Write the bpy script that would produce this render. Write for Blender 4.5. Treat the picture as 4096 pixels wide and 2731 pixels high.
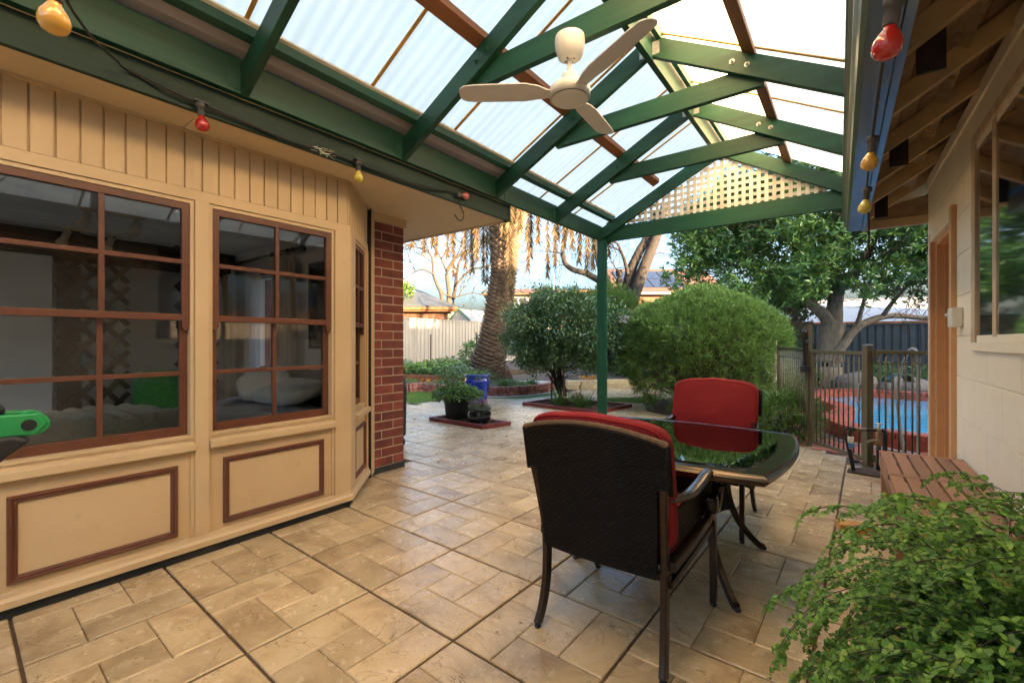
import bpy, math, random
import numpy as np
from math import sin, cos, pi, radians, sqrt, atan2
from mathutils import Vector, Matrix

# ---------------------------------------------------------------- camera, sky, sun, exposure
SC = bpy.context.scene
for o in list(bpy.data.objects): bpy.data.objects.remove(o)
COL = SC.collection
YAW = 37.1
cam = bpy.data.cameras.new('camera'); camo = bpy.data.objects.new('camera', cam); COL.objects.link(camo)
camo.location = (0, 0, 1.25); camo.rotation_euler = (radians(90), 0, radians(YAW))
cam.lens = 15.76; cam.sensor_width = 36; cam.clip_start = 0.05; cam.clip_end = 2000
SC.camera = camo

SUN_EL = 12.5
SUN_DIR = Vector((0.98, -0.20, 0)).normalized()          # horizontal direction towards the sun
W = bpy.data.worlds.new('World'); SC.world = W; W.use_nodes = True
nt = W.node_tree; nt.nodes.clear()
sky = nt.nodes.new('ShaderNodeTexSky'); sky.sky_type = 'NISHITA'; sky.sun_disc = False
sky.sun_elevation = radians(SUN_EL); sky.sun_rotation = atan2(SUN_DIR.x, SUN_DIR.y)
sky.air_density = 1.0; sky.dust_density = 9.0; sky.ozone_density = 4.5
bg = nt.nodes.new('ShaderNodeBackground'); bg.inputs['Strength'].default_value = 0.15
wo = nt.nodes.new('ShaderNodeOutputWorld')
nt.links.new(sky.outputs[0], bg.inputs[0]); nt.links.new(bg.outputs[0], wo.inputs[0])
sl = bpy.data.lights.new('sun', 'SUN'); sl.energy = 4.8; sl.angle = radians(0.5); sl.color = (1.0, 0.76, 0.52)
slo = bpy.data.objects.new('sun', sl); COL.objects.link(slo)
tosun = Vector((SUN_DIR.x * cos(radians(SUN_EL)), SUN_DIR.y * cos(radians(SUN_EL)), sin(radians(SUN_EL))))
slo.rotation_euler = tosun.to_track_quat('Z', 'Y').to_euler()
slo.location = tosun * 40
SC.view_settings.view_transform = 'Standard'; SC.view_settings.look = 'None'
SC.view_settings.exposure = 3.6; SC.view_settings.gamma = 1.0; SC.view_settings.use_curve_mapping = False
try:
    SC.view_settings.use_white_balance = True; SC.view_settings.white_balance_temperature = 8000
except AttributeError: pass
SC.render.engine = 'CYCLES'
SC.cycles.max_bounces = 10; SC.cycles.diffuse_bounces = 7; SC.cycles.glossy_bounces = 5
SC.cycles.transmission_bounces = 8; SC.cycles.transparent_max_bounces = 16
SC.cycles.caustics_reflective = False; SC.cycles.caustics_refractive = False
SC.cycles.sample_clamp_indirect = 6.0

# ---------------------------------------------------------------- materials
MATS = {}
def nodes_of(m): return m.node_tree.nodes, m.node_tree.links
def ramp(n, l, src, stops):
    r = n.new('ShaderNodeValToRGB'); e = r.color_ramp.elements
    while len(e) < len(stops): e.new(0.5)
    for i, (p, c) in enumerate(stops):
        e[i].position = p; e[i].color = (*c, 1)
    l.new(src, r.inputs[0]); return r.outputs[0]
def coords(n, l, kind='pos', scale=(1, 1, 1), rnd=False):
    if kind == 'obj':
        tc = n.new('ShaderNodeTexCoord'); src = tc.outputs['Object']
    else:
        g = n.new('ShaderNodeNewGeometry'); src = g.outputs['Position']
    if rnd:
        oi = n.new('ShaderNodeObjectInfo'); mu = n.new('ShaderNodeVectorMath'); mu.operation = 'SCALE'
        cb = n.new('ShaderNodeCombineXYZ')
        l.new(oi.outputs['Random'], cb.inputs[0]); l.new(oi.outputs['Random'], cb.inputs[1]); l.new(oi.outputs['Random'], cb.inputs[2])
        l.new(cb.outputs[0], mu.inputs[0]); mu.inputs['Scale'].default_value = 37.0
        ad = n.new('ShaderNodeVectorMath'); ad.operation = 'ADD'
        l.new(src, ad.inputs[0]); l.new(mu.outputs[0], ad.inputs[1]); src = ad.outputs[0]
    mp = n.new('ShaderNodeMapping'); mp.inputs['Scale'].default_value = scale
    l.new(src, mp.inputs[0]); return mp.outputs[0]
def noise(n, l, vec, scale, detail=4, rough=0.55, dist=0.0):
    t = n.new('ShaderNodeTexNoise'); t.inputs['Scale'].default_value = scale; t.inputs['Detail'].default_value = detail
    t.inputs['Roughness'].default_value = rough; t.inputs['Distortion'].default_value = dist
    l.new(vec, t.inputs['Vector']); return t.outputs['Fac']
def math1(n, l, op, a, b=None):
    m = n.new('ShaderNodeMath'); m.operation = op
    for i, v in enumerate((a, b)):
        if v is None: continue
        if isinstance(v, (int, float)): m.inputs[i].default_value = v
        else: l.new(v, m.inputs[i])
    return m.outputs[0]
def mixc(n, l, fac, a, b, mode='MIX'):
    m = n.new('ShaderNodeMix'); m.data_type = 'RGBA'; m.blend_type = mode
    for s, v in ((m.inputs[0], fac), (m.inputs[6], a), (m.inputs[7], b)):
        if isinstance(v, tuple): s.default_value = (*v, 1)
        elif isinstance(v, (int, float)): s.default_value = v
        else: l.new(v, s)
    return m.outputs[2]
def new_mat(name):
    m = bpy.data.materials.new(name); m.use_nodes = True
    n, l = nodes_of(m); b = n.get('Principled BSDF'); MATS[name] = m
    return m, n, l, b
def bump(n, l, b, h, strength=0.3, dist=0.01):
    bp = n.new('ShaderNodeBump'); bp.inputs['Strength'].default_value = strength; bp.inputs['Distance'].default_value = dist
    l.new(h, bp.inputs['Height']); l.new(bp.outputs[0], b.inputs['Normal']); return bp
def mat(name, c, c2=None, rough=0.6, metal=0.0, scale=6.0, stretch=(1, 1, 1), bmp=0.15, bdist=0.004, bscale=None, kind='pos',
        rnd=False, spec=0.5, coat=0.0, dirt=None, island=False, rrange=0.0, detail=5, rv=0.4):
    """painted / stained / weathered surface: two-tone noise colour, fine relief, optional dirt blotches"""
    m, n, l, b = new_mat(name)
    v = coords(n, l, kind, stretch, rnd)
    f = noise(n, l, v, scale, detail)
    c2 = c2 or tuple(x * 0.8 for x in c)
    colr = ramp(n, l, f, [(0.32, c), (0.68, c2)])
    if island:
        g = n.new('ShaderNodeNewGeometry')
        k = math1(n, l, 'MULTIPLY_ADD', g.outputs['Random Per Island'], 0.5); n[-1].inputs[2].default_value = 0.72
        mm = n.new('ShaderNodeVectorMath'); mm.operation = 'SCALE'; l.new(colr, mm.inputs[0]); l.new(k, mm.inputs['Scale']); colr = mm.outputs[0]
    if rnd:
        oi = n.new('ShaderNodeObjectInfo')
        k = math1(n, l, 'MULTIPLY_ADD', oi.outputs['Random'], rv); n[-1].inputs[2].default_value = 1 - rv / 2
        mm = n.new('ShaderNodeVectorMath'); mm.operation = 'SCALE'; l.new(colr, mm.inputs[0]); l.new(k, mm.inputs['Scale']); colr = mm.outputs[0]
    if dirt:
        vd = coords(n, l, 'pos'); fd = noise(n, l, vd, dirt[1], 6, 0.7)
        fr = n.new('ShaderNodeMapRange'); fr.inputs[1].default_value = dirt[2]; fr.inputs[2].default_value = dirt[2] + 0.15
        l.new(fd, fr.inputs[0]); fm = math1(n, l, 'MULTIPLY', fr.outputs[0], dirt[3] if len(dirt) > 3 else 0.6)
        colr = mixc(n, l, fm, colr, dirt[0])
    l.new(colr, b.inputs['Base Color'])
    b.inputs['Metallic'].default_value = metal; b.inputs['Specular IOR Level'].default_value = spec; b.inputs['Coat Weight'].default_value = coat
    if rrange:
        rr = math1(n, l, 'MULTIPLY_ADD', f, rrange); n[-1].inputs[2].default_value = rough - rrange / 2; l.new(rr, b.inputs['Roughness'])
    else: b.inputs['Roughness'].default_value = rough
    if bmp:
        bump(n, l, b, noise(n, l, v, bscale or scale * 8, 4), bmp, bdist)
    return m
def wood(name, c, c2, rough=0.55, axis=1, scale=14, bmp=0.25, rnd=True, dirt=None, spec=0.35):
    st = [1, 1, 1]; st[axis] = 0.06
    return mat(name, c, c2, rough, scale=scale, stretch=tuple(st), bmp=bmp, bdist=0.003, bscale=scale * 4, rnd=rnd, dirt=dirt, spec=spec)
def leafmat(name, stops, rough=0.45, trans=0.35, spec=0.5):
    m, n, l, b = new_mat(name)
    g = n.new('ShaderNodeNewGeometry')
    c = ramp(n, l, g.outputs['Random Per Island'], stops)
    l.new(c, b.inputs['Base Color']); b.inputs['Roughness'].default_value = rough; b.inputs['Specular IOR Level'].default_value = spec
    t = n.new('ShaderNodeBsdfTranslucent'); br = mixc(n, l, 0.0 if 'sheer' in name else 0.5, c, (0.25, 0.35, 0.05), 'MIX'); l.new(br, t.inputs[0])
    mx = n.new('ShaderNodeMixShader'); mx.inputs[0].default_value = trans
    l.new(b.outputs[0], mx.inputs[1]); l.new(t.outputs[0], mx.inputs[2]); l.new(mx.outputs[0], n.get('Material Output').inputs[0])
    return m
def glassmat(name, tint=(0.92, 0.95, 0.95), refl=1.5, rough=0.0, minr=0.0):
    """window / table glass: clear, with Fresnel mirror reflection"""
    m, n, l, b = new_mat(name); n.remove(b)
    t = n.new('ShaderNodeBsdfTransparent'); t.inputs[0].default_value = (*tint, 1)
    g = n.new('ShaderNodeBsdfGlossy'); g.inputs['Roughness'].default_value = rough
    f = n.new('ShaderNodeFresnel'); f.inputs['IOR'].default_value = refl
    fac = f.outputs[0]
    if minr: fac = math1(n, l, 'MAXIMUM', fac, minr)
    mx = n.new('ShaderNodeMixShader'); l.new(fac, mx.inputs[0]); l.new(t.outputs[0], mx.inputs[1]); l.new(g.outputs[0], mx.inputs[2])
    l.new(mx.outputs[0], n.get('Material Output').inputs[0]); return m

CREAM = mat('cream_paint', (0.58, 0.42, 0.25), (0.53, 0.375, 0.22), 0.5, scale=3, bmp=0.22, bdist=0.003, bscale=40, dirt=((0.28, 0.20, 0.12), 9, 0.60, 0.32))
CREAM_BOARD = mat('cream_board_paint', (0.58, 0.42, 0.25), (0.53, 0.375, 0.22), 0.5, scale=3, bmp=0.22, bdist=0.003, bscale=40, rnd=True, rv=0.07, dirt=((0.30, 0.21, 0.13), 5, 0.62, 0.25))
SOFFIT = mat('soffit_paint', (0.66, 0.53, 0.36), (0.60, 0.47, 0.31), 0.6, scale=1.2, bmp=0.05, dirt=((0.40, 0.29, 0.19), 2.5, 0.66, 0.3))
MAROON = mat('brown_trim_paint', (0.135, 0.046, 0.025), (0.105, 0.035, 0.020), 0.38, scale=9, bmp=0.08)
GREENP = wood('green_beam_paint', (0.010, 0.076, 0.042), (0.006, 0.036, 0.020), 0.48, 1, 9, 0.5, True, dirt=((0.03, 0.035, 0.015), 6, 0.62, 0.35))
GREENX = wood('green_rafter_paint', (0.011, 0.080, 0.042), (0.007, 0.038, 0.020), 0.48, 0, 9, 0.5, True, dirt=((0.035, 0.04, 0.016), 6, 0.6, 0.4))
GREENZ = wood('green_post_paint', (0.012, 0.100, 0.056), (0.010, 0.072, 0.042), 0.42, 2, 9, 0.2, True)
FASCIA = wood('weathered_green_fascia', (0.014, 0.040, 0.026), (0.007, 0.020, 0.015), 0.6, 1, 16, 0.6, False, dirt=((0.06, 0.06, 0.045), 7, 0.58, 0.35))
BROWNW = wood('raw_brown_timber', (0.22, 0.085, 0.032), (0.115, 0.042, 0.018), 0.6, 1, 8, 0.3, True)
LAPW = mat('amber_lap_strip', (0.62, 0.30, 0.05), (0.42, 0.20, 0.04), 0.5, scale=12, bmp=0.2)
LATT = mat('cream_lattice_paint', (0.74, 0.68, 0.56), (0.66, 0.59, 0.47), 0.6, scale=10, bmp=0.1, rnd=True)
GREYMET = mat('grey_gutter_metal', (0.36, 0.31, 0.30), (0.32, 0.275, 0.27), 0.4, scale=2, bmp=0.03)
BRICK = mat('red_brick', (0.245, 0.058, 0.040), (0.115, 0.028, 0.024), 0.75, scale=5, bmp=0.6, bdist=0.006, bscale=70, rnd=True, detail=8)
MORTAR = mat('mortar', (0.52, 0.42, 0.32), (0.42, 0.33, 0.25), 0.9, scale=20, bmp=0.5)
OLDBRICK = mat('old_red_brick', (0.30, 0.055, 0.030), (0.42, 0.21, 0.16), 0.85, scale=7, bmp=0.5, bdist=0.008, bscale=50, rnd=True, detail=8)
EDGEBRICK = mat('painted_red_edging', (0.17, 0.024, 0.016), (0.125, 0.018, 0.013), 0.65, scale=9, bmp=0.3, rnd=True)
POOLBRICK = mat('pool_coping_brick', (0.42, 0.085, 0.045), (0.32, 0.055, 0.032), 0.7, scale=8, bmp=0.3, rnd=True)
DARKG = mat('dark_gap', (0.012, 0.014, 0.016), None, 0.9, scale=20, bmp=0.2)  # painted darkness for gaps, used by no part
SANDST = mat('sandstone_block', (0.58, 0.44, 0.25), (0.46, 0.34, 0.19), 0.8, scale=12, bmp=0.5, rnd=True)
BLOCKP = mat('cream_painted_block', (0.86, 0.79, 0.66), (0.80, 0.72, 0.58), 0.6, scale=2.5, bmp=0.5, bdist=0.006, bscale=26, dirt=((0.55, 0.42, 0.28), 3.5, 0.64, 0.4))
RAFTC = mat('dusty_cream_rafter', (0.66, 0.50, 0.30), (0.54, 0.39, 0.22), 0.7, scale=7, stretch=(0.2, 1, 1), bmp=0.3, rnd=True)
ROUGHT = mat('old_roof_board', (0.24, 0.145, 0.09), (0.42, 0.30, 0.20), 0.9, scale=16, stretch=(0.3, 1, 1), bmp=0.5, rnd=True)
DARKW = mat('dark_brown_board', (0.022, 0.011, 0.008), None, 0.7, scale=12, bmp=0.3)
GUTBLUE = mat('bare_metal_gutter', (0.17, 0.25, 0.33), (0.125, 0.19, 0.26), 0.32, 0.75, scale=14, stretch=(1, 0.15, 1), bmp=0.12)
GUTFRONT = mat('ribbed_gutter_front', (0.22, 0.27, 0.27), (0.12, 0.16, 0.16), 0.3, 0.7, scale=14, stretch=(1, 0.1, 1), bmp=0.2)
ORANGEP = mat('apricot_door_frame', (0.66, 0.38, 0.19), (0.60, 0.33, 0.16), 0.5, scale=5, bmp=0.1, dirt=((0.12, 0.04, 0.02), 22, 0.70, 0.9))
PINKDOOR = mat('terracotta_door', (0.40, 0.125, 0.065), (0.35, 0.105, 0.055), 0.55, scale=4, bmp=0.1)
WHITEP = mat('white_plastic', (0.74, 0.72, 0.66), (0.70, 0.68, 0.62), 0.35, scale=4, bmp=0.02)
FANW = mat('matt_white_fan', (0.62, 0.605, 0.565), (0.59, 0.575, 0.54), 0.45, scale=4, bmp=0.02)
FANB = mat('fan_blade_white', (0.66, 0.64, 0.625), (0.63, 0.61, 0.60), 0.5, scale=4, bmp=0.02)
GALV = mat('galvanised_bracket', (0.45, 0.45, 0.43), (0.25, 0.25, 0.24), 0.45, 0.7, scale=60, bmp=0.2)
BLACKP = mat('black_plastic', (0.012, 0.013, 0.014), (0.02, 0.02, 0.022), 0.4, scale=15, bmp=0.08)
POTB = mat('black_nursery_pot', (0.016, 0.021, 0.024), (0.026, 0.031, 0.033), 0.5, scale=5, bmp=0.05)
POTG = mat('black_glazed_pot', (0.008, 0.009, 0.011), None, 0.12, scale=5, bmp=0.0, coat=0.6)
POTBLUE = mat('cobalt_glazed_pot', (0.006, 0.032, 0.30), (0.004, 0.016, 0.16), 0.12, scale=4, stretch=(1, 1, 0.25), bmp=0.06, coat=0.7)
WICKER = mat('dark_wicker', (0.0075, 0.0050, 0.0038), (0.005, 0.0036, 0.003), 0.55, scale=30, bmp=0.2, spec=0.18)
WICKTOP = mat('worn_wicker_edge', (0.16, 0.085, 0.035), (0.06, 0.032, 0.015), 0.5, scale=60, stretch=(3, 1, 1), bmp=0.5)
BRONZE = mat('bronze_metal', (0.055, 0.034, 0.022), (0.034, 0.022, 0.016), 0.35, 0.6, scale=10, bmp=0.05)
BRONZEP = mat('bronze_polished', (0.085, 0.062, 0.045), (0.065, 0.048, 0.036), 0.2, 0.85, scale=10, bmp=0.02)
RED = mat('red_cushion_fabric', (0.255, 0.020, 0.025), (0.19, 0.014, 0.018), 0.85, scale=3.5, bmp=0.35, bdist=0.002, bscale=420, spec=0.2)
REDP = mat('red_cushion_piping', (0.26, 0.014, 0.012), None, 0.8, scale=30, bmp=0.2, spec=0.2)
TEAK = mat('bench_timber', (0.34, 0.175, 0.10), (0.25, 0.12, 0.068), 0.6, scale=12, stretch=(1, 0.08, 1), bmp=0.25, rnd=True)
FENCEB = mat('bronze_fence_coating', (0.115, 0.095, 0.05), (0.095, 0.078, 0.042), 0.4, 0.2, scale=6, bmp=0.03)
CREAMF = mat('cream_steel_fence', (0.36, 0.32, 0.265), (0.33, 0.29, 0.24), 0.45, scale=1.5, bmp=0.02)
GREYF = mat('slate_steel_fence', (0.045, 0.060, 0.068), (0.035, 0.048, 0.056), 0.45, scale=1.5, bmp=0.03)
SOIL = mat('garden_soil', (0.14, 0.095, 0.062), (0.065, 0.043, 0.028), 0.95, scale=18, bmp=0.8, bdist=0.02)
LAWNM = mat('lawn_base', (0.10, 0.17, 0.03), (0.075, 0.12, 0.025), 0.9, scale=12, bmp=0.5)
MULCH = mat('bark_mulch', (0.20, 0.125, 0.085), (0.09, 0.055, 0.04), 0.9, scale=20, bmp=0.4, island=True)
BARKG = mat('pale_grey_bark', (0.40, 0.315, 0.225), (0.22, 0.165, 0.115), 0.85, scale=14, stretch=(1, 1, 0.3), bmp=0.8, bdist=0.02)
BARKD = mat('dark_bark', (0.026, 0.019, 0.015), (0.013, 0.010, 0.008), 0.9, scale=14, stretch=(1, 1, 0.3), bmp=0.8, bdist=0.02)
BARKY = mat('lichen_bark', (0.055, 0.040, 0.024), (0.03, 0.023, 0.016), 0.9, scale=10, bmp=0.6, bdist=0.02)
TWIG = mat('brown_twig', (0.13, 0.075, 0.045), (0.07, 0.04, 0.026), 0.85, scale=20, bmp=0.2)
PALMT = mat('palm_leaf_base', (0.21, 0.155, 0.112), (0.11, 0.074, 0.05), 0.9, scale=7, bmp=0.6, bdist=0.02, island=True)
PALMC = mat('palm_fibre', (0.07, 0.04, 0.024), (0.04, 0.023, 0.014), 0.95, scale=25, bmp=0.8, bdist=0.03)
CONC = mat('pale_concrete', (0.52, 0.47, 0.39), (0.44, 0.39, 0.32), 0.8, scale=6, bmp=0.3)
PLINTH = mat('plinth_dark_gap', (0.014, 0.018, 0.022), (0.03, 0.034, 0.036), 0.7, scale=12, bmp=0.4)  # near-black, painted to read as the dark gap under the walls
ROCK = mat('grey_boulder', (0.30, 0.26, 0.225), (0.19, 0.165, 0.14), 0.85, scale=5, bmp=0.8, bdist=0.03)
PIPE = mat('black_pipe', (0.014, 0.016, 0.018), None, 0.45, scale=20, bmp=0.1)
BRASS = mat('aged_tap_brass', (0.35, 0.27, 0.15), (0.20, 0.17, 0.11), 0.4, 0.7, scale=20, bmp=0.1)
BLUEPL = mat('blue_filter_plastic', (0.07, 0.30, 0.62), None, 0.25, scale=10, bmp=0.0)
HOSEG = mat('pale_hose', (0.50, 0.52, 0.50), None, 0.5, scale=10, bmp=0.05)
GREENMET = mat('dark_green_enamel', (0.010, 0.075, 0.045), (0.009, 0.06, 0.037), 0.25, scale=6, bmp=0.02)
TOYG = mat('bright_green_plastic', (0.008, 0.30, 0.09), None, 0.3, scale=5, bmp=0.01)
WALLIN = mat('grey_room_wall', (0.72, 0.70, 0.68), (0.68, 0.66, 0.64), 0.8, scale=2, bmp=0.1)
CEILIN = mat('white_room_ceiling', (0.80, 0.80, 0.80), None, 0.8, scale=2, bmp=0.05)
WHITEIN = mat('white_wardrobe', (0.80, 0.82, 0.83), None, 0.6, scale=2, bmp=0.02)
DARKIN = mat('dark_stained_wood', (0.050, 0.020, 0.014), (0.03, 0.012, 0.009), 0.5, scale=12, bmp=0.2)
CARPET = mat('room_carpet', (0.45, 0.40, 0.34), None, 0.95, scale=30, bmp=0.5)
CURT = mat('beige_curtain', (0.62, 0.54, 0.43), (0.56, 0.48, 0.38), 0.85, scale=6, bmp=0.1)
SHEER = leafmat('white_sheer', [(0.0, (0.85, 0.86, 0.88)), (1.0, (0.85, 0.86, 0.88))], 0.85, 0.6)
BEDM = mat('grey_bedspread', (0.58, 0.62, 0.66), (0.44, 0.48, 0.53), 0.9, scale=14, stretch=(0.3, 1, 1), bmp=0.5)
FLEECE = mat('cream_fleece', (0.82, 0.77, 0.69), (0.74, 0.68, 0.60), 0.95, scale=20, bmp=0.9, bdist=0.01, bscale=120)
PILLOW = mat('pale_pillowcase', (0.78, 0.78, 0.76), (0.70, 0.70, 0.70), 0.9, scale=8, bmp=0.3)
CUSHG = mat('green_cushion_cloth', (0.03, 0.22, 0.07), (0.02, 0.16, 0.05), 0.9, scale=30, bmp=0.4)
TERRA = mat('terracotta_trough', (0.26, 0.105, 0.065), (0.19, 0.075, 0.048), 0.75, scale=9, bmp=0.3)
STEM = mat('wiry_dark_stem', (0.025, 0.016, 0.012), None, 0.5, scale=20, bmp=0.0)
BULBM = {k: mat('bulb_' + k, c, tuple(x * 0.85 for x in c), 0.15, scale=14, bmp=0.03, coat=0.6, dirt=((0.2, 0.12, 0.06), 30, 0.68, 0.5)) for k, c in
         dict(orange=(0.72, 0.36, 0.06), red=(0.50, 0.022, 0.018), yellow=(0.68, 0.54, 0.10), pink=(0.50, 0.10, 0.09)).items()}
RUBBER = mat('old_grey_rubber', (0.10, 0.095, 0.09), (0.06, 0.057, 0.055), 0.7, scale=20, bmp=0.3)
CABLE = mat('black_cable', (0.018, 0.016, 0.015), None, 0.6, scale=20, bmp=0.1)
PANE = glassmat('window_glass', (0.92, 0.95, 0.96), 1.6, 0.0, 0.08)
TGLASS = glassmat('table_glass', (0.10, 0.13, 0.12), 2.3, 0.01, 0.40)
PANEG = glassmat('dusty_window_glass', (0.40, 0.46, 0.48), 1.9, 0.05, 0.35)
SHEETM, _n, _l, _b = new_mat('translucent_sheet')
_c = ramp(_n, _l, noise(_n, _l, coords(_n, _l, 'pos', (0.35, 4, 0.35)), 4, 5), [(0.35, (0.96, 0.87, 0.68)), (0.72, (0.87, 0.76, 0.54))])
_t = _n.new('ShaderNodeBsdfTranslucent'); _l.new(_c, _t.inputs[0]); _l.new(_c, _b.inputs['Base Color']); _b.inputs['Roughness'].default_value = 0.3
_x = _n.new('ShaderNodeMixShader'); _x.inputs[0].default_value = 0.86; _l.new(_b.outputs[0], _x.inputs[1]); _l.new(_t.outputs[0], _x.inputs[2])
_l.new(_x.outputs[0], _n.get('Material Output').inputs[0])
# stamped slate-look slabs: terraced relief, sealed (glossy) surface
def slabmat():
    m, n, l, b = new_mat('stamped_slate_slab')
    v = coords(n, l, 'pos', (1, 1, 1), True)
    f = noise(n, l, v, 3.2, 6, 0.6, 0.6); g = noise(n, l, v, 14, 6, 0.65)
    c = ramp(n, l, f, [(0.32, (0.63, 0.475, 0.29)), (0.5, (0.54, 0.385, 0.215)), (0.68, (0.31, 0.195, 0.095))])
    c = mixc(n, l, math1(n, l, 'MULTIPLY', g, 0.5), c, (0.52, 0.41, 0.27))
    oi = n.new('ShaderNodeObjectInfo')
    k = math1(n, l, 'MULTIPLY_ADD', oi.outputs['Random'], 0.28); n[-1].inputs[2].default_value = 0.86
    mm = n.new('ShaderNodeVectorMath'); mm.operation = 'SCALE'; l.new(c, mm.inputs[0]); l.new(k, mm.inputs['Scale'])
    h1 = noise(n, l, v, 4.2, 6, 0.5, 1.0); terr = math1(n, l, 'SNAP', h1, 0.14)
    edge = math1(n, l, 'ABSOLUTE', math1(n, l, 'SUBTRACT', math1(n, l, 'FRACT', math1(n, l, 'DIVIDE', h1, 0.14)), 0.5))
    er = n.new('ShaderNodeMapRange'); er.inputs[1].default_value = 0.47; er.inputs[2].default_value = 0.5; l.new(edge, er.inputs[0])
    brk = n.new('ShaderNodeMapRange'); brk.inputs[1].default_value = 0.47; brk.inputs[2].default_value = 0.58; l.new(noise(n, l, v, 6.5, 2), brk.inputs[0])
    ef = math1(n, l, 'MULTIPLY', math1(n, l, 'MULTIPLY', er.outputs[0], brk.outputs[0]), 0.9)
    c2 = mixc(n, l, ef, mm.outputs[0], (0.13, 0.07, 0.033)); l.new(c2, b.inputs['Base Color'])
    hh = math1(n, l, 'ADD', math1(n, l, 'MULTIPLY', terr, 5.0), math1(n, l, 'ADD', math1(n, l, 'MULTIPLY', noise(n, l, v, 60, 4), 0.14), math1(n, l, 'MULTIPLY', h1, 1.2)))
    bump(n, l, b, hh, 1.0, 0.014)
    rr = math1(n, l, 'MULTIPLY_ADD', g, 0.30); n[-1].inputs[2].default_value = 0.09; l.new(rr, b.inputs['Roughness'])
    b.inputs['Specular IOR Level'].default_value = 0.55
    return m
SLAB = slabmat()
GROUT = mat('slab_joint', (0.13, 0.082, 0.048), (0.075, 0.048, 0.03), 0.85, scale=20, bmp=0.4)
POOLP = mat('brick_paving', (0.40, 0.125, 0.080), (0.30, 0.085, 0.055), 0.75, scale=3, bmp=0.4, island=True)
PLAST = mat('pool_plaster', (0.10, 0.46, 0.66), (0.075, 0.39, 0.60), 0.6, scale=1.5, bmp=0.05)
WATER = mat('pool_water', (0.055, 0.40, 0.60), (0.045, 0.34, 0.54), 0.04, scale=1.2, bmp=0.25, bdist=0.02, bscale=5, spec=0.4)
ROOFT = mat('terracotta_roof', (0.11, 0.048, 0.03), (0.075, 0.034, 0.025), 0.8, scale=3, bmp=0.3)
ROOFG = mat('grey_steel_roof', (0.065, 0.070, 0.070), (0.05, 0.055, 0.055), 0.5, scale=2, bmp=0.05)
NBRICK = mat('neighbour_brick', (0.13, 0.055, 0.03), (0.09, 0.04, 0.022), 0.85, scale=5, bmp=0.3, rnd=True)
NCREAM = mat('neighbour_render', (0.21, 0.16, 0.12), (0.19, 0.145, 0.11), 0.7, scale=2, bmp=0.1)
WHITEM = mat('white_metal', (0.27, 0.265, 0.255), None, 0.5, scale=3, bmp=0.03)
SOLAR = mat('solar_panel', (0.02, 0.025, 0.04), None, 0.25, scale=6, bmp=0.0)
DKGLASS = mat('dark_house_glass', (0.03, 0.035, 0.04), None, 0.08, scale=3, bmp=0.0)
SHEDG = mat('shed_trim_green', (0.06, 0.14, 0.085), None, 0.5, scale=3, bmp=0.05)
L_BUSH = leafmat('bush_leaf', [(0.0, (0.065, 0.145, 0.030)), (0.5, (0.140, 0.265, 0.060)), (1.0, (0.25, 0.37, 0.10))], 0.55, 0.35)
L_CITRUS = leafmat('citrus_leaf', [(0.0, (0.024, 0.070, 0.028)), (0.6, (0.050, 0.115, 0.042)), (1.0, (0.13, 0.20, 0.075))], 0.32, 0.2)
L_TREE = leafmat('evergreen_leaf', [(0.0, (0.035, 0.105, 0.026)), (0.6, (0.085, 0.195, 0.042)), (1.0, (0.17, 0.28, 0.065))], 0.32, 0.3)
L_FERN = leafmat('maidenhair_leaf', [(0.0, (0.045, 0.150, 0.025)), (0.6, (0.115, 0.290, 0.042)), (0.93, (0.24, 0.43, 0.075)), (1.0, (0.28, 0.18, 0.05))], 0.5, 0.35)
L_GARD = leafmat('garden_leaf', [(0.0, (0.05, 0.12, 0.03)), (0.6, (0.10, 0.21, 0.05)), (1.0, (0.17, 0.27, 0.09))], 0.5, 0.3)
L_GREY = leafmat('grey_green_leaf', [(0.0, (0.075, 0.125, 0.08)), (1.0, (0.16, 0.22, 0.14))], 0.6, 0.25)
L_GRASS = leafmat('grass_blade', [(0.0, (0.09, 0.19, 0.025)), (1.0, (0.17, 0.31, 0.05))], 0.5, 0.35)
L_STRAP = leafmat('strap_leaf', [(0.0, (0.035, 0.11, 0.03)), (1.0, (0.09, 0.20, 0.05))], 0.35, 0.25)
L_CONIF = leafmat('conifer_spray', [(0.0, (0.045, 0.115, 0.018)), (1.0, (0.12, 0.22, 0.035))], 0.55, 0.3)
L_DEADP = leafmat('dead_palm_leaf', [(0.0, (0.030, 0.018, 0.010)), (0.5, (0.080, 0.046, 0.021)), (1.0, (0.17, 0.115, 0.065))], 0.7, 0.25, 0.2)
L_PALM = leafmat('palm_leaf', [(0.0, (0.03, 0.08, 0.025)), (1.0, (0.07, 0.14, 0.04))], 0.45, 0.2)
L_PINK = leafmat('pink_petal', [(0.0, (0.42, 0.03, 0.13)), (1.0, (0.60, 0.16, 0.30))], 0.5, 0.3)
L_ORNG = leafmat('orange_petal', [(0.0, (0.75, 0.20, 0.01)), (1.0, (0.85, 0.45, 0.02))], 0.5, 0.3)
L_DRY = leafmat('dry_leaf', [(0.0, (0.10, 0.05, 0.03)), (1.0, (0.28, 0.15, 0.07))], 0.8, 0.1)
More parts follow.
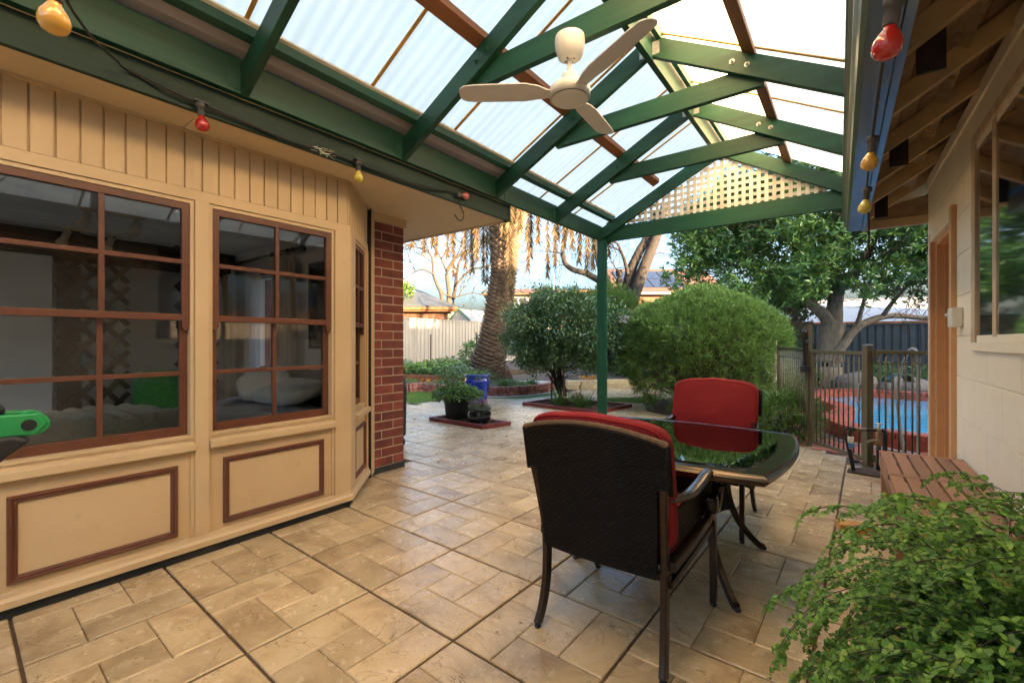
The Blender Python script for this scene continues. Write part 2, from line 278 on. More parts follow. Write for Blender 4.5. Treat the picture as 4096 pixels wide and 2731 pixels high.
# ---------------------------------------------------------------- mesh helpers
class MB:
    def __init__(s): s.v = []; s.f = []
    def add(s, vs, fs):
        k = len(s.v); s.v += [tuple(p) for p in vs]; s.f += [tuple(i + k for i in f) for f in fs]; return s
    def box(s, a, b):
        (x0, y0, z0), (x1, y1, z1) = a, b
        return s.add([(x0, y0, z0), (x1, y0, z0), (x1, y1, z0), (x0, y1, z0), (x0, y0, z1), (x1, y0, z1), (x1, y1, z1), (x0, y1, z1)],
                     [(0, 3, 2, 1), (4, 5, 6, 7), (0, 1, 5, 4), (1, 2, 6, 5), (2, 3, 7, 6), (3, 0, 4, 7)])
    def cbox(s, c, d): return s.box([c[i] - d[i] / 2 for i in range(3)], [c[i] + d[i] / 2 for i in range(3)])
    def bar(s, p, q, w, t, up=(0, 0, 1)):
        """rectangular bar from p to q: w across, t along up"""
        p, q, up = Vector(p), Vector(q), Vector(up); d = (q - p).normalized()
        a = d.cross(up)
        if a.length < 1e-4: a = d.cross(Vector((1, 0, 0)))
        a.normalize(); u = a.cross(d).normalized(); a *= w / 2; u *= t / 2
        vs = [p - a - u, p + a - u, p + a + u, p - a + u, q - a - u, q + a - u, q + a + u, q - a + u]
        return s.add(vs, [(0, 1, 2, 3), (7, 6, 5, 4), (0, 4, 5, 1), (1, 5, 6, 2), (2, 6, 7, 3), (3, 7, 4, 0)])
    def prism(s, poly, axis, a, b):
        """extrude a 2-D polygon; axis 0/1/2 is the extrusion axis; poly gives the other two coordinates in order"""
        def P(u, w, t):
            return (t, u, w) if axis == 0 else (u, t, w) if axis == 1 else (u, w, t)
        n = len(poly); vs = [P(u, w, a) for u, w in poly] + [P(u, w, b) for u, w in poly]
        fs = [tuple(range(n))[::-1], tuple(range(n, 2 * n))] + [(i, (i + 1) % n, n + (i + 1) % n, n + i) for i in range(n)]
        return s.add(vs, fs)
    def sweep(s, pts, prof, up=(0, 0, 1), scale=None, cap=True, closed=False):
        """sweep a closed 2-D profile along points"""
        pts = [Vector(p) for p in pts]; n = len(pts); m = len(prof); rings = []
        upv = Vector(up); prev = None
        for i, p in enumerate(pts):
            a = pts[i - 1] if (i > 0 or closed) else p; b = pts[(i + 1) % n] if (i < n - 1 or closed) else p
            d = (b - a).normalized()
            x = d.cross(upv)
            if x.length < 0.05: x = prev if prev is not None else d.cross(Vector((0.3, 1, 0.2)))
            x = (x - d * x.dot(d)).normalized(); prev = x; y = x.cross(d)
            k = scale[i] if scale else 1.0
            rings.append([p + x * (u * k) + y * (w * k) for u, w in prof])
        vs = [q for r in rings for q in r]; fs = []
        for i in range(n if closed else n - 1):
            j = (i + 1) % n
            for t in range(m):
                t2 = (t + 1) % m; fs.append((i * m + t, i * m + t2, j * m + t2, j * m + t))
        if cap and not closed: fs += [tuple(range(m))[::-1], tuple((n - 1) * m + t for t in range(m))]
        return s.add(vs, fs)
    def tube(s, pts, r, n=8, up=(0, 0, 1), cap=True, closed=False):
        prof = [(cos(2 * pi * i / n), sin(2 * pi * i / n)) for i in range(n)]
        sc = list(r) if hasattr(r, '__len__') else [r] * len(pts)
        return s.sweep(pts, prof, up, sc, cap, closed)
    def rectsweep(s, pts, w, t, up=(0, 0, 1)): return s.sweep(pts, [(-w / 2, -t / 2), (w / 2, -t / 2), (w / 2, t / 2), (-w / 2, t / 2)], up)
    def lathe(s, prof, n=24, c=(0, 0, 0), cap=True):
        k = len(prof); vs = [(c[0] + r * cos(2 * pi * j / n), c[1] + r * sin(2 * pi * j / n), c[2] + z) for r, z in prof for j in range(n)]
        fs = [(i * n + j, i * n + (j + 1) % n, (i + 1) * n + (j + 1) % n, (i + 1) * n + j) for i in range(k - 1) for j in range(n)]
        if cap: fs += [tuple(range(n))[::-1], tuple((k - 1) * n + j for j in range(n))]
        return s.add(vs, fs)
    def ball(s, c, r, n=12, m=8):
        prof = [(max(1e-4, sin(pi * i / m)), -cos(pi * i / m)) for i in range(m + 1)]
        rr = (r, r, r) if not hasattr(r, '__len__') else r
        k = len(prof); vs = [(c[0] + rr[0] * q * cos(2 * pi * j / n), c[1] + rr[1] * q * sin(2 * pi * j / n), c[2] + rr[2] * z) for q, z in prof for j in range(n)]
        return s.add(vs, [(i * n + j, i * n + (j + 1) % n, (i + 1) * n + (j + 1) % n, (i + 1) * n + j) for i in range(k - 1) for j in range(n)])
    def grid(s, fn, nu, nv):
        vs = [fn(i / nu, j / nv) for j in range(nv + 1) for i in range(nu + 1)]
        return s.add(vs, [(j * (nu + 1) + i, j * (nu + 1) + i + 1, (j + 1) * (nu + 1) + i + 1, (j + 1) * (nu + 1) + i) for j in range(nv) for i in range(nu)])
    def xf(s, M):
        s.v = [tuple(M @ Vector(p)) for p in s.v]; return s
    def build(s, name, m, parent=None, smooth=False, bevel=0.0, fix=False):
        me = bpy.data.meshes.new(name); me.from_pydata(s.v, [], s.f)
        return mk(name, me, m, parent, smooth, bevel, fix)
def mk(name, me, m, parent=None, smooth=False, bevel=0.0, fix=False):
    if fix:
        import bmesh
        b = bmesh.new(); b.from_mesh(me); bmesh.ops.recalc_face_normals(b, faces=b.faces); b.to_mesh(me); b.free()
    if m is not None and not me.materials: me.materials.append(m)
    if smooth: me.polygons.foreach_set('use_smooth', [True] * len(me.polygons))
    o = bpy.data.objects.new(name, me); COL.objects.link(o)
    if parent is not None: o.parent = parent
    if bevel:
        b = o.modifiers.new('bevel', 'BEVEL'); b.width = bevel; b.segments = 2; b.limit_method = 'ANGLE'; b.angle_limit = radians(40)
    return o
def meshnp(name, V, F):
    me = bpy.data.meshes.new(name); V = np.asarray(V, np.float32); F = np.asarray(F, np.int32); k = F.shape[1]
    me.vertices.add(len(V)); me.vertices.foreach_set('co', V.ravel())
    me.loops.add(F.size); me.loops.foreach_set('vertex_index', F.ravel())
    me.polygons.add(len(F)); me.polygons.foreach_set('loop_start', np.arange(0, F.size, k, dtype=np.int32))
    me.update(calc_edges=True); me.validate(); return me
def thing(name, label, cat, loc=(0, 0, 0), rz=0.0, group=None):
    o = bpy.data.objects.new(name, None); COL.objects.link(o); o.location = loc; o.rotation_euler = (0, 0, rz)
    o.empty_display_size = 0.1
    return tag(o, label, cat, group)
def tag(o, label, cat, group=None):
    o['label'] = label; o['category'] = cat
    if group: o['group'] = group
    return o
def struct(o): o['kind'] = 'structure'; return o
def stuff(o): o['kind'] = 'stuff'; return o
def dup(root, loc, rz, label, group=None):
    r = root.copy(); COL.objects.link(r); r.location = loc; r.rotation_euler = (0, 0, rz); r['label'] = label
    if group: r['group'] = group
    for ch in list(root.children):
        c = ch.copy(); COL.objects.link(c); c.parent = r
        for g in ch.children:
            d = g.copy(); COL.objects.link(d); d.parent = c
    return r
def inst(o, loc=(0, 0, 0), rot=(0, 0, 0), scale=(1, 1, 1), parent=None, name=None):
    c = o.copy(); COL.objects.link(c); c.location = loc; c.rotation_euler = rot; c.scale = scale; c.parent = parent if parent is not None else o.parent
    if name: c.name = name
    return c
def smoothpts(pts, k=4, closed=False):
    """Catmull-Rom through points"""
    P = [Vector(p) for p in pts]; n = len(P); out = []
    for i in range(n if closed else n - 1):
        if closed: a, b, c, d = P[i - 1], P[i], P[(i + 1) % n], P[(i + 2) % n]
        else: a, b, c, d = P[max(i - 1, 0)], P[i], P[i + 1], P[min(i + 2, n - 1)]
        for j in range(k):
            t = j / k
            out.append(0.5 * ((2 * b) + (c - a) * t + (2 * a - 5 * b + 4 * c - d) * t * t + (3 * b - a - 3 * c + d) * t ** 3))
    if not closed: out.append(P[-1])
    return out
def rotz2(x, y, deg):
    a = radians(deg); return (x * cos(a) - y * sin(a), x * sin(a) + y * cos(a))
def unit(a): return a / np.maximum(np.linalg.norm(a, axis=-1, keepdims=True), 1e-9)
def leaves(P, D, L, Wd, rng, fold=0.25, curl=0.15, nrm=None):
    """folded, curled leaf blades: base, two mid edges, mid rib, tip"""
    P = np.asarray(P, float); D = unit(np.asarray(D, float)); n = len(P)
    L = np.broadcast_to(L, (n,))[:, None]; Wd = np.broadcast_to(Wd, (n,))[:, None]
    up = rng.normal(0, 0.5, (n, 3)) + np.array([0, 0, 1.0]) if nrm is None else np.asarray(nrm, float) + rng.normal(0, 0.25, (n, 3))
    S = unit(np.cross(D, up)); N = np.cross(S, D)
    mid = P + D * L * 0.48
    V = np.stack([P, mid + S * Wd / 2 + N * Wd * fold, mid - S * Wd / 2 + N * Wd * fold, mid, P + D * L - N * L * curl], 1).reshape(-1, 3)
    k = (np.arange(n) * 5)[:, None, None]
    F = (np.array([[0, 3, 1], [0, 2, 3], [1, 3, 4], [3, 2, 4]])[None] + k).reshape(-1, 3)
    return V, F
def blades(P, D, L, Wd, rng, bend=0.3, seg=3):
    """narrow bending blades (grass, strap leaves, palm leaflets)"""
    P = np.asarray(P, float); D = unit(np.asarray(D, float)); n = len(P)
    L = np.broadcast_to(L, (n,))[:, None]; Wd = np.broadcast_to(Wd, (n,))[:, None]; B = np.broadcast_to(bend, (n,))[:, None]
    S = unit(np.cross(D, rng.normal(0, 1, (n, 3)))); rows = []
    g = np.array([0, 0, -1.0]); h = D * np.array([1, 1, 0]); h = unit(h + 1e-6)
    for i in range(seg):
        t = i / seg; c = P + D * L * t + (g * 0.8 + h * 0.4) * L * B * t * t; w = Wd * (1 - 0.75 * t) / 2
        rows += [c - S * w, c + S * w]
    tip = P + D * L + (g * 0.8 + h * 0.4) * L * B; rows.append(tip)
    V = np.stack(rows, 1).reshape(-1, 3); m = 2 * seg + 1; f = []
    for i in range(seg - 1):
        a = 2 * i; f += [[a, a + 1, a + 3], [a, a + 3, a + 2]]
    f.append([2 * seg - 2, 2 * seg - 1, 2 * seg])
    F = (np.array(f)[None] + (np.arange(n) * m)[:, None, None]).reshape(-1, 3)
    return V, F
def cat(parts):
    V = []; F = []; k = 0
    for v, f in parts: V.append(v); F.append(f + k); k += len(v)
    return np.concatenate(V), np.concatenate(F)
def grow(rng, p, d, r, L, lev, out, droop=0.0, spread=0.6, nb=(2, 3), shrink=0.72, wob=0.18, rs=0.66, minr=0.003, seglen=4):
    """recursive limb: polyline with taper, then children"""
    p = Vector(p); d = Vector(d).normalized(); pts = [p.copy()]; rad = [r]
    for i in range(seglen):
        d = (d + Vector(rng.normal(0, wob, 3)) + Vector((0, 0, -droop))).normalized()
        p = p + d * (L / seglen); pts.append(p.copy()); rad.append(max(minr, r * (1 - (1 - rs) * (i + 1) / seglen)))
    out.append((pts, rad))
    if lev > 0:
        for k in range(rng.randint(nb[0], nb[1] + 1)):
            t = rng.randint(max(1, seglen - 2), seglen + 1)
            nd = (d + Vector(rng.normal(0, spread, 3))).normalized()
            grow(rng, pts[t], nd, max(minr, rad[t] * (0.62 + 0.25 * rng.rand())), L * shrink * (0.75 + 0.5 * rng.rand()), lev - 1, out, droop, spread, nb, shrink, wob, rs, minr, seglen)
def limbs(out, name, m, parent, n=6, minr=0):
    b = MB()
    for pts, rad in out:
        if max(rad) >= minr: b.tube(pts, rad, n if rad[0] > 0.02 else 3)
    return b.build(name, m, parent, smooth=True)
def GR(x, y): return rotz2(x, y, 1.0)
# ---------------------------------------------------------------- ground and paving
g = MB().box((-300, -300, -0.30), (300, 300, -0.06)); struct(g.build('ground', SOIL))
# patio of stamped panels: 0.595 x 0.571 m panels, each a pinwheel of five slabs, turned 1.3 degrees from the house
PX, PY, OX, OY, PROT = 0.595, 0.571, -1.957, 1.320, -1.32
b = MB(); b.box((-9.5, -3.5, -0.055), (1.6, 13.2, -0.011)); 
patio = struct(b.build('patio_paving', GROUT))
slab_mesh = {}
def slab_mb(w, h):
    e, t = 0.005, 0.004
    m = MB(); x0, x1, y0, y1 = -w / 2, w / 2, -h / 2, h / 2
    vs = [(x0, y0, -0.012), (x1, y0, -0.012), (x1, y1, -0.012), (x0, y1, -0.012), (x0, y0, -t), (x1, y0, -t), (x1, y1, -t), (x0, y1, -t),
          (x0 + e, y0 + e, 0), (x1 - e, y0 + e, 0), (x1 - e, y1 - e, 0), (x0 + e, y1 - e, 0)]
    fs = [(8, 9, 10, 11)] + [(i, (i + 1) % 4, 4 + (i + 1) % 4, 4 + i) for i in range(4)] + [(4 + i, 4 + (i + 1) % 4, 8 + (i + 1) % 4, 8 + i) for i in range(4)]
    return m.add(vs, fs)
pin = [(0, 0, 1, 2), (0, 2, 2, 3), (2, 1, 3, 3), (1, 0, 3, 1), (1, 1, 2, 2)]
allslabs = []
def on_patio(x, y):
    if x < -3.30 and y < 1.95: return False
    if x < -3.75 and y < 2.95: return False
    if y < 2.75 and x < -3.30 - max(0, y - 1.97) * 0.6: return False
    if x > 0.72: return False
    if y > 5.6 and x > -0.45 - (y - 6.4) * 0.3 + 0.05 and x + 0.74 * (y - 5.75) > 0.12: return False   # beyond the pool gate
    if y > 6.5 and x > -0.55: return False
    if x < -6.9 and y > 5.9 + 0.0: return False
    if x < -5.6 and y > 8.4: return False
    if y > 11.6: return False
    return True
for i in range(-14, 7):
    for j in range(-9, 19):
        for (a0, c0, a1, c1) in pin:
            # panel edge joints are wider than the pressed joints inside a panel
            x0 = OX + PX * (i + a0 / 3) + (0.0065 if a0 == 0 else 0.0014); x1 = OX + PX * (i + a1 / 3) - (0.0065 if a1 == 3 else 0.0014)
            y0 = OY + PY * (j + c0 / 3) + (0.0065 if c0 == 0 else 0.0014); y1 = OY + PY * (j + c1 / 3) - (0.0065 if c1 == 3 else 0.0014)
            cx, cy = rotz2((x0 + x1) / 2, (y0 + y1) / 2, PROT)
            if not on_patio(cx, cy): continue
            dep = -0.603 * cx + 0.798 * cy; lat = 0.798 * cx + 0.603 * cy
            vis = dep > 0.8 and abs(lat) < dep * 1.18 + 0.2 and dep > 1.45
            allslabs.append((dep if vis else 99 + abs(dep), round(x1 - x0, 4), round(y1 - y0, 4), cx, cy))
allslabs.sort()
far = MB(); rr = random.Random(5)
for k, (dep, w, h, cx, cy) in enumerate(allslabs):
    tilt = (rr.uniform(-0.0012, 0.0012), rr.uniform(-0.0012, 0.0012))
    if k < 300:
        if (w, h) not in slab_mesh:
            o = slab_mb(w, h).build('slab', SLAB, patio); slab_mesh[(w, h)] = o
        else: o = inst(slab_mesh[(w, h)], name='slab')
        o.location = (cx, cy, rr.uniform(-0.001, 0.001)); o.rotation_euler = (tilt[0], tilt[1], radians(PROT))
    else:
        m = slab_mb(w, h); far.add([(*[q + c for q, c in zip(rotz2(v[0], v[1], PROT), (cx, cy))], v[2]) for v in m.v], m.f)
stuff(far.build('slab_field', SLAB, patio))

# soil beds, lawn and pool surround
b = MB(); b.prism([(-14.5, 6.0), (-7.0, 6.0), (-7.0, 6.9), (-6.35, 7.6), (-5.7, 7.95), (-5.45, 8.9), (-5.9, 10.0), (-6.2, 11.6), (-6.2, 22), (-14.5, 22)], 2, -0.06, 0.004)
struct(b.build('lawn', LAWNM))
# raised beds stand on it (built later with their brick walls)
b = MB(); b.prism([(-0.50, 6.50), (0.16, 5.86), (0.75, 5.95), (5.0, 5.95), (5.0, 13.2), (-1.6, 13.2), (-1.0, 9.0)], 2, -0.05, -0.012)
poolpav = struct(b.build('pool_paving', MORTAR))

# ---------------------------------------------------------------- house with bay
house = thing('house', 'cream panelled house bay with brown sash windows and red brick corner', 'house')
XB = -3.03; ZS = 2.46          # bay face, soffit height
def hp(b, name, m, **k): return b.build(name, m, house, **k)
# bay front carcass behind the boards (wall strips around window openings)
wins = [(-0.715, 0.085), (0.16, 0.96), (1.035, 1.841)]; WZ0, WZ1 = 0.69, 2.063
Y0B, Y1B = -0.86, 1.968
def carcass(mb, x0, x1):
    ys = [Y0B] + [q for w in wins for q in w] + [Y1B - 0.05]
    for k in range(0, len(ys), 2): mb.box((x0, ys[k], 0.05), (x1, ys[k + 1], ZS))
    for (a, c) in wins: mb.box((x0, a, 0.05), (x1, c, WZ0)); mb.box((x0, a, WZ1), (x1, c, ZS))
carc = MB(); carcass(carc, XB - 0.11, XB - 0.012); hp(carc, 'wall', CREAM)
# frieze: vertical boards with open V joints
board = None; bw = 0.0868
for k in range(-12, 21):
    ya = 0.220 + bw * k; yb = ya + bw - 0.005
    if yb > 1.966: yb = 1.966
    if ya > 1.95: break
    m = MB().prism([(XB - 0.012, ya), (XB, ya + 0.003), (XB, yb - 0.003), (XB - 0.012, yb)], 2, 2.128, 2.444)
    hp(m, 'frieze_board', CREAM_BOARD)
hp(MB().box((XB - 0.012, Y0B, 2.444), (XB + 0.012, Y1B, ZS)), 'cornice_strip', CREAM)
hp(MB().box((XB - 0.011, Y0B, 2.066), (XB + 0.004, Y1B, 2.126)), 'head_board', CREAM, bevel=0.002)
for (a, c) in [(0.085, 0.16), (0.96, 1.035), (1.841, 1.972), (-0.86, -0.715)]:
    hp(MB().box((XB - 0.011, a + 0.001, 0.075), (XB + 0.010, c - 0.001, 2.0655)), 'pilaster', CREAM, bevel=0.003)
hp(MB().prism([(XB - 0.011, 0.055), (XB + 0.028, 0.055), (XB + 0.028, 0.085), (XB + 0.016, 0.100), (XB + 0.012, 0.118), (XB - 0.011, 0.120)], 1, Y0B, Y1B + 0.012), 'skirting', CREAM)
hp(MB().box((XB - 0.10, Y0B, -0.011), (XB - 0.004, Y1B - 0.02, 0.054)), 'plinth', PLINTH)
def frame4(mb, x0, x1, y0, y1, z0, z1, w, axis_x=True):
    mb.box((x0, y0, z0), (x1, y0 + w, z1)); mb.box((x0, y1 - w, z0), (x1, y1, z1))
    mb.box((x0, y0 + w, z0), (x1, y1 - w, z0 + w)); mb.box((x0, y0 + w, z1 - w), (x1, y1 - w, z1)); return mb
def moulding(y0, y1, z0, z1, M=None, parent=None, x=XB, w=0.036, hgt=0.020):
    """mitred raised picture-frame moulding on the plane x"""
    prof = [(0.0, 0.0), (0.002, 0.011), (0.009, hgt), (0.017, hgt - 0.003), (0.021, 0.011), (w - 0.009, 0.013), (w - 0.002, 0.005), (w, 0.0)]
    vs = []; 
    for (u, t) in prof:
        vs += [(x + t, y0 + u, z0 + u), (x + t, y1 - u, z0 + u), (x + t, y1 - u, z1 - u), (x + t, y0 + u, z1 - u)]
    n = len(prof); fs = [(4 * i + k, 4 * i + (k + 1) % 4, 4 * (i + 1) + (k + 1) % 4, 4 * (i + 1) + k) for i in range(n - 1) for k in range(4)]
    m = MB().add(vs, fs)
    if M: m.xf(M)
    return m.build('panel_moulding', MAROON, parent or house, fix=True)
for (a, c) in [(-0.64, 0.008), (0.237, 0.884), (1.112, 1.765)]: moulding(a, c, 0.148, 0.548, x=XB - 0.0119)
for (a, c) in [(-0.715, 0.085), (0.16, 0.96), (1.035, 1.841)]:      # apron bead frame + sill ledge
    hp(MB().box((XB - 0.011, c - 0.018, 0.121), (XB - 0.002, c, 0.622)), 'apron_bead', CREAM)
    hp(MB().box((XB - 0.011, a, 0.610), (XB - 0.001, c - 0.0185, 0.624)), 'apron_bead', CREAM)
    hp(MB().prism([(XB - 0.10, 0.625), (XB + 0.034, 0.625), (XB + 0.034, 0.664), (XB - 0.10, 0.689)], 1, a + 0.001, c - 0.001), 'window_sill', CREAM, bevel=0.003)
def sash_window(M, W, z0, z1, parent, cols=2, fold=0.0):
    """double-hung sash; local y across 0..W, x outwards, origin on the wall face"""
    root = bpy.data.objects.new('window', None); COL.objects.link(root); root.parent = parent; root.matrix_local = M; root.empty_display_size = 0.05
    H_ = z1 - z0; zm = z0 + H_ * 0.508
    def P(mb, n, m, **k): return mb.build(n, m, root, **k)
    P(frame4(MB(), -0.105, -0.004, 0.001, W - 0.001, z0 + 0.001, z1 - 0.001, 0.018), 'jamb', CREAM)
    # top sash (outer)
    xo0, xo1 = -0.044, -0.010
    t = 0.038; a, c = 0.019, W - 0.019
    m = MB(); m.box((xo0, a, zm - 0.018), (xo1, a + t, z1 - 0.02)); m.box((xo0, c - t, zm - 0.018), (xo1, c, z1 - 0.02))
    m.box((xo0, a + t, z1 - 0.02 - t), (xo1, c - t, z1 - 0.02)); m.box((xo0, a + t, zm - 0.018), (xo1, c - t, zm + 0.018))
    for s, yy in ((1, a), (-1, c - t)):                           # sash horns
        m.prism([(yy, zm - 0.018), (yy + t, zm - 0.018), (yy + t - (0.004 if s > 0 else 0), zm - 0.055), (yy + t * (0.45 if s > 0 else 0.55), zm - 0.080), (yy + (0 if s > 0 else 0.004), zm - 0.06)], 0, xo0 + 0.002, xo1 - 0.002)
    P(m, 'top_sash', MAROON, bevel=0.002)
    xi0, xi1 = -0.082, -0.048; a2, c2 = 0.019, W - 0.019
    m = MB(); m.box((xi0, a2, z0 + 0.02), (xi1, a2 + t, zm + 0.016)); m.box((xi0, c2 - t, z0 + 0.02), (xi1, c2, zm + 0.016))
    m.box((xi0, a2 + t, z0 + 0.002), (xi1, c2 - t, z0 + 0.07)); m.box((xi0, a2 + t, zm - 0.016), (xi1, c2 - t, zm + 0.016))
    P(m, 'bottom_sash', MAROON, bevel=0.002)
    for (x0, x1, zz0, zz1) in ((xo0 + 0.004, xo1 - 0.002, zm + 0.018, z1 - 0.02 - t), (xi0 + 0.004, xi1 - 0.002, z0 + 0.07, zm - 0.016)):
        zc = (zz0 + zz1) / 2; ya, yc = a + t, c - t
        P(MB().box((x0, ya, zc - 0.012), (x1, yc, zc + 0.012)), 'glazing_bar', MAROON, bevel=0.002)
        for k in range(1, cols):
            ym = ya + (yc - ya) * k / cols
            P(MB().box((x0 + 0.001, ym - 0.012, zz0), (x1 - 0.001, ym + 0.012, zz1)), 'glazing_bar', MAROON, bevel=0.002)
        for k in range(cols):
            for (q0, q1) in ((zz0, zc - 0.012), (zc + 0.012, zz1)):
                y_a = ya + (yc - ya) * k / cols + (0.012 if k else 0); y_c = ya + (yc - ya) * (k + 1) / cols - (0.012 if k < cols - 1 else 0)
                xm = (x0 + x1) / 2 - 0.004
                P(MB().add([(xm, y_a - 0.003, q0 - 0.003), (xm, y_c + 0.003, q0 - 0.003), (xm, y_c + 0.003, q1 + 0.003), (xm, y_a - 0.003, q1 + 0.003)], [(0, 1, 2, 3)]), 'pane', PANE)
    return root
for (a, c) in wins: sash_window(Matrix.Translation((XB, a, 0)), c - a, WZ0, WZ1, house)
# canted side of the bay
P0 = Vector((XB, 1.968, 0)); P1 = Vector((-3.575, 2.537, 0)); dv = (P1 - P0); LN = dv.length
ang = atan2(dv.y, dv.x) - pi / 2
MC = Matrix.Translation(P0) @ Matrix.Rotation(ang, 4, 'Z')         # local y along the cant, x outwards
def cp(mb, n, m, **k): mb.xf(MC); return mb.build(n, m, house, **k)
wa, wc = 0.15, 0.60
m = MB(); m.box((-0.11, 0.0, 0.05), (-0.012, wa, ZS)); m.box((-0.11, wc, 0.05), (-0.012, LN, ZS)); m.box((-0.11, wa, 0.05), (-0.012, wc, WZ0)); m.box((-0.11, wa, WZ1), (-0.012, wc, ZS)); cp(m, 'wall', CREAM)
for k in range(8):
    ya = 0.012 + k * 0.082; yb = min(ya + 0.077, 0.652)
    cp(MB().prism([(-0.012, ya), (0, ya + 0.003), (0, yb - 0.003), (-0.012, yb)], 2, 2.128, 2.444), 'frieze_board', CREAM_BOARD)
cp(MB().box((-0.012, 0.003, 2.066), (0.004, 0.655, 2.126)), 'head_board', CREAM)
cp(MB().box((-0.012, 0.0, 2.4445), (0.010, 0.655, ZS)), 'cornice_strip', CREAM)
cp(MB().box((-0.012, 0.004, 0.121), (0.010, wa - 0.002, 2.065)), 'pilaster', CREAM, bevel=0.003)
cp(MB().box((-0.012, wc + 0.002, 0.121), (0.010, wc + 0.05, 2.065)), 'pilaster', ORANGEP, bevel=0.003)
cp(MB().box((-0.05, 0.655, 0.02), (0.032, 0.665, 2.44)), 'dark_gap_strip', DARKW)
cp(MB().box((-0.05, 0.667, 0.03), (0.036, LN + 0.012, 2.455)), 'corner_post', CREAM, bevel=0.004)
cp(MB().prism([(-0.012, 0.055), (0.028, 0.055), (0.028, 0.085), (0.016, 0.100), (0.012, 0.118), (-0.012, 0.120)], 1, -0.005, 0.655), 'skirting', CREAM)
cp(MB().box((-0.10, 0.0, -0.011), (-0.004, LN, 0.054)), 'plinth', PLINTH)
cp(MB().prism([(-0.10, 0.625), (0.034, 0.625), (0.034, 0.664), (-0.10, 0.689)], 1, wa + 0.001, wc + 0.05), 'window_sill', CREAM, bevel=0.003)
moulding(wa + 0.02, wc - 0.02, 0.148, 0.548, M=MC, x=-0.0119)
sash_window(MC @ Matrix.Translation((0, wa, 0)), wc - wa, WZ0, WZ1, house)
# brick corner: bricks as single pieces on a mortar core
XP, YP0, YP1 = -3.575, 2.540, 2.925
wallb = MB().box((-3.80, YP0, 0.03), (XP - 0.0035, YP1 - 0.0035, 2.40)).build('brick_wall', MORTAR, house)
bwm = MB().box((-9.0, 2.70, -0.05), (-6.25, YP1 - 0.008, 2.46)); bwm.box((-5.25, 2.70, -0.05), (-3.80, YP1 - 0.008, 2.46)); bwm.box((-6.25, 2.70, -0.05), (-5.25, YP1 - 0.008, 0.85)); bwm.box((-6.25, 2.70, 2.12), (-5.25, YP1 - 0.008, 2.46))
bwm.build('rear_wall', BRICK, house)
br = {}
def brick_piece(l, w, h, par, m=BRICK, name='brick'):
    key = (round(l, 3), w, h, m.name, par.name)
    if key not in br: br[key] = MB().cbox((0, 0, 0), (l, w, h)).build(name, m, par, bevel=0.003); return br[key]
    return inst(br[key], name=name)
c = 0.0862
for k in range(28):
    z = 0.062 + c * k + 0.038
    if z > 2.37: break
    segs = [(2.545, 2.660), (2.670, YP1)] if k % 2 else [(2.545, 2.795), (2.805, YP1)]
    for (ya, yb) in segs:
        o = brick_piece(0.11, round(yb - ya, 3), 0.076, wallb); o.location = (XP - 0.055 + rr.uniform(-0.001, 0.0015), (ya + yb) / 2, z)
    for (xa, xb) in ([(-3.92, -3.697)] if k % 2 else [(-3.80, -3.697), (-4.04, -3.81)]):
        o = brick_piece(round(xb - xa, 3), 0.10, 0.076, wallb); o.location = ((xa + xb) / 2, YP1 - 0.05, z)
hp(MB().box((-3.72, YP0 - 0.06, -0.011), (XP + 0.006, YP1 + 0.01, 0.055)), 'plinth', PLINTH)
hp(MB().box((-3.80, YP0 - 0.02, 2.385), (XP + 0.018, YP1 + 0.02, ZS)), 'brick_cap_board', CREAM, bevel=0.003)
# soffit sheets, fascia, gutter, roof
XF, YF = -2.75, 3.54
for (x0, x1, y0, y1) in [(-3.3, XF, -0.9, 0.9), (-3.3, XF, 0.904, 1.80), (-3.3, XF, 1.804, YF), (-9.0, -3.304, 2.0, 3.0), (-9.0, -3.304, 3.004, YF)]:
    hp(MB().box((x0, y0, ZS), (x1, y1, ZS + 0.01)), 'soffit_sheet', SOFFIT)
hp(MB().box((-3.3, -6, ZS + 0.0), (XF, -0.904, ZS + 0.01)), 'soffit_sheet', SOFFIT)
hp(MB().box((XF, -6, ZS - 0.012), (XF + 0.030, YF + 0.0, 2.72)), 'fascia', FASCIA, bevel=0.003)
hp(MB().box((XF - 0.03, YF, ZS - 0.014), (XF + 0.034, YF + 0.03, 2.72)), 'fascia_end_block', FASCIA, bevel=0.003)
hp(MB().box((-9, YF, ZS - 0.012), (XF - 0.032, YF + 0.028, 2.66)), 'fascia', SOFFIT)
hp(MB().box((XF + 0.0305, -6, 2.602), (XF + 0.046, YF, 2.612)), 'flashing_strip', SOFFIT)
hp(MB().prism([(-2.72, 2.80), (-2.600, 2.805), (-2.565, 2.835), (-2.53, 2.880), (-2.545, 2.886), (-2.72, 2.82)], 1, -6, YF - 0.02), 'gutter', GREYMET)
hp(MB().prism([(-2.80, 2.74), (-6.5, 4.55), (-10.0, 2.74), (-10.0, 2.66), (-6.5, 4.46), (-2.80, 2.66)], 1, -3.3, YF), 'roof', ROOFG)
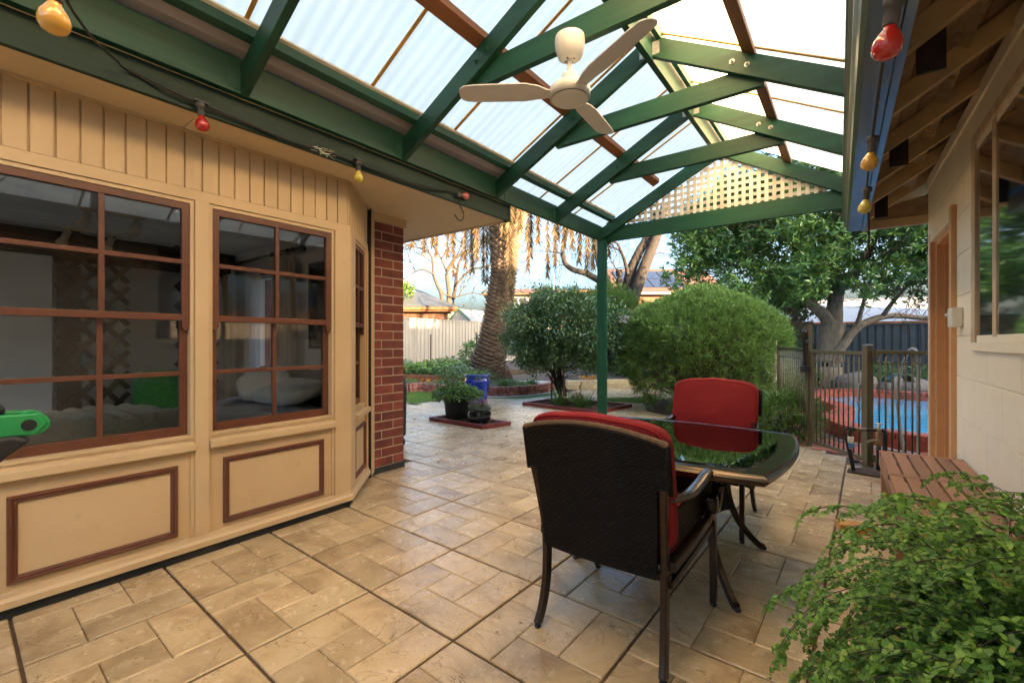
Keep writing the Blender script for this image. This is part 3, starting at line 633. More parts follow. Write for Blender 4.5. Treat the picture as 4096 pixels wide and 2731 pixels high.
# ---- room behind the bay
RX = -7.1
m = MB(); m.box((RX - 0.1, -3.0, 0.0), (RX, 2.70, 2.41)); hp(m, 'inner_wall', WALLIN)
m = MB(); m.box((RX, -3.1, 0), (-6.95, -3.0, 2.41)); m.box((-3.6, -3.1, 0), (XB - 0.11, -3.0, 2.41)); m.box((-6.95, -3.1, 0), (-3.6, -3.0, 0.1)); m.box((-6.95, -3.1, 2.3), (-3.6, -3.0, 2.41)); hp(m, 'inner_wall', WALLIN)
sd_ = bpy.data.objects.new('added_sliding_door', None); COL.objects.link(sd_); sd_.parent = house  # unseen glazed opening, added to bring more daylight into the room
for xx in (-6.95, -5.32, -3.66): MB().box((xx, -3.08, 0.1), (xx + 0.06, -3.03, 2.3)).build('frame', WHITEP, sd_)
MB().add([(-6.9, -3.05, 0.1), (-3.66, -3.05, 0.1), (-3.66, -3.05, 2.3), (-6.9, -3.05, 2.3)], [(0, 1, 2, 3)]).build('pane', PANE, sd_)
hp(MB().box((-3.6, -3.0, 0), (-3.5, Y0B, 2.41)), 'inner_wall', WALLIN); hp(MB().box((-3.8, Y0B - 0.1, 0), (XB, Y0B, ZS)), 'wall', CREAM)
m = MB(); m.box((RX, 2.66, 0), (-6.30, 2.699, 2.41)); m.box((-5.22, 2.66, 0), (-3.58, 2.699, 2.41)); m.box((-6.3, 2.66, 0), (-5.22, 2.699, 0.85)); m.box((-6.3, 2.66, 2.14), (-5.22, 2.699, 2.41)); hp(m, 'inner_wall', WALLIN)
ROOMP = [(RX, -3.0), (-3.145, -3.0), (-3.145, 1.93), (-3.72, 2.53), (-3.72, 2.69), (RX, 2.69)]
hp(MB().prism(ROOMP, 2, 2.41, 2.45), 'ceiling', CEILIN)
hp(MB().prism(ROOMP, 2, 0.002, 0.02), 'room_floor', CARPET)
hp(MB().prism([(2.66, 2.33), (2.66, 2.41), (2.58, 2.41), (2.62, 2.37)], 0, RX, -3.6), 'cornice', CEILIN)
hp(MB().box((RX + 0.001, -3.0, 2.16), (RX + 0.45, 2.58, 2.409)), 'reflection_band', DARKIN)  # dark band stands in for the brown reflection across the window tops
wr = bpy.data.objects.new('window', None); COL.objects.link(wr); wr.parent = house
frame4(MB(), 2.68, 2.74, 0, 1, 0, 1, 0.05)
m = MB()
for a_, b_ in (((-6.25, 2.71, 0.85), (-6.19, 2.76, 2.12)), ((-5.31, 2.71, 0.85), (-5.25, 2.76, 2.12)), ((-6.19, 2.71, 0.85), (-5.31, 2.76, 0.91)), ((-6.19, 2.71, 2.06), (-5.31, 2.76, 2.12))): m.box(a_, b_)
m.build('frame', WHITEP, wr); MB().add([(-6.19, 2.73, 0.91), (-5.31, 2.73, 0.91), (-5.31, 2.73, 2.06), (-6.19, 2.73, 2.06)], [(0, 1, 2, 3)]).build('pane', PANE, wr)
# door, light switch and white panel for the bright doorway on the far wall
dr = MB().box((RX + 0.001, 0.93, 0.02), (RX + 0.05, 1.12, 2.1)).build('door', DARKIN, house)
MB().lathe([(0.012, 0), (0.012, 0.03), (0.03, 0.045), (0.034, 0.06), (0.02, 0.075)], 12).xf(Matrix.Translation((RX + 0.05, 1.09, 1.23)) @ Matrix.Rotation(pi / 2, 4, 'Y')).build('door_knob', BRASS, dr, smooth=True)
hp(MB().box((RX + 0.001, 1.14, 0.02), (RX + 0.02, 1.30, 2.05)), 'bright_doorway_panel', WHITEIN)  # plain white stands in for light from the room beyond the doorway
hp(MB().box((RX + 0.001, 1.56, 1.02), (RX + 0.012, 1.62, 1.12)), 'power_point', WHITEP)
# ---- furnishings in the room
ward = thing('wardrobe', 'tall plain white wardrobe at the left end of the room', 'wardrobe', (RX + 0.3, 0.22, 0.02))
MB().box((-0.29, -0.7, 0), (0.30, 0.60, 2.1)).build('carcass', WHITEIN, ward, bevel=0.004)
for yy in (-0.05, 0.05): MB().box((0.301, yy - 0.008, 0.9), (0.325, yy + 0.008, 1.05)).build('handle', GALV, ward)
def trellis(y0, y1, label):
    t = thing('trellis_screen', label, 'trellis', (RX + 0.62, 0, 0.02), group='dark trellis screens')
    L_ = y1 - y0
    n = 11; stp = 0.235
    for s in (1, -1):
        for k in range(-2, n):
            a = Vector((0.012 * s, y0, k * stp)); c_ = Vector((0.012 * s, y1, k * stp + L_ * 1.15))
            if s < 0: a, c_ = Vector((0.012 * s, y0, k * stp + L_ * 1.15)), Vector((0.012 * s, y1, k * stp))
            if max(a.z, c_.z) < 0.05 or min(a.z, c_.z) > 2.1: continue
            MB().bar(a, c_, 0.018, 0.05).build('slat', DARKIN, t)
    return t
trellis(0.85, 1.42, 'dark timber diamond trellis screen beside the white wardrobe')
trellis(1.86, 2.30, 'narrow dark timber trellis screen near the room corner')
for k, (yc, zz, tz, lb) in enumerate(((1.08, 2.40, -6.35, 'beige twin spotlight bar deep in the room'), (1.06, 2.40, -5.3, 'beige twin spotlight bar nearest the window'))):
    t = thing('track_light', lb, 'spotlight', (tz, yc, 2.41), group='spotlights on the room ceiling')
    MB().box((-0.02, -0.22, -0.025), (0.02, 0.22, 0)).build('bar', CURT, t)
    for yy in (-0.17, 0.17):
        MB().tube([(0, yy, -0.02), (0, yy, -0.07)], 0.01, 6).build('stem', CURT, t)
        MB().lathe([(0.03, 0), (0.032, 0.08), (0.045, 0.10), (0.05, 0.14)], 14).xf(Matrix.Translation((0, yy, -0.05)) @ Matrix.Rotation(radians(160), 4, 'X')).build('spot', CURT, t, smooth=True)
def curtain(x0, x1, y, z0, z1, m, label, waves, amp=0.035):
    rn = random.Random(int(abs(x0) * 100))
    ph = [rn.uniform(0, 6) for _ in range(4)]
    def fn(u, v):
        w = 0.75 + 0.25 * (1 - v)
        xx = x0 + (x1 - x0) * (0.5 + (u - 0.5) * w)
        return (xx, y + amp * sin(u * waves * 2 * pi + ph[0]) * (0.6 + 0.4 * sin(v * 2 + ph[1])) + 0.01 * sin(u * 31 + v * 3), z0 + (z1 - z0) * v)
    o = MB().grid(fn, 60, 10).build('curtain', m, None, smooth=True); s = o.modifiers.new('s', 'SOLIDIFY'); s.thickness = 0.004
    return tag(o, label, 'curtain', 'curtains of the side window')
curtain(-6.95, -6.55, 2.54, 0.06, 2.22, CURT, 'beige gathered curtain left of the side window', 7)
curtain(-6.42, -5.92, 2.60, 0.30, 2.20, SHEER, 'white sheer curtain lit by the side window', 6, 0.02)
curtain(-5.55, -4.95, 2.54, 0.06, 2.26, CURT, 'beige gathered curtain right of the side window', 9)
t = thing('curtain_rod', 'dark timber curtain rod with rings above the side window', 'curtain rod', (-5.75, 2.52, 2.27))
MB().tube([(-1.2, 0, 0), (0.95, 0, 0)], 0.018, 10).build('rod', DARKIN, t, smooth=True)
for k in range(5): MB().lathe([(0.026, -0.008), (0.034, 0), (0.026, 0.008)], 12).xf(Matrix.Translation((0.3 + k * 0.12, 0, 0)) @ Matrix.Rotation(pi / 2, 4, 'Y')).build('ring', DARKIN, t)
MB().ball((0.98, 0, 0), 0.035).build('finial', DARKIN, t, smooth=True)
t = thing('picture', 'dark framed picture beside the right curtain', 'picture', (-4.55, 2.655, 1.17))
frame4(MB(), 0, 0.025, 0, 0.6, 0, 0.95, 0.04).xf(Matrix.Rotation(-pi / 2, 4, 'Z') @ Matrix.Translation((0, -0.3, 0))).build('frame', BLACKP, t)
MB().box((-0.258, -0.014, 0.042), (0.258, -0.004, 0.908)).build('print', DKGLASS, t)
bed = thing('bed', 'low bed with a grey spread under the bay windows', 'bed', (-4.52, 0.98, 0.02))
MB().box((-0.85, -1.1, 0.12), (0.85, 1.35, 0.34)).build('base', DARKIN, bed)
rng0 = np.random.RandomState(3)
def bedtop(u, v):
    x = -0.88 + 1.76 * u; y = -1.12 + 2.48 * v
    e = min(1, min(u, 1 - u) * 14) * min(1, min(v, 1 - v) * 20)
    return (x, y, 0.36 + 0.28 * (e ** 0.4) + 0.012 * sin(x * 9 + 2 * sin(y * 4)) + 0.008 * sin(y * 23 + x * 5) - 0.36 * (1 - e) * 0.3)
MB().grid(bedtop, 40, 60).build('spread', BEDM, bed, smooth=True)
MB().box((-0.86, 1.36, 0.1), (0.86, 1.42, 0.95)).build('headboard', DARKIN, bed, bevel=0.01)
def softbox(L_, W_, T_, rngs, e=0.45, nu=26, nv=14, sag=0.0):
    def fn(u, v):
        a, q = 2 * pi * u, pi * (v - 0.5)
        sgn = lambda t, p: math.copysign(abs(t) ** p, t)
        return (L_ / 2 * sgn(cos(q), 0.6) * sgn(cos(a), e), W_ / 2 * sgn(cos(q), 0.6) * sgn(sin(a), e), T_ / 2 * sgn(sin(q), 0.8) + sag * sin(a * 2 + rngs) * cos(q) * 0.02)
    return MB().grid(fn, nu, nv)
for (x, y, z, rx, ry, rz, lb) in ((-4.25, 2.12, 0.78, 0.25, 0.0, 0.1, 'pale pillow lying flat at the head of the bed'), (-4.75, 2.10, 0.84, 0.35, 0.15, -0.3, 'crumpled pale pillow propped behind the flat one')):
    o = softbox(0.72, 0.48, 0.17, x).build('pillow', PILLOW, None, smooth=True); o.location = (x, y, z); o.rotation_euler = (rx, ry, rz); tag(o, lb, 'pillow', 'bed pillows')
def bl(u, v):
    x = -0.42 + 0.84 * u; y = -0.46 + 0.92 * v
    e = (min(1, min(u, 1 - u) * 7) * min(1, min(v, 1 - v) * 9)) ** 0.5
    return (x, y, e * (0.115 + 0.022 * abs(sin(v * 9 * pi / 1.0 + 0.4 * sin(u * 6))) + 0.008 * sin(u * 14 + v * 9)))
o = MB().grid(bl, 40, 60).build('folded_blanket', FLEECE, None, smooth=True); o.location = (-3.95, 0.66, 0.66); o.rotation_euler = (0, 0, 0.12); tag(o, 'thick cream fleece blanket folded on the bed', 'blanket')
o = softbox(0.42, 0.40, 0.14, 1).build('cushion', CUSHG, None, smooth=True); o.location = (-4.86, 1.30, 0.80); o.rotation_euler = (radians(70), 0, radians(70)); tag(o, 'green square cushion leaning at the back of the bed', 'cushion')
# ---------------------------------------------------------------- pergola
perg = thing('pergola', 'green timber gabled pergola with translucent corrugated roof', 'pergola')
def pp(b, name, m, **k): return b.build(name, m, perg, **k)
YS = [-1.13, -0.03, 1.08, 2.186, 3.281, 4.357, 5.50]
XBm, ZB = -2.66, 2.60           # beam face, underside
sL, sR = 0.515, 0.565
XR = -1.19; ZR = ZB + (XR - XBm) * sL      # rafter underside at ridge
pp(MB().box((XBm - 0.045, -1.3, 2.60), (XBm, 3.40, 2.79)), 'eave_beam', GREENP, bevel=0.003)
pp(MB().box((XBm - 0.045, 3.404, 2.598), (XBm, 5.53, 2.785)), 'eave_beam', GREENP, bevel=0.003)
pp(MB().box((0.1015, -1.3, 2.43), (0.145, 5.53, 2.60)), 'eave_beam', GREENP, bevel=0.003)
pp(MB().box((XR - 0.0225, -1.3, ZR - 0.035), (XR + 0.0225, 5.54, ZR + 0.155)), 'ridge_beam', GREENP, bevel=0.003)
pp(MB().box((XR + 0.05, -1.3, ZR + 0.10), (XR + 0.085, 5.54, ZR + 0.175)), 'ridge_batten', GREENP, bevel=0.002)
RH = 0.155                       # vertical depth of a rafter
for y in YS:
    y0, y1 = y - 0.0225, y + 0.0225
    pp(MB().prism([(XBm + 0.001, ZB), (XR - 0.024, ZR - 0.012), (XR - 0.024, ZR - 0.012 + RH), (XBm + 0.001, ZB + RH)], 1, y0, y1), 'rafter', GREENX, bevel=0.003)
    zr = ZR - 0.012; xe = 0.099
    pp(MB().prism([(XR + 0.024, zr), (xe, zr - (xe - XR) * sR), (xe, zr - (xe - XR) * sR + RH), (XR + 0.024, zr + RH)], 1, y0, y1), 'rafter', GREENX, bevel=0.003)
    if y < 5.4:
        tz0, tz1 = 2.915, 3.060
        def xl(z): return XBm + (z - ZB) / sL
        def xr(z): return XR + (zr - z) / sR
        pp(MB().prism([(xl(tz0) + 0.02, tz0), (xr(tz0) - 0.02, tz0), (xr(tz0) - 0.02, tz0 + 0.02), (xr(tz1) + 0.06, tz1), (xl(tz1) - 0.06, tz1), (xl(tz0) + 0.02, tz0 + 0.02)], 1, y1 + 0.001, y1 + 0.046), 'collar_tie', GREENX, bevel=0.003)
        for (bx, bz) in ((xl(2.99) - 0.02, 2.985), (xl(2.99) + 0.07, 3.02), (xr(2.99) + 0.02, 2.99), (xr(2.99) - 0.07, 3.02)):
            zz = ZB + (bx - XBm) * sL + RH * 0.45 if bx < XR else zr - (bx - XR) * sR + RH * 0.5
            MB().lathe([(0.018, 0), (0.018, 0.004), (0.010, 0.0045), (0.010, 0.014), (0.005, 0.0145), (0.005, 0.026)], 8).xf(Matrix.Translation((bx, y0, zz)) @ Matrix.Rotation(pi / 2, 4, 'X')).build('bolt', GREENP if bx < XR else GALV, perg)
    for s in (-1, 1):            # galvanised hangers at the ridge, painted ones at the beam
        pp(MB().box((XR + s * 0.0235 - 0.0 if s > 0 else XR - 0.075, y0 - 0.003, zr + 0.01), (XR + 0.075 if s > 0 else XR - 0.0235, y0 - 0.001, zr + 0.105)), 'hanger_bracket', GALV)
    pp(MB().box((XBm + 0.0005, y0 - 0.062, ZB + 0.02), (XBm + 0.004, y0 - 0.001, ZB + 0.125)), 'hanger_bracket', GREENP)
# purlins on the rafters
def pl(x0, x1, side, m, name, th=0.045, y0=-1.3, y1=5.56, up=0.0):
    if side == 'L':
        f = lambda x: ZB + (x - XBm) * sL + RH + up
    else: f = lambda x: ZR - 0.012 - (x - XR) * sR + RH + up
    pp(MB().prism([(x0, f(x0)), (x1, f(x1)), (x1, f(x1) + th), (x0, f(x0) + th)], 1, y0, y1), name, m, bevel=0.002)
pl(-2.535, -2.495, 'L', GREENP, 'purlin', 0.050); pl(-2.512, -2.478, 'L', LATT, 'purlin_cap', 0.012, up=0.0505)
pl(-1.925, -1.850, 'L', BROWNW, 'purlin', 0.045, y1=5.40)
pl(-0.575, -0.495, 'R', BROWNW, 'purlin', 0.045, y1=5.66)
pl(0.02, 0.07, 'R', GREENP, 'purlin', 0.045)
# corrugated translucent sheets, one object per 0.76 m sheet, with amber lap strips
OFF = RH + 0.075; sheet = {}
def corr(side):
    nper = 10; n = nper * 8; w = 0.79
    if side == 'L': xa, xb_ = -2.80, XR - 0.005; f = lambda x: ZB + (x - XBm) * sL + OFF
    else: xa, xb_ = XR + 0.02, 0.45; f = lambda x: ZR - 0.012 - (x - XR) * sR + OFF
    b = MB()
    def fn(u, v):
        x = xa + (xb_ - xa) * v
        return (x, w * u, f(x) + 0.006 * cos(u * nper * 2 * pi))
    return b.grid(fn, n, 1)
for side in 'LR':
    y = 1.775 - 0.76 * 4
    k = 0
    while y < 5.5:
        if side not in sheet: o = corr(side).build('roof_sheet', SHEETM, perg, smooth=True); sheet[side] = o
        else: o = inst(sheet[side], name='roof_sheet')
        o.location = (0, y - 0.012, 0.0015 * (k % 2)); k += 1
        if y > -1.4:
            if side == 'L': p, q = (-2.78, y, ZB + (-2.78 - XBm) * sL + OFF - 0.016), (XR - 0.01, y, ZR + OFF - 0.016)
            else: p, q = (XR + 0.03, y, ZR - 0.03 + OFF - 0.016), (0.44, y, ZR - 0.012 - (0.44 - XR) * sR + OFF - 0.016)
            pp(MB().bar(p, q, 0.022, 0.006), 'lap_strip', LAPW)
        y += 0.76
# gable end: tie beam, lattice, trims, post
YT = 5.5035
pp(MB().box((XBm - 0.0455, YT + 0.02, 2.575), (0.098, YT + 0.066, 2.765)), 'tie_beam', GREENX, bevel=0.003)
pp(MB().prism([(XBm - 0.03, 2.48), (XBm + 0.12, 2.5745), (XBm - 0.03, 2.5745)], 1, YT + 0.024, YT + 0.06), 'corner_brace', GREENP)
lat = MB()
zl0 = 2.7655
xa_, xb_, xap, zap = -2.42, -0.10, -1.20, 3.335
def ztop(x): return zl0 + (x - xa_) / (xap - xa_) * (zap - zl0) if x < xap else zl0 + (xb_ - x) / (xb_ - xap) * (zap - zl0)
lattice = MB().bar((xa_, YT + 0.018, zl0 + 0.03), (xap, YT + 0.018, zap + 0.03), 0.014, 0.05).build('lattice', LATT, perg, bevel=0.002)
MB().bar((xap, YT + 0.016, zap + 0.03), (xb_, YT + 0.016, zl0 + 0.03), 0.014, 0.05).build('lattice_trim', LATT, lattice, bevel=0.002)
x = xa_ + 0.05
while x < xb_ - 0.03:
    MB().box((x - 0.018, YT + 0.030, zl0), (x + 0.018, YT + 0.038, ztop(x))).build('slat', LATT, lattice); x += 0.0745
z = zl0 + 0.035
while z < zap - 0.02:
    t = (z - zl0) / (zap - zl0); MB().box((xa_ + (xap - xa_) * t, YT + 0.0385, z - 0.018), (xb_ + (xap - xb_) * t, YT + 0.0465, z + 0.018)).build('slat', LATT, lattice); z += 0.0745
post = MB().box((-2.712, YT - 0.03, 0), (-2.600, YT + 0.0195, 2.60)); post.box((-2.690, YT + 0.0199, 0), (-2.615, YT + 0.07, 2.574))
pp(post, 'post', GREENZ, bevel=0.004)
pp(MB().box((-2.5995, YT - 0.018, 0), (-2.580, YT + 0.004, 2.56)), 'conduit', GREENZ)
for zz in (0.55, 2.05): pp(MB().box((-2.714, YT - 0.036, zz), (-2.578, YT - 0.0305, zz + 0.03)), 'saddle_clip', GREENZ)
pp(MB().box((0.12, YT - 0.03, 0), (0.14, YT - 0.01, 0.01)), 'foot', GREENP)
# ---------------------------------------------------------------- ceiling fan
fan = thing('ceiling_fan', 'white three-bladed ceiling fan with round light below', 'ceiling fan', (-1.24, 2.17, 2.575))
MB().lathe([(0.04, 0.23), (0.066, 0.245), (0.080, 0.29), (0.083, 0.33), (0.080, 0.355), (0.03, 0.362)], 28).build('canopy', FANW, fan, smooth=True, bevel=0)
MB().lathe([(0.012, 0.11), (0.012, 0.24)], 12).build('down_rod', FANW, fan, smooth=True)
MB().lathe([(0.042, 0.075), (0.043, 0.145), (0.032, 0.158)], 20).build('rod_cover', FANW, fan, smooth=True)
MB().lathe([(0.085, 0.012), (0.110, 0.016), (0.113, 0.05), (0.11, 0.07), (0.075, 0.10), (0.045, 0.118)], 32).build('motor_housing', FANW, fan, smooth=True)
MB().lathe([(0.001, 0.0), (0.07, 0.001), (0.095, 0.006), (0.100, 0.014), (0.098, 0.02)], 32).build('light_diffuser', WHITEP, fan, smooth=True)
MB().lathe([(0.1015, 0.012), (0.1035, 0.016)], 32, cap=False).build('shadow_gap', BLACKP, fan)
for k in range(4): MB().box((0.014 * cos(k * 1.57) - 0.004 + 0.012 * cos(k * 1.57), 0.026 * sin(k * 1.57) - 0.004, 0.226), (0.014 * cos(k * 1.57) + 0.004 + 0.012 * cos(k * 1.57), 0.026 * sin(k * 1.57) + 0.004, 0.2295)).build('canopy_screw', BLACKP, fan)
def blade():
    st = [(0.06, 0.075, 0.035), (0.12, 0.070, 0.045), (0.18, 0.105, 0.055), (0.25, 0.130, 0.058), (0.40, 0.128, 0.060), (0.53, 0.124, 0.062), (0.585, 0.110, 0.063), (0.608, 0.078, 0.063), (0.616, 0.030, 0.063)]
    vs = []
    for r, w, z in st:
        for s, dz in ((-1, 0), (1, 0)):
            for t in (0, 0.006):
                pit = 0.22 * min(1, (r - 0.05) / 0.15)
                vs.append((r, s * w / 2 * cos(pit), z + s * w / 2 * sin(pit) + t))
    fs = []
    for i in range(len(st) - 1):
        a = 4 * i; c_ = a + 4
        fs += [(a, a + 2, c_ + 2, c_), (a + 1, c_ + 1, c_ + 3, a + 3), (a, c_, c_ + 1, a + 1), (a + 2, a + 3, c_ + 3, c_ + 2)]
    fs += [(0, 1, 3, 2), tuple(4 * (len(st) - 1) + q for q in (0, 2, 3, 1))]
    return MB().add(vs, fs)
o = blade().build('blade', FANB, fan, smooth=False, fix=True); o.rotation_euler = (0, 0, radians(-147))
for a in (-25, 96): inst(o, rot=(0, 0, radians(a)), name='blade')
# ---------------------------------------------------------------- string lights
def bulb_set(parent, loc, colr, rot=(pi, 0, 0), s=1.0):
    M = Matrix.Translation(loc) @ Matrix.Rotation(rot[2], 4, 'Z') @ Matrix.Rotation(rot[1], 4, 'Y') @ Matrix.Rotation(rot[0], 4, 'X') @ Matrix.Scale(s, 4)
    so = MB().lathe([(0.014, -0.035), (0.022, -0.03), (0.022, -0.008), (0.016, -0.006), (0.0165, 0.03), (0.0145, 0.035)], 14).xf(M).build('socket', RUBBER, parent, smooth=True)
    MB().lathe([(0.013, 0.033), (0.0145, 0.041), (0.021, 0.051), (0.029, 0.064), (0.0325, 0.078), (0.031, 0.092), (0.024, 0.104), (0.012, 0.1105), (0.001, 0.112)], 18).xf(M).build('bulb', BULBM[colr], so, smooth=True)
t = thing('string_light', 'coloured bulbs on a black cable along the house fascia', 'string light')
cab = [(-0.6, -0.15, 2.50), (-1.2, 0.05, 2.26), (-1.56, 0.20, 2.165), (-1.75, 0.25, 2.20), (-2.0, 0.33, 2.27), (-2.29, 0.42, 2.375), (-2.55, 0.52, 2.47), (-2.70, 0.583, 2.52), (-2.70, 0.75, 2.485), (-2.70, 0.888, 2.475), (-2.70, 1.10, 2.47), (-2.70, 1.35, 2.458), (-2.70, 1.58, 2.475), (-2.70, 1.815, 2.470), (-2.70, 2.15, 2.462), (-2.70, 2.5, 2.475), (-2.70, 2.70, 2.515), (-2.70, 2.79, 2.505), (-2.70, 2.81, 2.44), (-2.69, 2.86, 2.36), (-2.685, 2.83, 2.295), (-2.68, 2.78, 2.29), (-2.675, 2.73, 2.325)]
MB().tube(smoothpts(cab, 4), 0.0048, 6).build('cable', CABLE, t, smooth=True)
MB().tube(smoothpts([(p[0] - 0.006, p[1] + 0.01, p[2] + 0.008 + 0.006 * sin(i)) for i, p in enumerate(cab[7:17])], 4), 0.0045, 6).build('cable', CABLE, t, smooth=True)
bulb_set(t, (-1.59, 0.205, 2.135), 'orange', (pi, 0.12, 0)); bulb_set(t, (-2.695, 0.882, 2.455), 'red', (pi + 0.1, 0.0, 0)); bulb_set(t, (-2.695, 1.817, 2.452), 'yellow')
bulb_set(t, (-2.695, 2.81, 2.510), 'pink', (-pi / 2 + 0.15, 0, 0))
for y_ in (0.882, 1.817): MB().box((-2.716, y_ - 0.032, 2.486), (-2.675, y_ + 0.032, 2.494)).build('mounting_plate', RUBBER, t)
nest = MB(); rn = random.Random(2)
for k in range(26):
    p = Vector((-2.695 + rn.uniform(-0.01, 0.012), 1.57 + rn.uniform(-0.05, 0.05), 2.475 + rn.uniform(-0.02, 0.01))); q = p + Vector((rn.uniform(-0.01, 0.01), rn.uniform(-0.05, 0.05), rn.uniform(-0.035, 0.02)))
    nest.tube([p, q], 0.0012, 3)
nest.build('straw_tuft', LATT, t)
# ---------------------------------------------------------------- garage on the right (whole building turned 1 degree)
gar = thing('garage', 'cream painted block garage with open eaves and a steel gutter', 'garage', (0, 0, 0), radians(1.0))
def gp(b, name, m, **k): return b.build(name, m, gar, **k)
XG, YC, ZW = 0.66, 5.57, 2.72
DY0, DY1, DZ = 4.40, 5.24, 2.10        # door opening
WY0, WY1, GZ0, GZ1 = 1.75, 3.80, 1.245, 2.42
core = MB()
core.box((XG + 0.012, -9.0, -0.02), (XG + 0.15, WY0, ZW)); core.box((XG + 0.012, WY0, -0.02), (XG + 0.15, WY1, GZ0)); core.box((XG + 0.012, WY0, GZ1), (XG + 0.15, WY1, ZW))
core.box((XG + 0.012, WY1, -0.02), (XG + 0.15, DY0, ZW)); core.box((XG + 0.012, DY0, DZ), (XG + 0.15, DY1, ZW)); core.box((XG + 0.012, DY1, -0.02), (XG + 0.15, YC - 0.012, ZW))
core.box((XG + 0.15, YC - 0.15, -0.02), (3.74, YC - 0.012, ZW)); core.box((3.6, -9.0, -0.02), (3.74, YC - 0.151, ZW)); core.box((XG + 0.15, -9.0, -0.02), (3.6, -8.9, ZW))
wallg = gp(core, 'block_wall', BLOCKP)
bc = {}
def block(y0, y1, z0, z1):
    key = (round(y1 - y0, 3), round(z1 - z0, 3))
    if key not in bc:
        o = MB().cbox((0, 0, 0), (0.0118, y1 - y0, z1 - z0)).build('block', BLOCKP, wallg, bevel=0.003); bc[key] = o
    else: o = inst(bc[key], name='block')
    o.location = (XG + 0.0059, (y0 + y1) / 2, (z0 + z1) / 2)
CH, CL = 0.2735, 0.58
for k in range(10):
    z0 = k * CH + 0.0015 - 0.08; z1 = z0 + CH - 0.003
    z0 = max(z0, 0.0); z1 = min(z1, ZW - 0.002)
    ys = []; y = YC - (CL if k % 2 else CL / 2) + 0.0; edge = YC
    while edge > 0.2:
        ys.append((max(y, 0.2) + 0.0015, edge - 0.0015)); edge = y; y -= CL
    for (a, c) in ys:
        segs = [(a, c)]
        for (o0, o1, q0, q1) in ((DY0, DY1, -1, DZ), (WY0, WY1, GZ0, GZ1)):
            if (z0 + z1) / 2 < q0 or (z0 + z1) / 2 > q1: continue
            ns = []
            for (s0, s1) in segs:
                if s1 <= o0 or s0 >= o1: ns.append((s0, s1)); continue
                if s0 < o0: ns.append((s0, o0))
                if s1 > o1: ns.append((o1, s1))
            segs = ns
        for (s0, s1) in segs:
            if s1 - s0 > 0.02: block(s0, s1, z0, z1)
# timber wall plate at eaves + roof
gp(MB().box((XG - 0.012, 0.0, ZW - 0.085), (XG - 0.0005, YC, ZW)), 'wall_plate', BLOCKP)
SG = 0.65
def zg(x): return 2.70 - (XG - x) * SG
RY = [5.52, 4.90, 4.28, 3.66, 3.04, 2.42, 1.80, 1.18, 0.56]
for y in RY:
    gp(MB().prism([(0.185, zg(0.185)), (XG + 0.1, zg(XG + 0.1)), (XG + 0.1, zg(XG + 0.1) + 0.11), (0.185, zg(0.185) + 0.11)], 1, y - 0.024, y + 0.024), 'rafter', RAFTC, bevel=0.002)
for k in range(7):
    xa = 0.13 + k * 0.083; xb2 = xa + 0.078
    up = 0.112
    gp(MB().prism([(xa, zg(xa) + up), (xb2, zg(xb2) + up), (xb2, zg(xb2) + up + 0.02), (xa, zg(xa) + up + 0.02)], 1, -1.0, 5.80), 'roof_board', ROUGHT)
gp(MB().prism([(0.06, zg(0.06) + 0.145), (2.2, zg(2.2) + 0.145), (4.34, zg(0.06) + 0.145), (4.34, zg(0.06) + 0.105), (2.2, zg(2.2) + 0.105), (0.72, zg(0.72) + 0.135), (0.06, zg(0.06) + 0.135)], 1, -9.3, 5.85), 'roof', ROOFT)
gp(MB().prism([(0.66, 2.72), (2.2, zg(2.2) + 0.10), (3.74, 2.72)], 1, YC - 0.15, YC - 0.05), 'gable_wall', BLOCKP)
gp(MB().bar((0.16, 5.80, zg(0.16) + 0.05), (1.2, 5.80, zg(1.2) + 0.05), 0.03, 0.16), 'barge_board', RAFTC, bevel=0.002)
gp(MB().prism([(0.23, 2.415), (0.68, 2.415), (0.68, 2.60), (0.42, 2.545)], 1, YC - 0.02, YC + 0.0), 'eave_end_board', ROUGHT)
gp(MB().box((0.24, YC - 0.025, 2.33), (0.70, YC + 0.02, 2.41)), 'eave_end_plate', RAFTC, bevel=0.004)
for (y, dz) in ((5.18, 0), (3.75, 0.0), (2.55, 0.0)):
    gp(MB().box((0.255, y - 0.10, zg(0.30) - 0.13), (0.345, y - 0.088, zg(0.30) + 0.08)), 'hanging_board', DARKW)
# gutter and fascia
fas = gp(MB().box((0.172, -1.0, 2.300), (0.200, 5.42, 2.46)), 'fascia', GUTBLUE)
prof = [(0.165, 2.315), (0.075, 2.305), (0.058, 2.318), (0.052, 2.345), (0.040, 2.362), (0.040, 2.40), (0.028, 2.412), (0.028, 2.43), (0.020, 2.436), (0.020, 2.455), (0.034, 2.455), (0.034, 2.44), (0.046, 2.405), (0.05, 2.365), (0.065, 2.335), (0.08, 2.318), (0.165, 2.326)]
b = MB(); n = len(prof)
vs = [(x, yy, z) for yy in (-1.0, 5.40) for x, z in prof]
gp(MB().add(vs, [(i, (i + 1) % n, n + (i + 1) % n, n + i) for i in range(n)] + [tuple(range(n)), tuple(range(n, 2 * n))]), 'gutter', GUTFRONT, fix=True)
gp(MB().box((0.078, -1.0, 2.3015), (0.166, 5.40, 2.3045)), 'gutter_base', GUTBLUE)
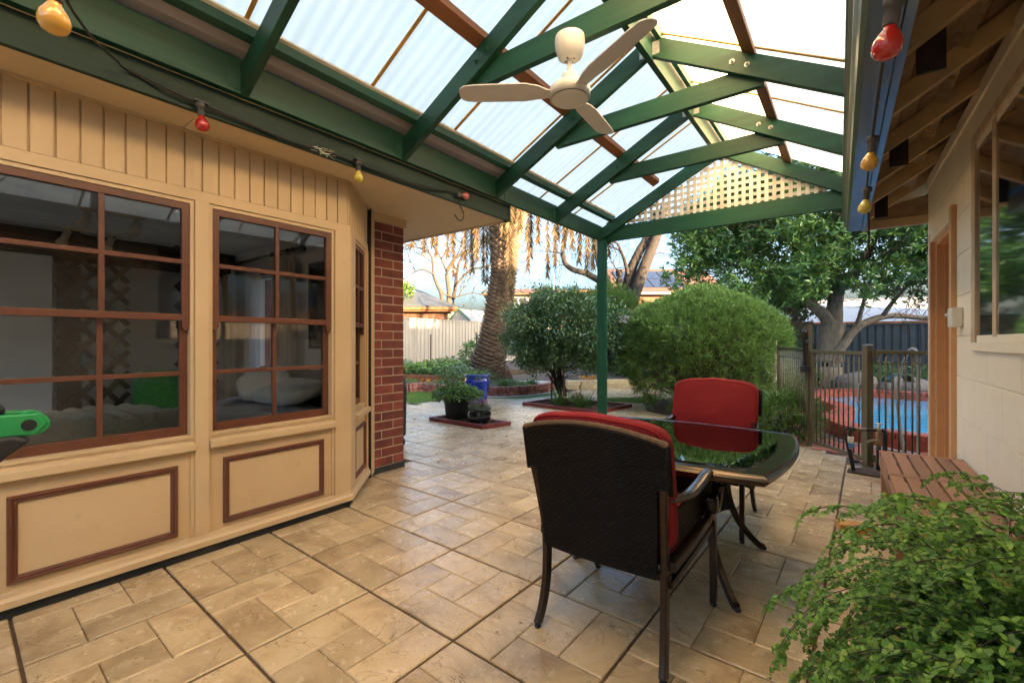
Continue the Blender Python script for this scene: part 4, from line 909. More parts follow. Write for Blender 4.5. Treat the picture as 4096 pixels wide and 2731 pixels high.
# window
wn = bpy.data.objects.new('window', None); COL.objects.link(wn); wn.parent = gar
def wb(a, c, m=ORANGEP, name='frame'): MB().box(a, c).build(name, m, wn, bevel=0.003)
OLDW = mat('weathered_cream_frame', (0.66, 0.54, 0.39), (0.48, 0.33, 0.21), 0.6, scale=16, stretch=(1, 1, 0.4), bmp=0.5)
wb((XG - 0.012, WY1, GZ0 - 0.05), (XG + 0.02, WY1 + 0.05, GZ1), OLDW); wb((XG - 0.010, WY1 - 0.028, GZ0), (XG + 0.02, WY1 - 0.0005, GZ1), OLDW)
wb((XG - 0.004, 3.35, GZ0 + 0.03), (XG + 0.02, 3.42, GZ1), OLDW); wb((XG - 0.020, WY0, GZ0 - 0.05), (XG + 0.02, WY1 - 0.0005, GZ0), BLOCKP); wb((XG - 0.006, WY0, GZ0 + 0.0005), (XG + 0.02, 3.35, GZ0 + 0.03), BLOCKP)
wb((XG - 0.004, 2.45, GZ0 + 0.0305), (XG + 0.02, 2.51, GZ1), OLDW); wb((XG - 0.012, WY0, GZ1), (XG + 0.02, WY1 + 0.05, GZ1 + 0.06), OLDW)
for (a, c) in ((WY0, 2.45), (2.51, 3.35), (3.42, WY1 - 0.028)):
    MB().add([(XG + 0.002, a, GZ0), (XG + 0.002, c, GZ0), (XG + 0.002, c, GZ1), (XG + 0.002, a, GZ1)], [(0, 1, 2, 3)]).build('pane', PANEG, wn)
gp(MB().box((XG + 0.4, WY0 - 0.3, 0.9), (XG + 0.42, WY1 + 0.3, 2.7)), 'inner_blind', mat('pale_inner_blind', (0.45, 0.50, 0.52), None, 0.8, scale=4, bmp=0.1))
# door
dr = MB().box((XG + 0.095, DY0, 0.0), (XG + 0.135, DY1, DZ)).build('door', PINKDOOR, gar)
for zz in (0.5, 1.15, 1.75): MB().box((XG + 0.0935, DY0 + 0.03, zz), (XG + 0.0949, DY1 - 0.03, zz + 0.004)).build('door_groove', DARKW, dr)
fr = gp(MB().box((XG - 0.026, DY1, 0.0), (XG + 0.012, DY1 + 0.075, DZ + 0.075)), 'door_architrave', ORANGEP, bevel=0.004)
gp(MB().box((XG - 0.03, DY0 - 0.075, 0.0), (XG + 0.012, DY0, DZ + 0.10)), 'door_architrave', ORANGEP, bevel=0.004)
gp(MB().box((XG - 0.026, DY0 + 0.0005, DZ), (XG + 0.012, DY1 - 0.0005, DZ + 0.075)), 'door_architrave', BLOCKP, bevel=0.004)
gp(MB().box((XG + 0.0125, DY1 - 0.03, 0.0), (XG + 0.13, DY1 - 0.0005, DZ)), 'door_jamb', ORANGEP); gp(MB().box((XG + 0.06, DY1 - 0.05, 0.0), (XG + 0.0945, DY1 - 0.0305, DZ - 0.03)), 'door_stop', ORANGEP)
gp(MB().box((XG + 0.0125, DY0 + 0.0005, DZ - 0.03), (XG + 0.13, DY1 - 0.0305, DZ - 0.0005)), 'door_jamb', ORANGEP)
bx = thing('timer_box', 'white plastic timer box with a knob beside the garage door', 'timer', (*GR(XG - 0.001, 4.19), 1.41), radians(1))
MB().box((-0.055, -0.07, -0.065), (0, 0.07, 0.065)).build('case', WHITEP, bx, bevel=0.006)
MB().lathe([(0.018, 0), (0.018, 0.012), (0.012, 0.022)], 14).xf(Matrix.Translation((-0.05, 0.075, 0.02)) @ Matrix.Rotation(-pi / 2, 4, 'X')).build('knob', WHITEP, bx, smooth=True)
# right-hand string lights hung below the gutter
t = thing('string_light', 'coloured bulbs on a black cable hung below the garage gutter', 'string light')
cab = [(0.10, 0.2, 2.28), (0.09, 1.0, 2.24), (0.085, 1.48, 2.13), (0.085, 2.0, 2.20), (0.078, 2.62, 2.185), (0.078, 3.0, 2.19), (0.075, 3.36, 2.165), (0.078, 3.42, 2.10), (0.085, 3.45, 1.95), (0.085, 3.46, 1.82), (0.082, 3.46, 1.78)]
MB().tube(smoothpts(cab, 5), 0.006, 8).build('cable', CABLE, t, smooth=True)
for (x, y, z, c_, tl) in ((0.085, 1.50, 2.095, 'red', 0.12), (0.078, 2.64, 2.155, 'orange', 0.10), (0.075, 3.38, 2.125, 'yellow', 0.08)): bulb_set(t, (x, y, z), c_, (pi + tl, 0.12, 0), 1.05)
MB().tube([(0.082, 3.46, 1.80), (0.082, 3.465, 1.755)], 0.018, 10).build('plug', CABLE, t, smooth=True)
for y_ in (1.25, 2.3): MB().tube(smoothpts([(0.12, y_, 2.30), (0.10, y_, 2.27), (0.085, y_, 2.24), (0.08, y_ + 0.01, 2.205), (0.095, y_, 2.195)], 3), 0.0025, 5).build('hook', GALV, t)
# ---------------------------------------------------------------- bench
bn = thing('bench', 'long slatted timber bench against the garage wall', 'bench', (*GR(0.44, 3.05), 0), radians(1.0))
BX, BY, BZ = 0.212, 1.02, 0.485
nsl = 6; w = 2 * BX / nsl
for k in range(nsl):
    for s in range(3):
        y0 = -BY + 0.05 + s * (2 * BY - 0.05) / 3; y1 = y0 + (2 * BY - 0.05) / 3 - 0.05
        MB().box((-BX + k * w + 0.006, y0, BZ - 0.022), (-BX + (k + 1) * w - 0.006, y1, BZ)).build('slat', TEAK, bn, bevel=0.003)
for s in range(4):
    yc = -BY + 0.025 + s * (2 * BY - 0.05) / 3
    MB().box((-BX, yc - 0.0245, BZ - 0.03), (BX, yc + 0.0245, BZ + 0.001)).build('cross_rail', TEAK, bn, bevel=0.003)
for sx in (-1, 1):
    MB().box((sx * BX - 0.012 * (sx > 0), -BY, BZ - 0.10), (sx * BX + 0.012 * (sx < 0), BY, BZ - 0.0305)).build('side_rail', TEAK, bn, bevel=0.003)
    for yc in (-BY + 0.06, 0.0, BY - 0.06): MB().box((sx * 0.175 - 0.03, yc - 0.03, 0), (sx * 0.175 + 0.03, yc + 0.03, BZ - 0.031)).build('leg', TEAK, bn, bevel=0.003)
o = MB().box((-0.10, -0.05, 0), (0.10, 0.05, 0.05)).build('timber_offcut', LAPW, None, bevel=0.002); o.location = (*GR(0.09, 3.72), 0.001); o.rotation_euler = (0, 0, 0.3); tag(o, 'short pale timber offcut lying on the paving beside the bench', 'timber')
# ---------------------------------------------------------------- pool fence and gate
LPX, LPY = -0.402, 6.42; HPX, HPY = 0.134, 5.727; EPX, EPY = 0.555, 5.60
def fence_panel(root, p, q, z0, z1, n, rails, name='bar', r=0.008):
    p, q = Vector((*p, 0)), Vector((*q, 0)); d = (q - p)
    for z in (z0, z1): MB().bar(p + Vector((0, 0, z)), q + Vector((0, 0, z)), 0.032, 0.036).build('rail', FENCEB, root, bevel=0.003)
    for z in rails: MB().bar(p + Vector((0, 0, z)), q + Vector((0, 0, z)), 0.010, 0.010).build('cross_wire', FENCEB, root)
    bar = None
    for k in range(1, n):
        c_ = p + d * (k / n)
        if bar is None: bar = MB().tube([(0, 0, z0), (0, 0, z1)], r, 8).build(name, FENCEB, root, smooth=True); bar.location = (c_.x, c_.y, 0)
        else: inst(bar, (c_.x, c_.y, 0), name=name)
gt = thing('pool_gate', 'bronze tubular pool gate standing shut between two posts', 'gate')
u = Vector((HPX - LPX, HPY - LPY, 0)).normalized(); ga = Vector((LPX, LPY, 0)) + u * 0.06; gb = Vector((HPX, HPY, 0)) - u * 0.045
fence_panel(gt, ga[:2], gb[:2], 0.07, 1.13, 11, (1.03,))
for e in (ga, gb): MB().bar((e.x, e.y, 0.05), (e.x, e.y, 1.15), 0.035, 0.035, (u.x, u.y, 0)).build('stile', FENCEB, gt, bevel=0.003)
t = thing('latch_post', 'bronze gate post with a tall black child-safe latch', 'post', (LPX, LPY, 0), atan2(u.y, u.x))
MB().box((-0.025, -0.025, -0.01), (0.025, 0.025, 1.46)).build('post', FENCEB, t, bevel=0.004)
MB().box((-0.034, -0.034, 1.461), (0.034, 0.034, 1.49)).build('cap', BLACKP, t, bevel=0.006)
MB().lathe([(0.022, 0.88), (0.024, 0.9), (0.024, 1.0), (0.019, 1.02), (0.019, 1.33), (0.03, 1.335), (0.03, 1.37), (0.016, 1.40)], 14, (-0.005, -0.055, 0)).build('latch_tube', BLACKP, t, smooth=True)
MB().box((-0.035, -0.085, 0.88), (0.06, -0.03, 0.96)).build('latch_keeper', BLACKP, t, bevel=0.006); MB().box((0.03, -0.075, 1.23), (0.05, -0.03, 1.27)).build('latch_stop', BLACKP, t, bevel=0.004)
t = thing('hinge_post', 'stout bronze gate post with a domed cap and spring hinge', 'post', (HPX, HPY, 0), atan2(u.y, u.x))
MB().box((-0.033, -0.033, -0.01), (0.033, 0.033, 1.195)).build('post', FENCEB, t, bevel=0.005)
MB().lathe([(0.038, 1.1955), (0.039, 1.21), (0.028, 1.222), (0.005, 1.226)], 4).xf(Matrix.Rotation(pi / 4, 4, 'Z') @ Matrix.Scale(1.28, 4, (1, 0, 0)) @ Matrix.Scale(1.28, 4, (0, 1, 0))).build('cap', FENCEB, t)
MB().tube(smoothpts([(-0.04, -0.045, 0.82), (-0.055, -0.05, 0.76), (-0.055, -0.05, 0.62), (-0.05, -0.045, 0.56)], 3), 0.012, 8).build('spring_hinge', GALV, t, smooth=True)
rf = thing('pool_fence', 'bronze tubular pool fence panel ending at the garage corner', 'fence', group='pool fence panels')
fence_panel(rf, (HPX + 0.04, HPY - 0.01), (EPX, EPY), 0.07, 1.145, 8, (1.04,))
for z in (0.10, 1.12): MB().box((HPX + 0.034, HPY - 0.035, z - 0.03), (HPX + 0.06, HPY + 0.01, z + 0.03)).build('bracket', FENCEB, rf, bevel=0.003)
lf = thing('pool_fence', 'bronze tubular pool fence panel running behind the round bush', 'fence', group='pool fence panels')
fence_panel(lf, (LPX - 0.03, LPY + 0.05), (-0.86, 7.75), 0.07, 1.15, 14, (1.04,))
MB().box((-0.885, 7.74, 0), (-0.835, 7.79, 1.19)).build('post', FENCEB, lf, bevel=0.004)
lf2 = thing('pool_fence', 'pale grey picket panel further along the pool fence', 'fence')
for k in range(9):
    MB().box((-1.02 - k * 0.02, 8.6 + k * 0.10, 0.02), (-0.99 - k * 0.02, 8.66 + k * 0.10, 1.30 - 0.0 * k)).build('picket', LATT, lf2)
MB().bar((-1.0, 8.55, 1.18), (-1.19, 9.5, 1.18), 0.03, 0.05).build('rail', LATT, lf2); MB().bar((-1.0, 8.55, 0.3), (-1.19, 9.5, 0.3), 0.03, 0.05).build('rail', LATT, lf2)
wm = thing('wire_panel', 'leaning black wire mesh panel beside the round bush', 'mesh panel', (-0.55, 6.55, 0))
A_, B_ = Vector((0.02, 0.05, 0.0)), Vector((-0.30, 0.75, 0.10)); Ht = Vector((0.06, 0.10, 0.62))
for k in range(12): MB().tube([A_ + (B_ - A_) * k / 11, A_ + (B_ - A_) * k / 11 + Ht * (1 - 0.02 * k)], 0.002 if k else 0.006, 4).build('wire', BLACKP, wm)
for k in range(11): MB().tube([A_ + Ht * k / 10, B_ + Ht * k / 10 * 0.78], 0.002 if k < 10 else 0.004, 4).build('wire', BLACKP, wm)
hs = tag(MB().tube(smoothpts([(0.50, 5.66, 0.02), (0.505, 5.67, 0.5), (0.50, 5.66, 1.0), (0.495, 5.655, 1.13), (0.47, 5.68, 1.18), (0.43, 5.72, 1.13), (0.37, 5.78, 0.85), (0.37, 5.79, 0.55), (0.42, 5.72, 0.10), (0.44, 5.70, 0.02)], 5), 0.013, 8).build('pool_hose', HOSEG, None, smooth=True), 'grey pool hose looped over the fence at the garage corner', 'hose')
hh = thing('hose_hanger', 'dark green curved metal hose hanger beyond the pool fence', 'hose hanger', (0.44, 6.86, 0.86), radians(37))
MB().grid(lambda a, c_: (0.15 * -cos(a * pi) * 0.9, -0.06 + 0.14 * c_, 0.10 * sin(a * pi) - 0.08), 14, 2).build('saddle', GREENMET, hh, smooth=True).modifiers.new('s', 'SOLIDIFY').thickness = 0.006
for xx in (-0.10, 0.06): MB().bar((xx, -0.03, 0.0), (xx - 0.05, -0.03, 0.16), 0.035, 0.012, (0, 1, 0)).build('prong', GREENMET, hh, bevel=0.003)
MB().tube([(0.0, 0.08, -0.86), (0.0, 0.08, 0.02)], 0.012, 8).build('stake', GREENMET, hh)
# ---------------------------------------------------------------- garden tap and irrigation pipes
tp = thing('irrigation_manifold', 'black irrigation pipes with a blue filter and tap by the gate', 'tap')
def pt(n_, m_, pts, r_): MB().tube(smoothpts(pts, 3), r_, 10).build(n_, m_, tp, smooth=True)
pt('riser_pipe', PIPE, [(0.02, 5.40, 0.0), (0.0, 5.39, 0.14), (-0.01, 5.385, 0.22)], 0.017); pt('filter_body', BLUEPL, [(-0.005, 5.386, 0.235), (-0.005, 5.386, 0.28)], 0.030); pt('filter_cap', WHITEP, [(-0.005, 5.386, 0.282), (-0.003, 5.387, 0.34)], 0.025)
pt('drip_pipe', PIPE, [(0.015, 5.38, 0.0), (-0.02, 5.37, 0.2), (-0.05, 5.36, 0.38), (-0.04, 5.36, 0.415), (0.0, 5.385, 0.42)], 0.010)
pt('top_pipe', PIPE, [(-0.005, 5.386, 0.34), (-0.003, 5.388, 0.405), (0.03, 5.41, 0.41)], 0.016); pt('brass_joint', BRASS, [(0.03, 5.41, 0.41), (0.11, 5.475, 0.405)], 0.018); pt('top_pipe', PIPE, [(0.11, 5.475, 0.405), (0.20, 5.545, 0.40)], 0.015)
pt('tap_body', BRASS, [(0.21, 5.55, 0.24), (0.21, 5.55, 0.42)], 0.022); pt('tap_handle', WHITEP, [(0.21, 5.55, 0.42), (0.21, 5.55, 0.46)], 0.010); pt('tap_handle', WHITEP, [(0.18, 5.545, 0.462), (0.24, 5.555, 0.462)], 0.008)
pt('tap_spout', BRASS, [(0.21, 5.55, 0.30), (0.15, 5.50, 0.30), (0.13, 5.485, 0.28)], 0.013); pt('stand_pipe', PIPE, [(0.21, 5.55, 0.0), (0.21, 5.55, 0.25)], 0.020); pt('stand_pipe', PIPE, [(0.26, 5.59, 0.0), (0.26, 5.59, 0.36), (0.255, 5.585, 0.39), (0.23, 5.57, 0.40)], 0.019)
pt('valve', PIPE, [(0.02, 5.41, 0.10), (0.06, 5.44, 0.10)], 0.014)
o = MB().prism([(-0.03, 5.34), (0.22, 5.30), (0.34, 5.46), (0.30, 5.62), (0.12, 5.62), (-0.02, 5.46)], 2, 0.001, 0.018).build('tap_bed', SOIL, None); struct(o)
# ---------------------------------------------------------------- pool
outer = [(-0.80, 10.9), (-0.62, 10.20), (-0.40, 9.82), (-0.24, 9.35), (-0.19, 8.92), (-0.27, 8.50), (-0.31, 8.05), (-0.27, 7.62), (-0.14, 7.25), (0.05, 7.02), (0.30, 6.93), (0.62, 6.85), (1.2, 6.7), (2.4, 6.6), (3.8, 7.2), (4.3, 9.2), (4.0, 11.6), (2.6, 12.9), (1.25, 12.75), (0.8, 12.88), (0.3, 12.86), (-0.10, 12.78), (-0.47, 12.3), (-0.68, 11.8)]
oc = [p for p in smoothpts([(x, y, 0) for x, y in outer], 8, True)]
def offset(poly, d):
    out = []; n = len(poly)
    for i in range(n):
        t_ = (poly[(i + 2) % n] - poly[i - 2]).normalized(); out.append(poly[i] + Vector((-t_.y, t_.x, 0)) * d)
    return out
ic = offset(oc, 0.24); mc = offset(oc, 0.12)
pool = thing('swimming_pool', 'freeform swimming pool with blue water and red brick coping', 'pool')
n = len(oc); CT = 0.175
b = MB(); vs = [(p.x, p.y, -0.03) for p in oc] + [(p.x, p.y, CT - 0.065) for p in oc] + [(p.x, p.y, CT - 0.065) for p in ic] + [(p.x, p.y, -0.9) for p in ic]
b.add(vs, [(k * n + i, k * n + (i + 1) % n, (k + 1) * n + (i + 1) % n, (k + 1) * n + i) for k in range(3) for i in range(n)]); b.build('wall', POOLBRICK, pool, fix=True)
# inner plaster band and floor
b = MB(); ii = offset(oc, 0.236)
b.add([(p.x, p.y, CT - 0.07) for p in ii] + [(p.x, p.y, -0.6) for p in ii], [(i, (i + 1) % n, n + (i + 1) % n, n + i) for i in range(n)]); b.f.append(tuple(range(2 * n - 1, n - 1, -1))); b.build('basin', PLAST, pool)
w_ = offset(oc, 0.232); MB().add([(p.x, p.y, 0.02) for p in w_], [tuple(range(n))]).build('water', WATER, pool)
per = 0; last = None; cb = None
for i in range(n):
    for s in range(4):
        p = mc[i].lerp(mc[(i + 1) % n], s / 4); d_ = (mc[(i + 1) % n] - mc[i])
        if last is None or (p - last).length > 0.083:
            if p.x > 1.6 and p.y < 12.2: last = p; continue
            last = p
            if cb is None: cb = MB().cbox((0, 0, 0), (0.077, 0.25, 0.07)).build('coping_brick', POOLBRICK, pool, bevel=0.004); o = cb
            else: o = inst(cb, name='coping_brick')
            o.location = (p.x, p.y, CT - 0.028 + rr.uniform(-0.002, 0.002)); o.rotation_euler = (0, 0, atan2(d_.y, d_.x))
# brick paving round the pool
from mathutils.geometry import intersect_point_tri_2d
def inpoly(x, y, poly):
    r_ = False; k = len(poly); j = k - 1
    for i in range(k):
        a, c_ = poly[i], poly[j]
        if (a[1] > y) != (c_[1] > y) and x < (c_[0] - a[0]) * (y - a[1]) / (c_[1] - a[1]) + a[0]: r_ = not r_
        j = i
    return r_
pavpoly = [(-0.47, 6.52), (0.17, 5.88), (0.75, 5.97), (2.0, 5.97), (2.0, 13.1), (-1.5, 13.1), (-0.95, 9.0)]
ocl = [(p.x, p.y) for p in oc]; b = MB(); na = 0
for i in range(-60, 60):
    for j in range(-20, 130):
        x, y = 0.235 * i + (0.1175 if j % 2 else 0), 5.8 + 0.115 * j
        x, y = rotz2(x, y - 5.8, 38); y += 5.8
        if not inpoly(x, y, pavpoly) or inpoly(x, y, ocl): continue
        m = MB().cbox((0, 0, 0), (0.228, 0.108, 0.02)); zz = -0.006 + rr.uniform(-0.0015, 0.0015)
        b.add([(*[q + c_ for q, c_ in zip(rotz2(v[0], v[1], 38), (x, y))], v[2] + zz) for v in m.v], m.f)
stuff(b.build('paving_brick', POOLP, poolpav))
tag(MB().tube(smoothpts([(-0.40, 8.35, 0.012), (-0.42, 8.0, 0.012), (-0.38, 7.6, 0.012), (-0.24, 7.15, 0.012), (0.0, 6.85, 0.012), (0.3, 6.72, 0.012), (0.6, 6.6, 0.012)], 5), 0.013, 6).build('garden_hose', HOSEG, None, smooth=True), 'pale hose lying along the foot of the pool wall', 'hose')
# ---------------------------------------------------------------- outdoor chairs
def weave(fn, nrow, ncol, amp, thick=0.012):
    """woven panel: fn(u,v) -> point, normal; strands pass over and under the uprights; both faces"""
    sub = 3; nu, nv = ncol * 2, nrow * sub
    b = MB()
    for side in (1, -1):
        def g_(u, v):
            p, n_ = fn(u, v); row = int(min(v * nrow, nrow - 1e-4)); fr_ = v * nrow - row
            ph = sin(u * ncol * pi + (pi if row % 2 else 0)); rib = sin(fr_ * pi)
            h = side * (thick / 2) + amp * (0.55 * ph * rib + side * 0.7 * rib)
            return (p[0] + n_[0] * h, p[1] + n_[1] * h, p[2] + n_[2] * h)
        b.grid(g_, nu, nv)
    return b
chair = thing('dining_chair', 'near wicker dining chair seen from behind with a red back cushion', 'chair', (-0.82, 1.95, 0), 0, 'wicker dining chairs')
def ch(b, n_, m_, par=None, **k): return b.build(n_, m_, par or chair, **k)
def arch(x, w_=0.305): return 0.045 * (1 - (x / w_) ** 2)
def backy(z): return -0.285 - 0.09 * max(0, (z - 0.38)) / 0.54 * (0.6 + 0.4 * (z - 0.38) / 0.54)
def bf(u, v):
    z0, z1 = 0.365, 0.880
    s = v; z = z0 + (z1 - z0) * s
    hw = 0.245 + (0.262 - 0.245) * min(1, s / 0.66) if s < 0.66 else 0.262 + 0.045 * min(1, (s - 0.66) / 0.02) 
    x = (u * 2 - 1) * hw
    z += arch(x) * s * s
    y = backy(z) - 0.03 * (1 - (x / 0.31) ** 2) * 0.8
    return (x, y, z), (0, -1, -0.15)
wb_ = weave(bf, 48, 40, 0.0055); ch(wb_, 'woven_back', WICKER, smooth=True)
top = [((u * 2 - 1) * 0.307, 0, 0) for u in [k / 40 for k in range(41)]]
tp_ = [(x, backy(0.88) - 0.024 * (1 - (x / 0.31) ** 2), 0.884 + arch(x)) for x, _, _ in top]
ch(MB().tube(tp_, [0.0115 + 0.0016 * (k % 2) for k in range(41)], 8), 'rolled_edge', WICKTOP)
for s in (-1, 1):
    ch(MB().tube([(s * 0.307, backy(z) - 0.002, z) for z in (0.70, 0.76, 0.82, 0.882)], 0.011, 8), 'woven_edge', WICKER, smooth=True)
    leg = smoothpts([(s * 0.275, -0.315, 0.018), (s * 0.268, -0.285, 0.09), (s * 0.262, -0.262, 0.22), (s * 0.263, -0.260, 0.40), (s * 0.270, -0.285, 0.55), (s * 0.283, -0.325, 0.72)], 4)
    lg = ch(MB().rectsweep(leg, 0.026, 0.044, (0, 1, 0)), 'leg', BRONZE, bevel=0.005)
    MB().lathe([(0.012, 0), (0.016, 0.008), (0.012, 0.018)], 10, (s * 0.275, -0.315, 0)).build('glide', BLACKP, lg, smooth=True)
    fl = smoothpts([(s * 0.300, 0.320, 0.018), (s * 0.300, 0.315, 0.2), (s * 0.300, 0.315, 0.36), (s * 0.300, 0.300, 0.425), (s * 0.300, 0.255, 0.448), (s * 0.298, 0.19, 0.43)], 4)
    lg = ch(MB().rectsweep(fl, 0.028, 0.040, (0, 1, 0.2)), 'leg', BRONZE, bevel=0.005)
    MB().lathe([(0.012, 0), (0.016, 0.008), (0.012, 0.018)], 10, (s * 0.30, 0.32, 0)).build('glide', BLACKP, lg, smooth=True)
    ch(MB().rectsweep([(s * 0.285, -0.255, 0.405), (s * 0.292, 0.0, 0.415), (s * 0.298, 0.24, 0.440)], 0.030, 0.038), 'seat_rail', BRONZE, bevel=0.004)
    ch(MB().rectsweep([(s * 0.275, -0.25, 0.335), (s * 0.290, 0.30, 0.375)], 0.026, 0.030), 'seat_rail', BRONZE, bevel=0.004)
    arm = smoothpts([(s * 0.278, -0.285, 0.665), (s * 0.290, -0.20, 0.650), (s * 0.302, -0.10, 0.640), (s * 0.310, 0.02, 0.652), (s * 0.314, 0.15, 0.672), (s * 0.314, 0.25, 0.668), (s * 0.314, 0.325, 0.635), (s * 0.314, 0.350, 0.58), (s * 0.313, 0.325, 0.515), (s * 0.313, 0.27, 0.475), (s * 0.313, 0.215, 0.48), (s * 0.313, 0.19, 0.515), (s * 0.313, 0.21, 0.545), (s * 0.313, 0.24, 0.54)], 4)
    ch(MB().sweep(arm, [(-0.026, -0.004), (-0.018, -0.009), (0.018, -0.009), (0.026, -0.004), (0.024, 0.006), (0.014, 0.011), (-0.014, 0.011), (-0.024, 0.006)], (0, 0.05, 1)), 'arm', BRONZEP, smooth=True)
    ch(MB().tube([(s * 0.313 - 0.03, 0.205, 0.515), (s * 0.313 + 0.03, 0.205, 0.515)], 0.030, 14), 'arm_scroll', BRONZE, smooth=True)
    def sf(u, v, s=s): return (s * 0.272, -0.22 + 0.46 * u, 0.45 + 0.14 * v), (s, 0, 0)
    ch(weave(sf, 12, 26, 0.003), 'woven_side', WICKER, smooth=True)
for y_ in (-0.25, 0.30): ch(MB().rectsweep([(-0.28, y_, 0.36), (0.28, y_, 0.36)], 0.03, 0.03), 'seat_rail', BRONZE, bevel=0.004)
ch(MB().box((-0.26, -0.24, 0.395), (0.26, 0.29, 0.41)), 'seat_panel', WICKER)
def cushion(W_, D_, T_, dome=0.02, seed=0):
    """box cushion with rounded edges: x width, y depth, z thickness, slightly domed and wrinkled"""
    rn = random.Random(seed); k1, k2 = rn.uniform(0, 6), rn.uniform(0, 6)
    def fn(u, v):
        q = pi * (v - 0.5); a = 2 * pi * u
        sg = lambda t_, p_: math.copysign(abs(t_) ** p_, t_)
        x = sg(cos(a), 0.22) * sg(cos(q), 0.16) * W_ / 2; y = sg(sin(a), 0.22) * sg(cos(q), 0.16) * D_ / 2
        d_ = max(0, 1 - (2 * x / W_) ** 2) * max(0, 1 - (2 * y / D_) ** 2)
        z = sg(sin(q), 0.5) * T_ / 2 + sg(sin(q), 1) * dome * d_ + (0.006 * sin(x * 15 + 6 * y + k1) * sin(y * 12 - 5 * x + k2) + 0.003 * sin(x * 38 - y * 20 + k2) * max(0, -y * 3)) * d_
        return (x, y, z)
    return MB().grid(fn, 64, 22)
def piping(W_, D_, z, r_=0.005):
    pts = []
    for k in range(72):
        a = 2 * pi * k / 72; sg = lambda t_, p_: math.copysign(abs(t_) ** p_, t_)
        pts.append((sg(cos(a), 0.22) * W_ / 2, sg(sin(a), 0.22) * D_ / 2, z))
    return MB().tube(pts, r_, 6, closed=True)
o = ch(cushion(0.54, 0.54, 0.10, 0.018, 1), 'seat_cushion', RED, smooth=True); o.location = (0, 0.03, 0.465)
for z in (-0.042, 0.042): piping(0.545 * 0.955, 0.545 * 0.955, z).build('piping', REDP, o, smooth=True)
# back cushion: stands against the woven back, arched top
def bendc(mb, hgt=0.50):
    out = []
    for (x, y, z) in mb.v:
        t_ = (y + hgt / 2) / hgt                      # 0 bottom .. 1 top
        zz = 0.455 + 0.475 * t_ + 0.038 * (1 - (x / 0.31) ** 2) * t_ * t_
        yy = backy(zz) + 0.012 + 0.055 + z - 0.022 * (1 - (x / 0.31) ** 2)
        out.append((x, yy, zz))
    mb.v = out; return mb
o = ch(bendc(cushion(0.605, 0.50, 0.085, 0.022, 4)), 'back_cushion', RED, smooth=True)
for z in (-0.036, 0.036): bendc(piping(0.605 * 0.95, 0.50 * 0.95, z)).build('piping', REDP, o, smooth=True)
dup(chair, (-0.84, 3.40, 0), radians(180), 'far wicker dining chair facing the camera across the table')
# ---------------------------------------------------------------- table
TX, TY, TZ = -0.845, 2.68, 0.685
tab = thing('dining_table', 'square bronze patio table with glass top and wicker base', 'table', (TX, TY, 0))
def outline(hx, hy, bow, k=12, cut=0.03):
    pts = []
    for (a, c_) in (((-hx, -hy), (hx, -hy)), ((hx, -hy), (hx, hy)), ((hx, hy), (-hx, hy)), ((-hx, hy), (-hx, -hy))):
        a, c_ = Vector(a), Vector(c_); n_ = Vector(((c_ - a).y, -(c_ - a).x)).normalized()
        for i in range(k):
            t_ = i / k; pts.append(a.lerp(c_, t_) + n_ * bow * 4 * t_ * (1 - t_))
    return pts
def ring(profile, base_hx, base_hy, bow, name, m_, par):
    """profile: list of (inset, z) -> stacked outlines"""
    vs = []; fs = []; k = None
    for (ins, z) in profile:
        o_ = outline(base_hx - ins, base_hy - ins, bow); k = len(o_); vs += [(p.x, p.y, z) for p in o_]
    for r_ in range(len(profile) - 1):
        fs += [(r_ * k + i, r_ * k + (i + 1) % k, (r_ + 1) * k + (i + 1) % k, (r_ + 1) * k + i) for i in range(k)]
    return MB().add(vs, fs).build(name, m_, par, fix=True, smooth=False)
HX, HY, BW = 0.575, 0.555, 0.055
ring([(0.105, TZ - 0.004), (0.030, TZ - 0.003), (0.022, TZ - 0.001), (0.016, TZ - 0.006), (0.006, TZ - 0.010), (0.0, TZ - 0.020), (0.004, TZ - 0.030), (0.018, TZ - 0.036), (0.020, TZ - 0.048), (0.105, TZ - 0.050), (0.105, TZ - 0.004)], HX, HY, BW, 'rim', BRONZEP, tab)
o_ = outline(HX - 0.10, HY - 0.10, BW); MB().add([(p.x, p.y, TZ + 0.002) for p in o_] + [(p.x, p.y, TZ - 0.0035) for p in o_], [tuple(range(len(o_))), tuple(range(2 * len(o_) - 1, len(o_) - 1, -1))] + [(i, len(o_) + i, len(o_) + (i + 1) % len(o_), (i + 1) % len(o_)) for i in range(len(o_))]).build('glass_top', TGLASS, tab)
for (sx, sy) in ((-1, -1), (1, -1), (1, 1), (-1, 1)):
    pts = smoothpts([(sx * 0.26, sy * 0.24, 0.635), (sx * 0.25, sy * 0.23, 0.45), (sx * 0.265, sy * 0.245, 0.30), (sx * 0.315, sy * 0.29, 0.16), (sx * 0.395, sy * 0.365, 0.035), (sx * 0.425, sy * 0.392, 0.018)], 4)
    lg = MB().rectsweep(pts, 0.034, 0.030, (sx, -sy, 0)).build('leg', BRONZE, tab, bevel=0.005)
    MB().lathe([(0.013, 0), (0.017, 0.008), (0.012, 0.018)], 10, (sx * 0.425, sy * 0.392, 0)).build('glide', BLACKP, lg, smooth=True)
    MB().rectsweep([(sx * 0.26, sy * 0.24, 0.620), (sx * 0.50, sy * 0.48, 0.620)], 0.03, 0.03).build('brace', BRONZE, tab, bevel=0.004)
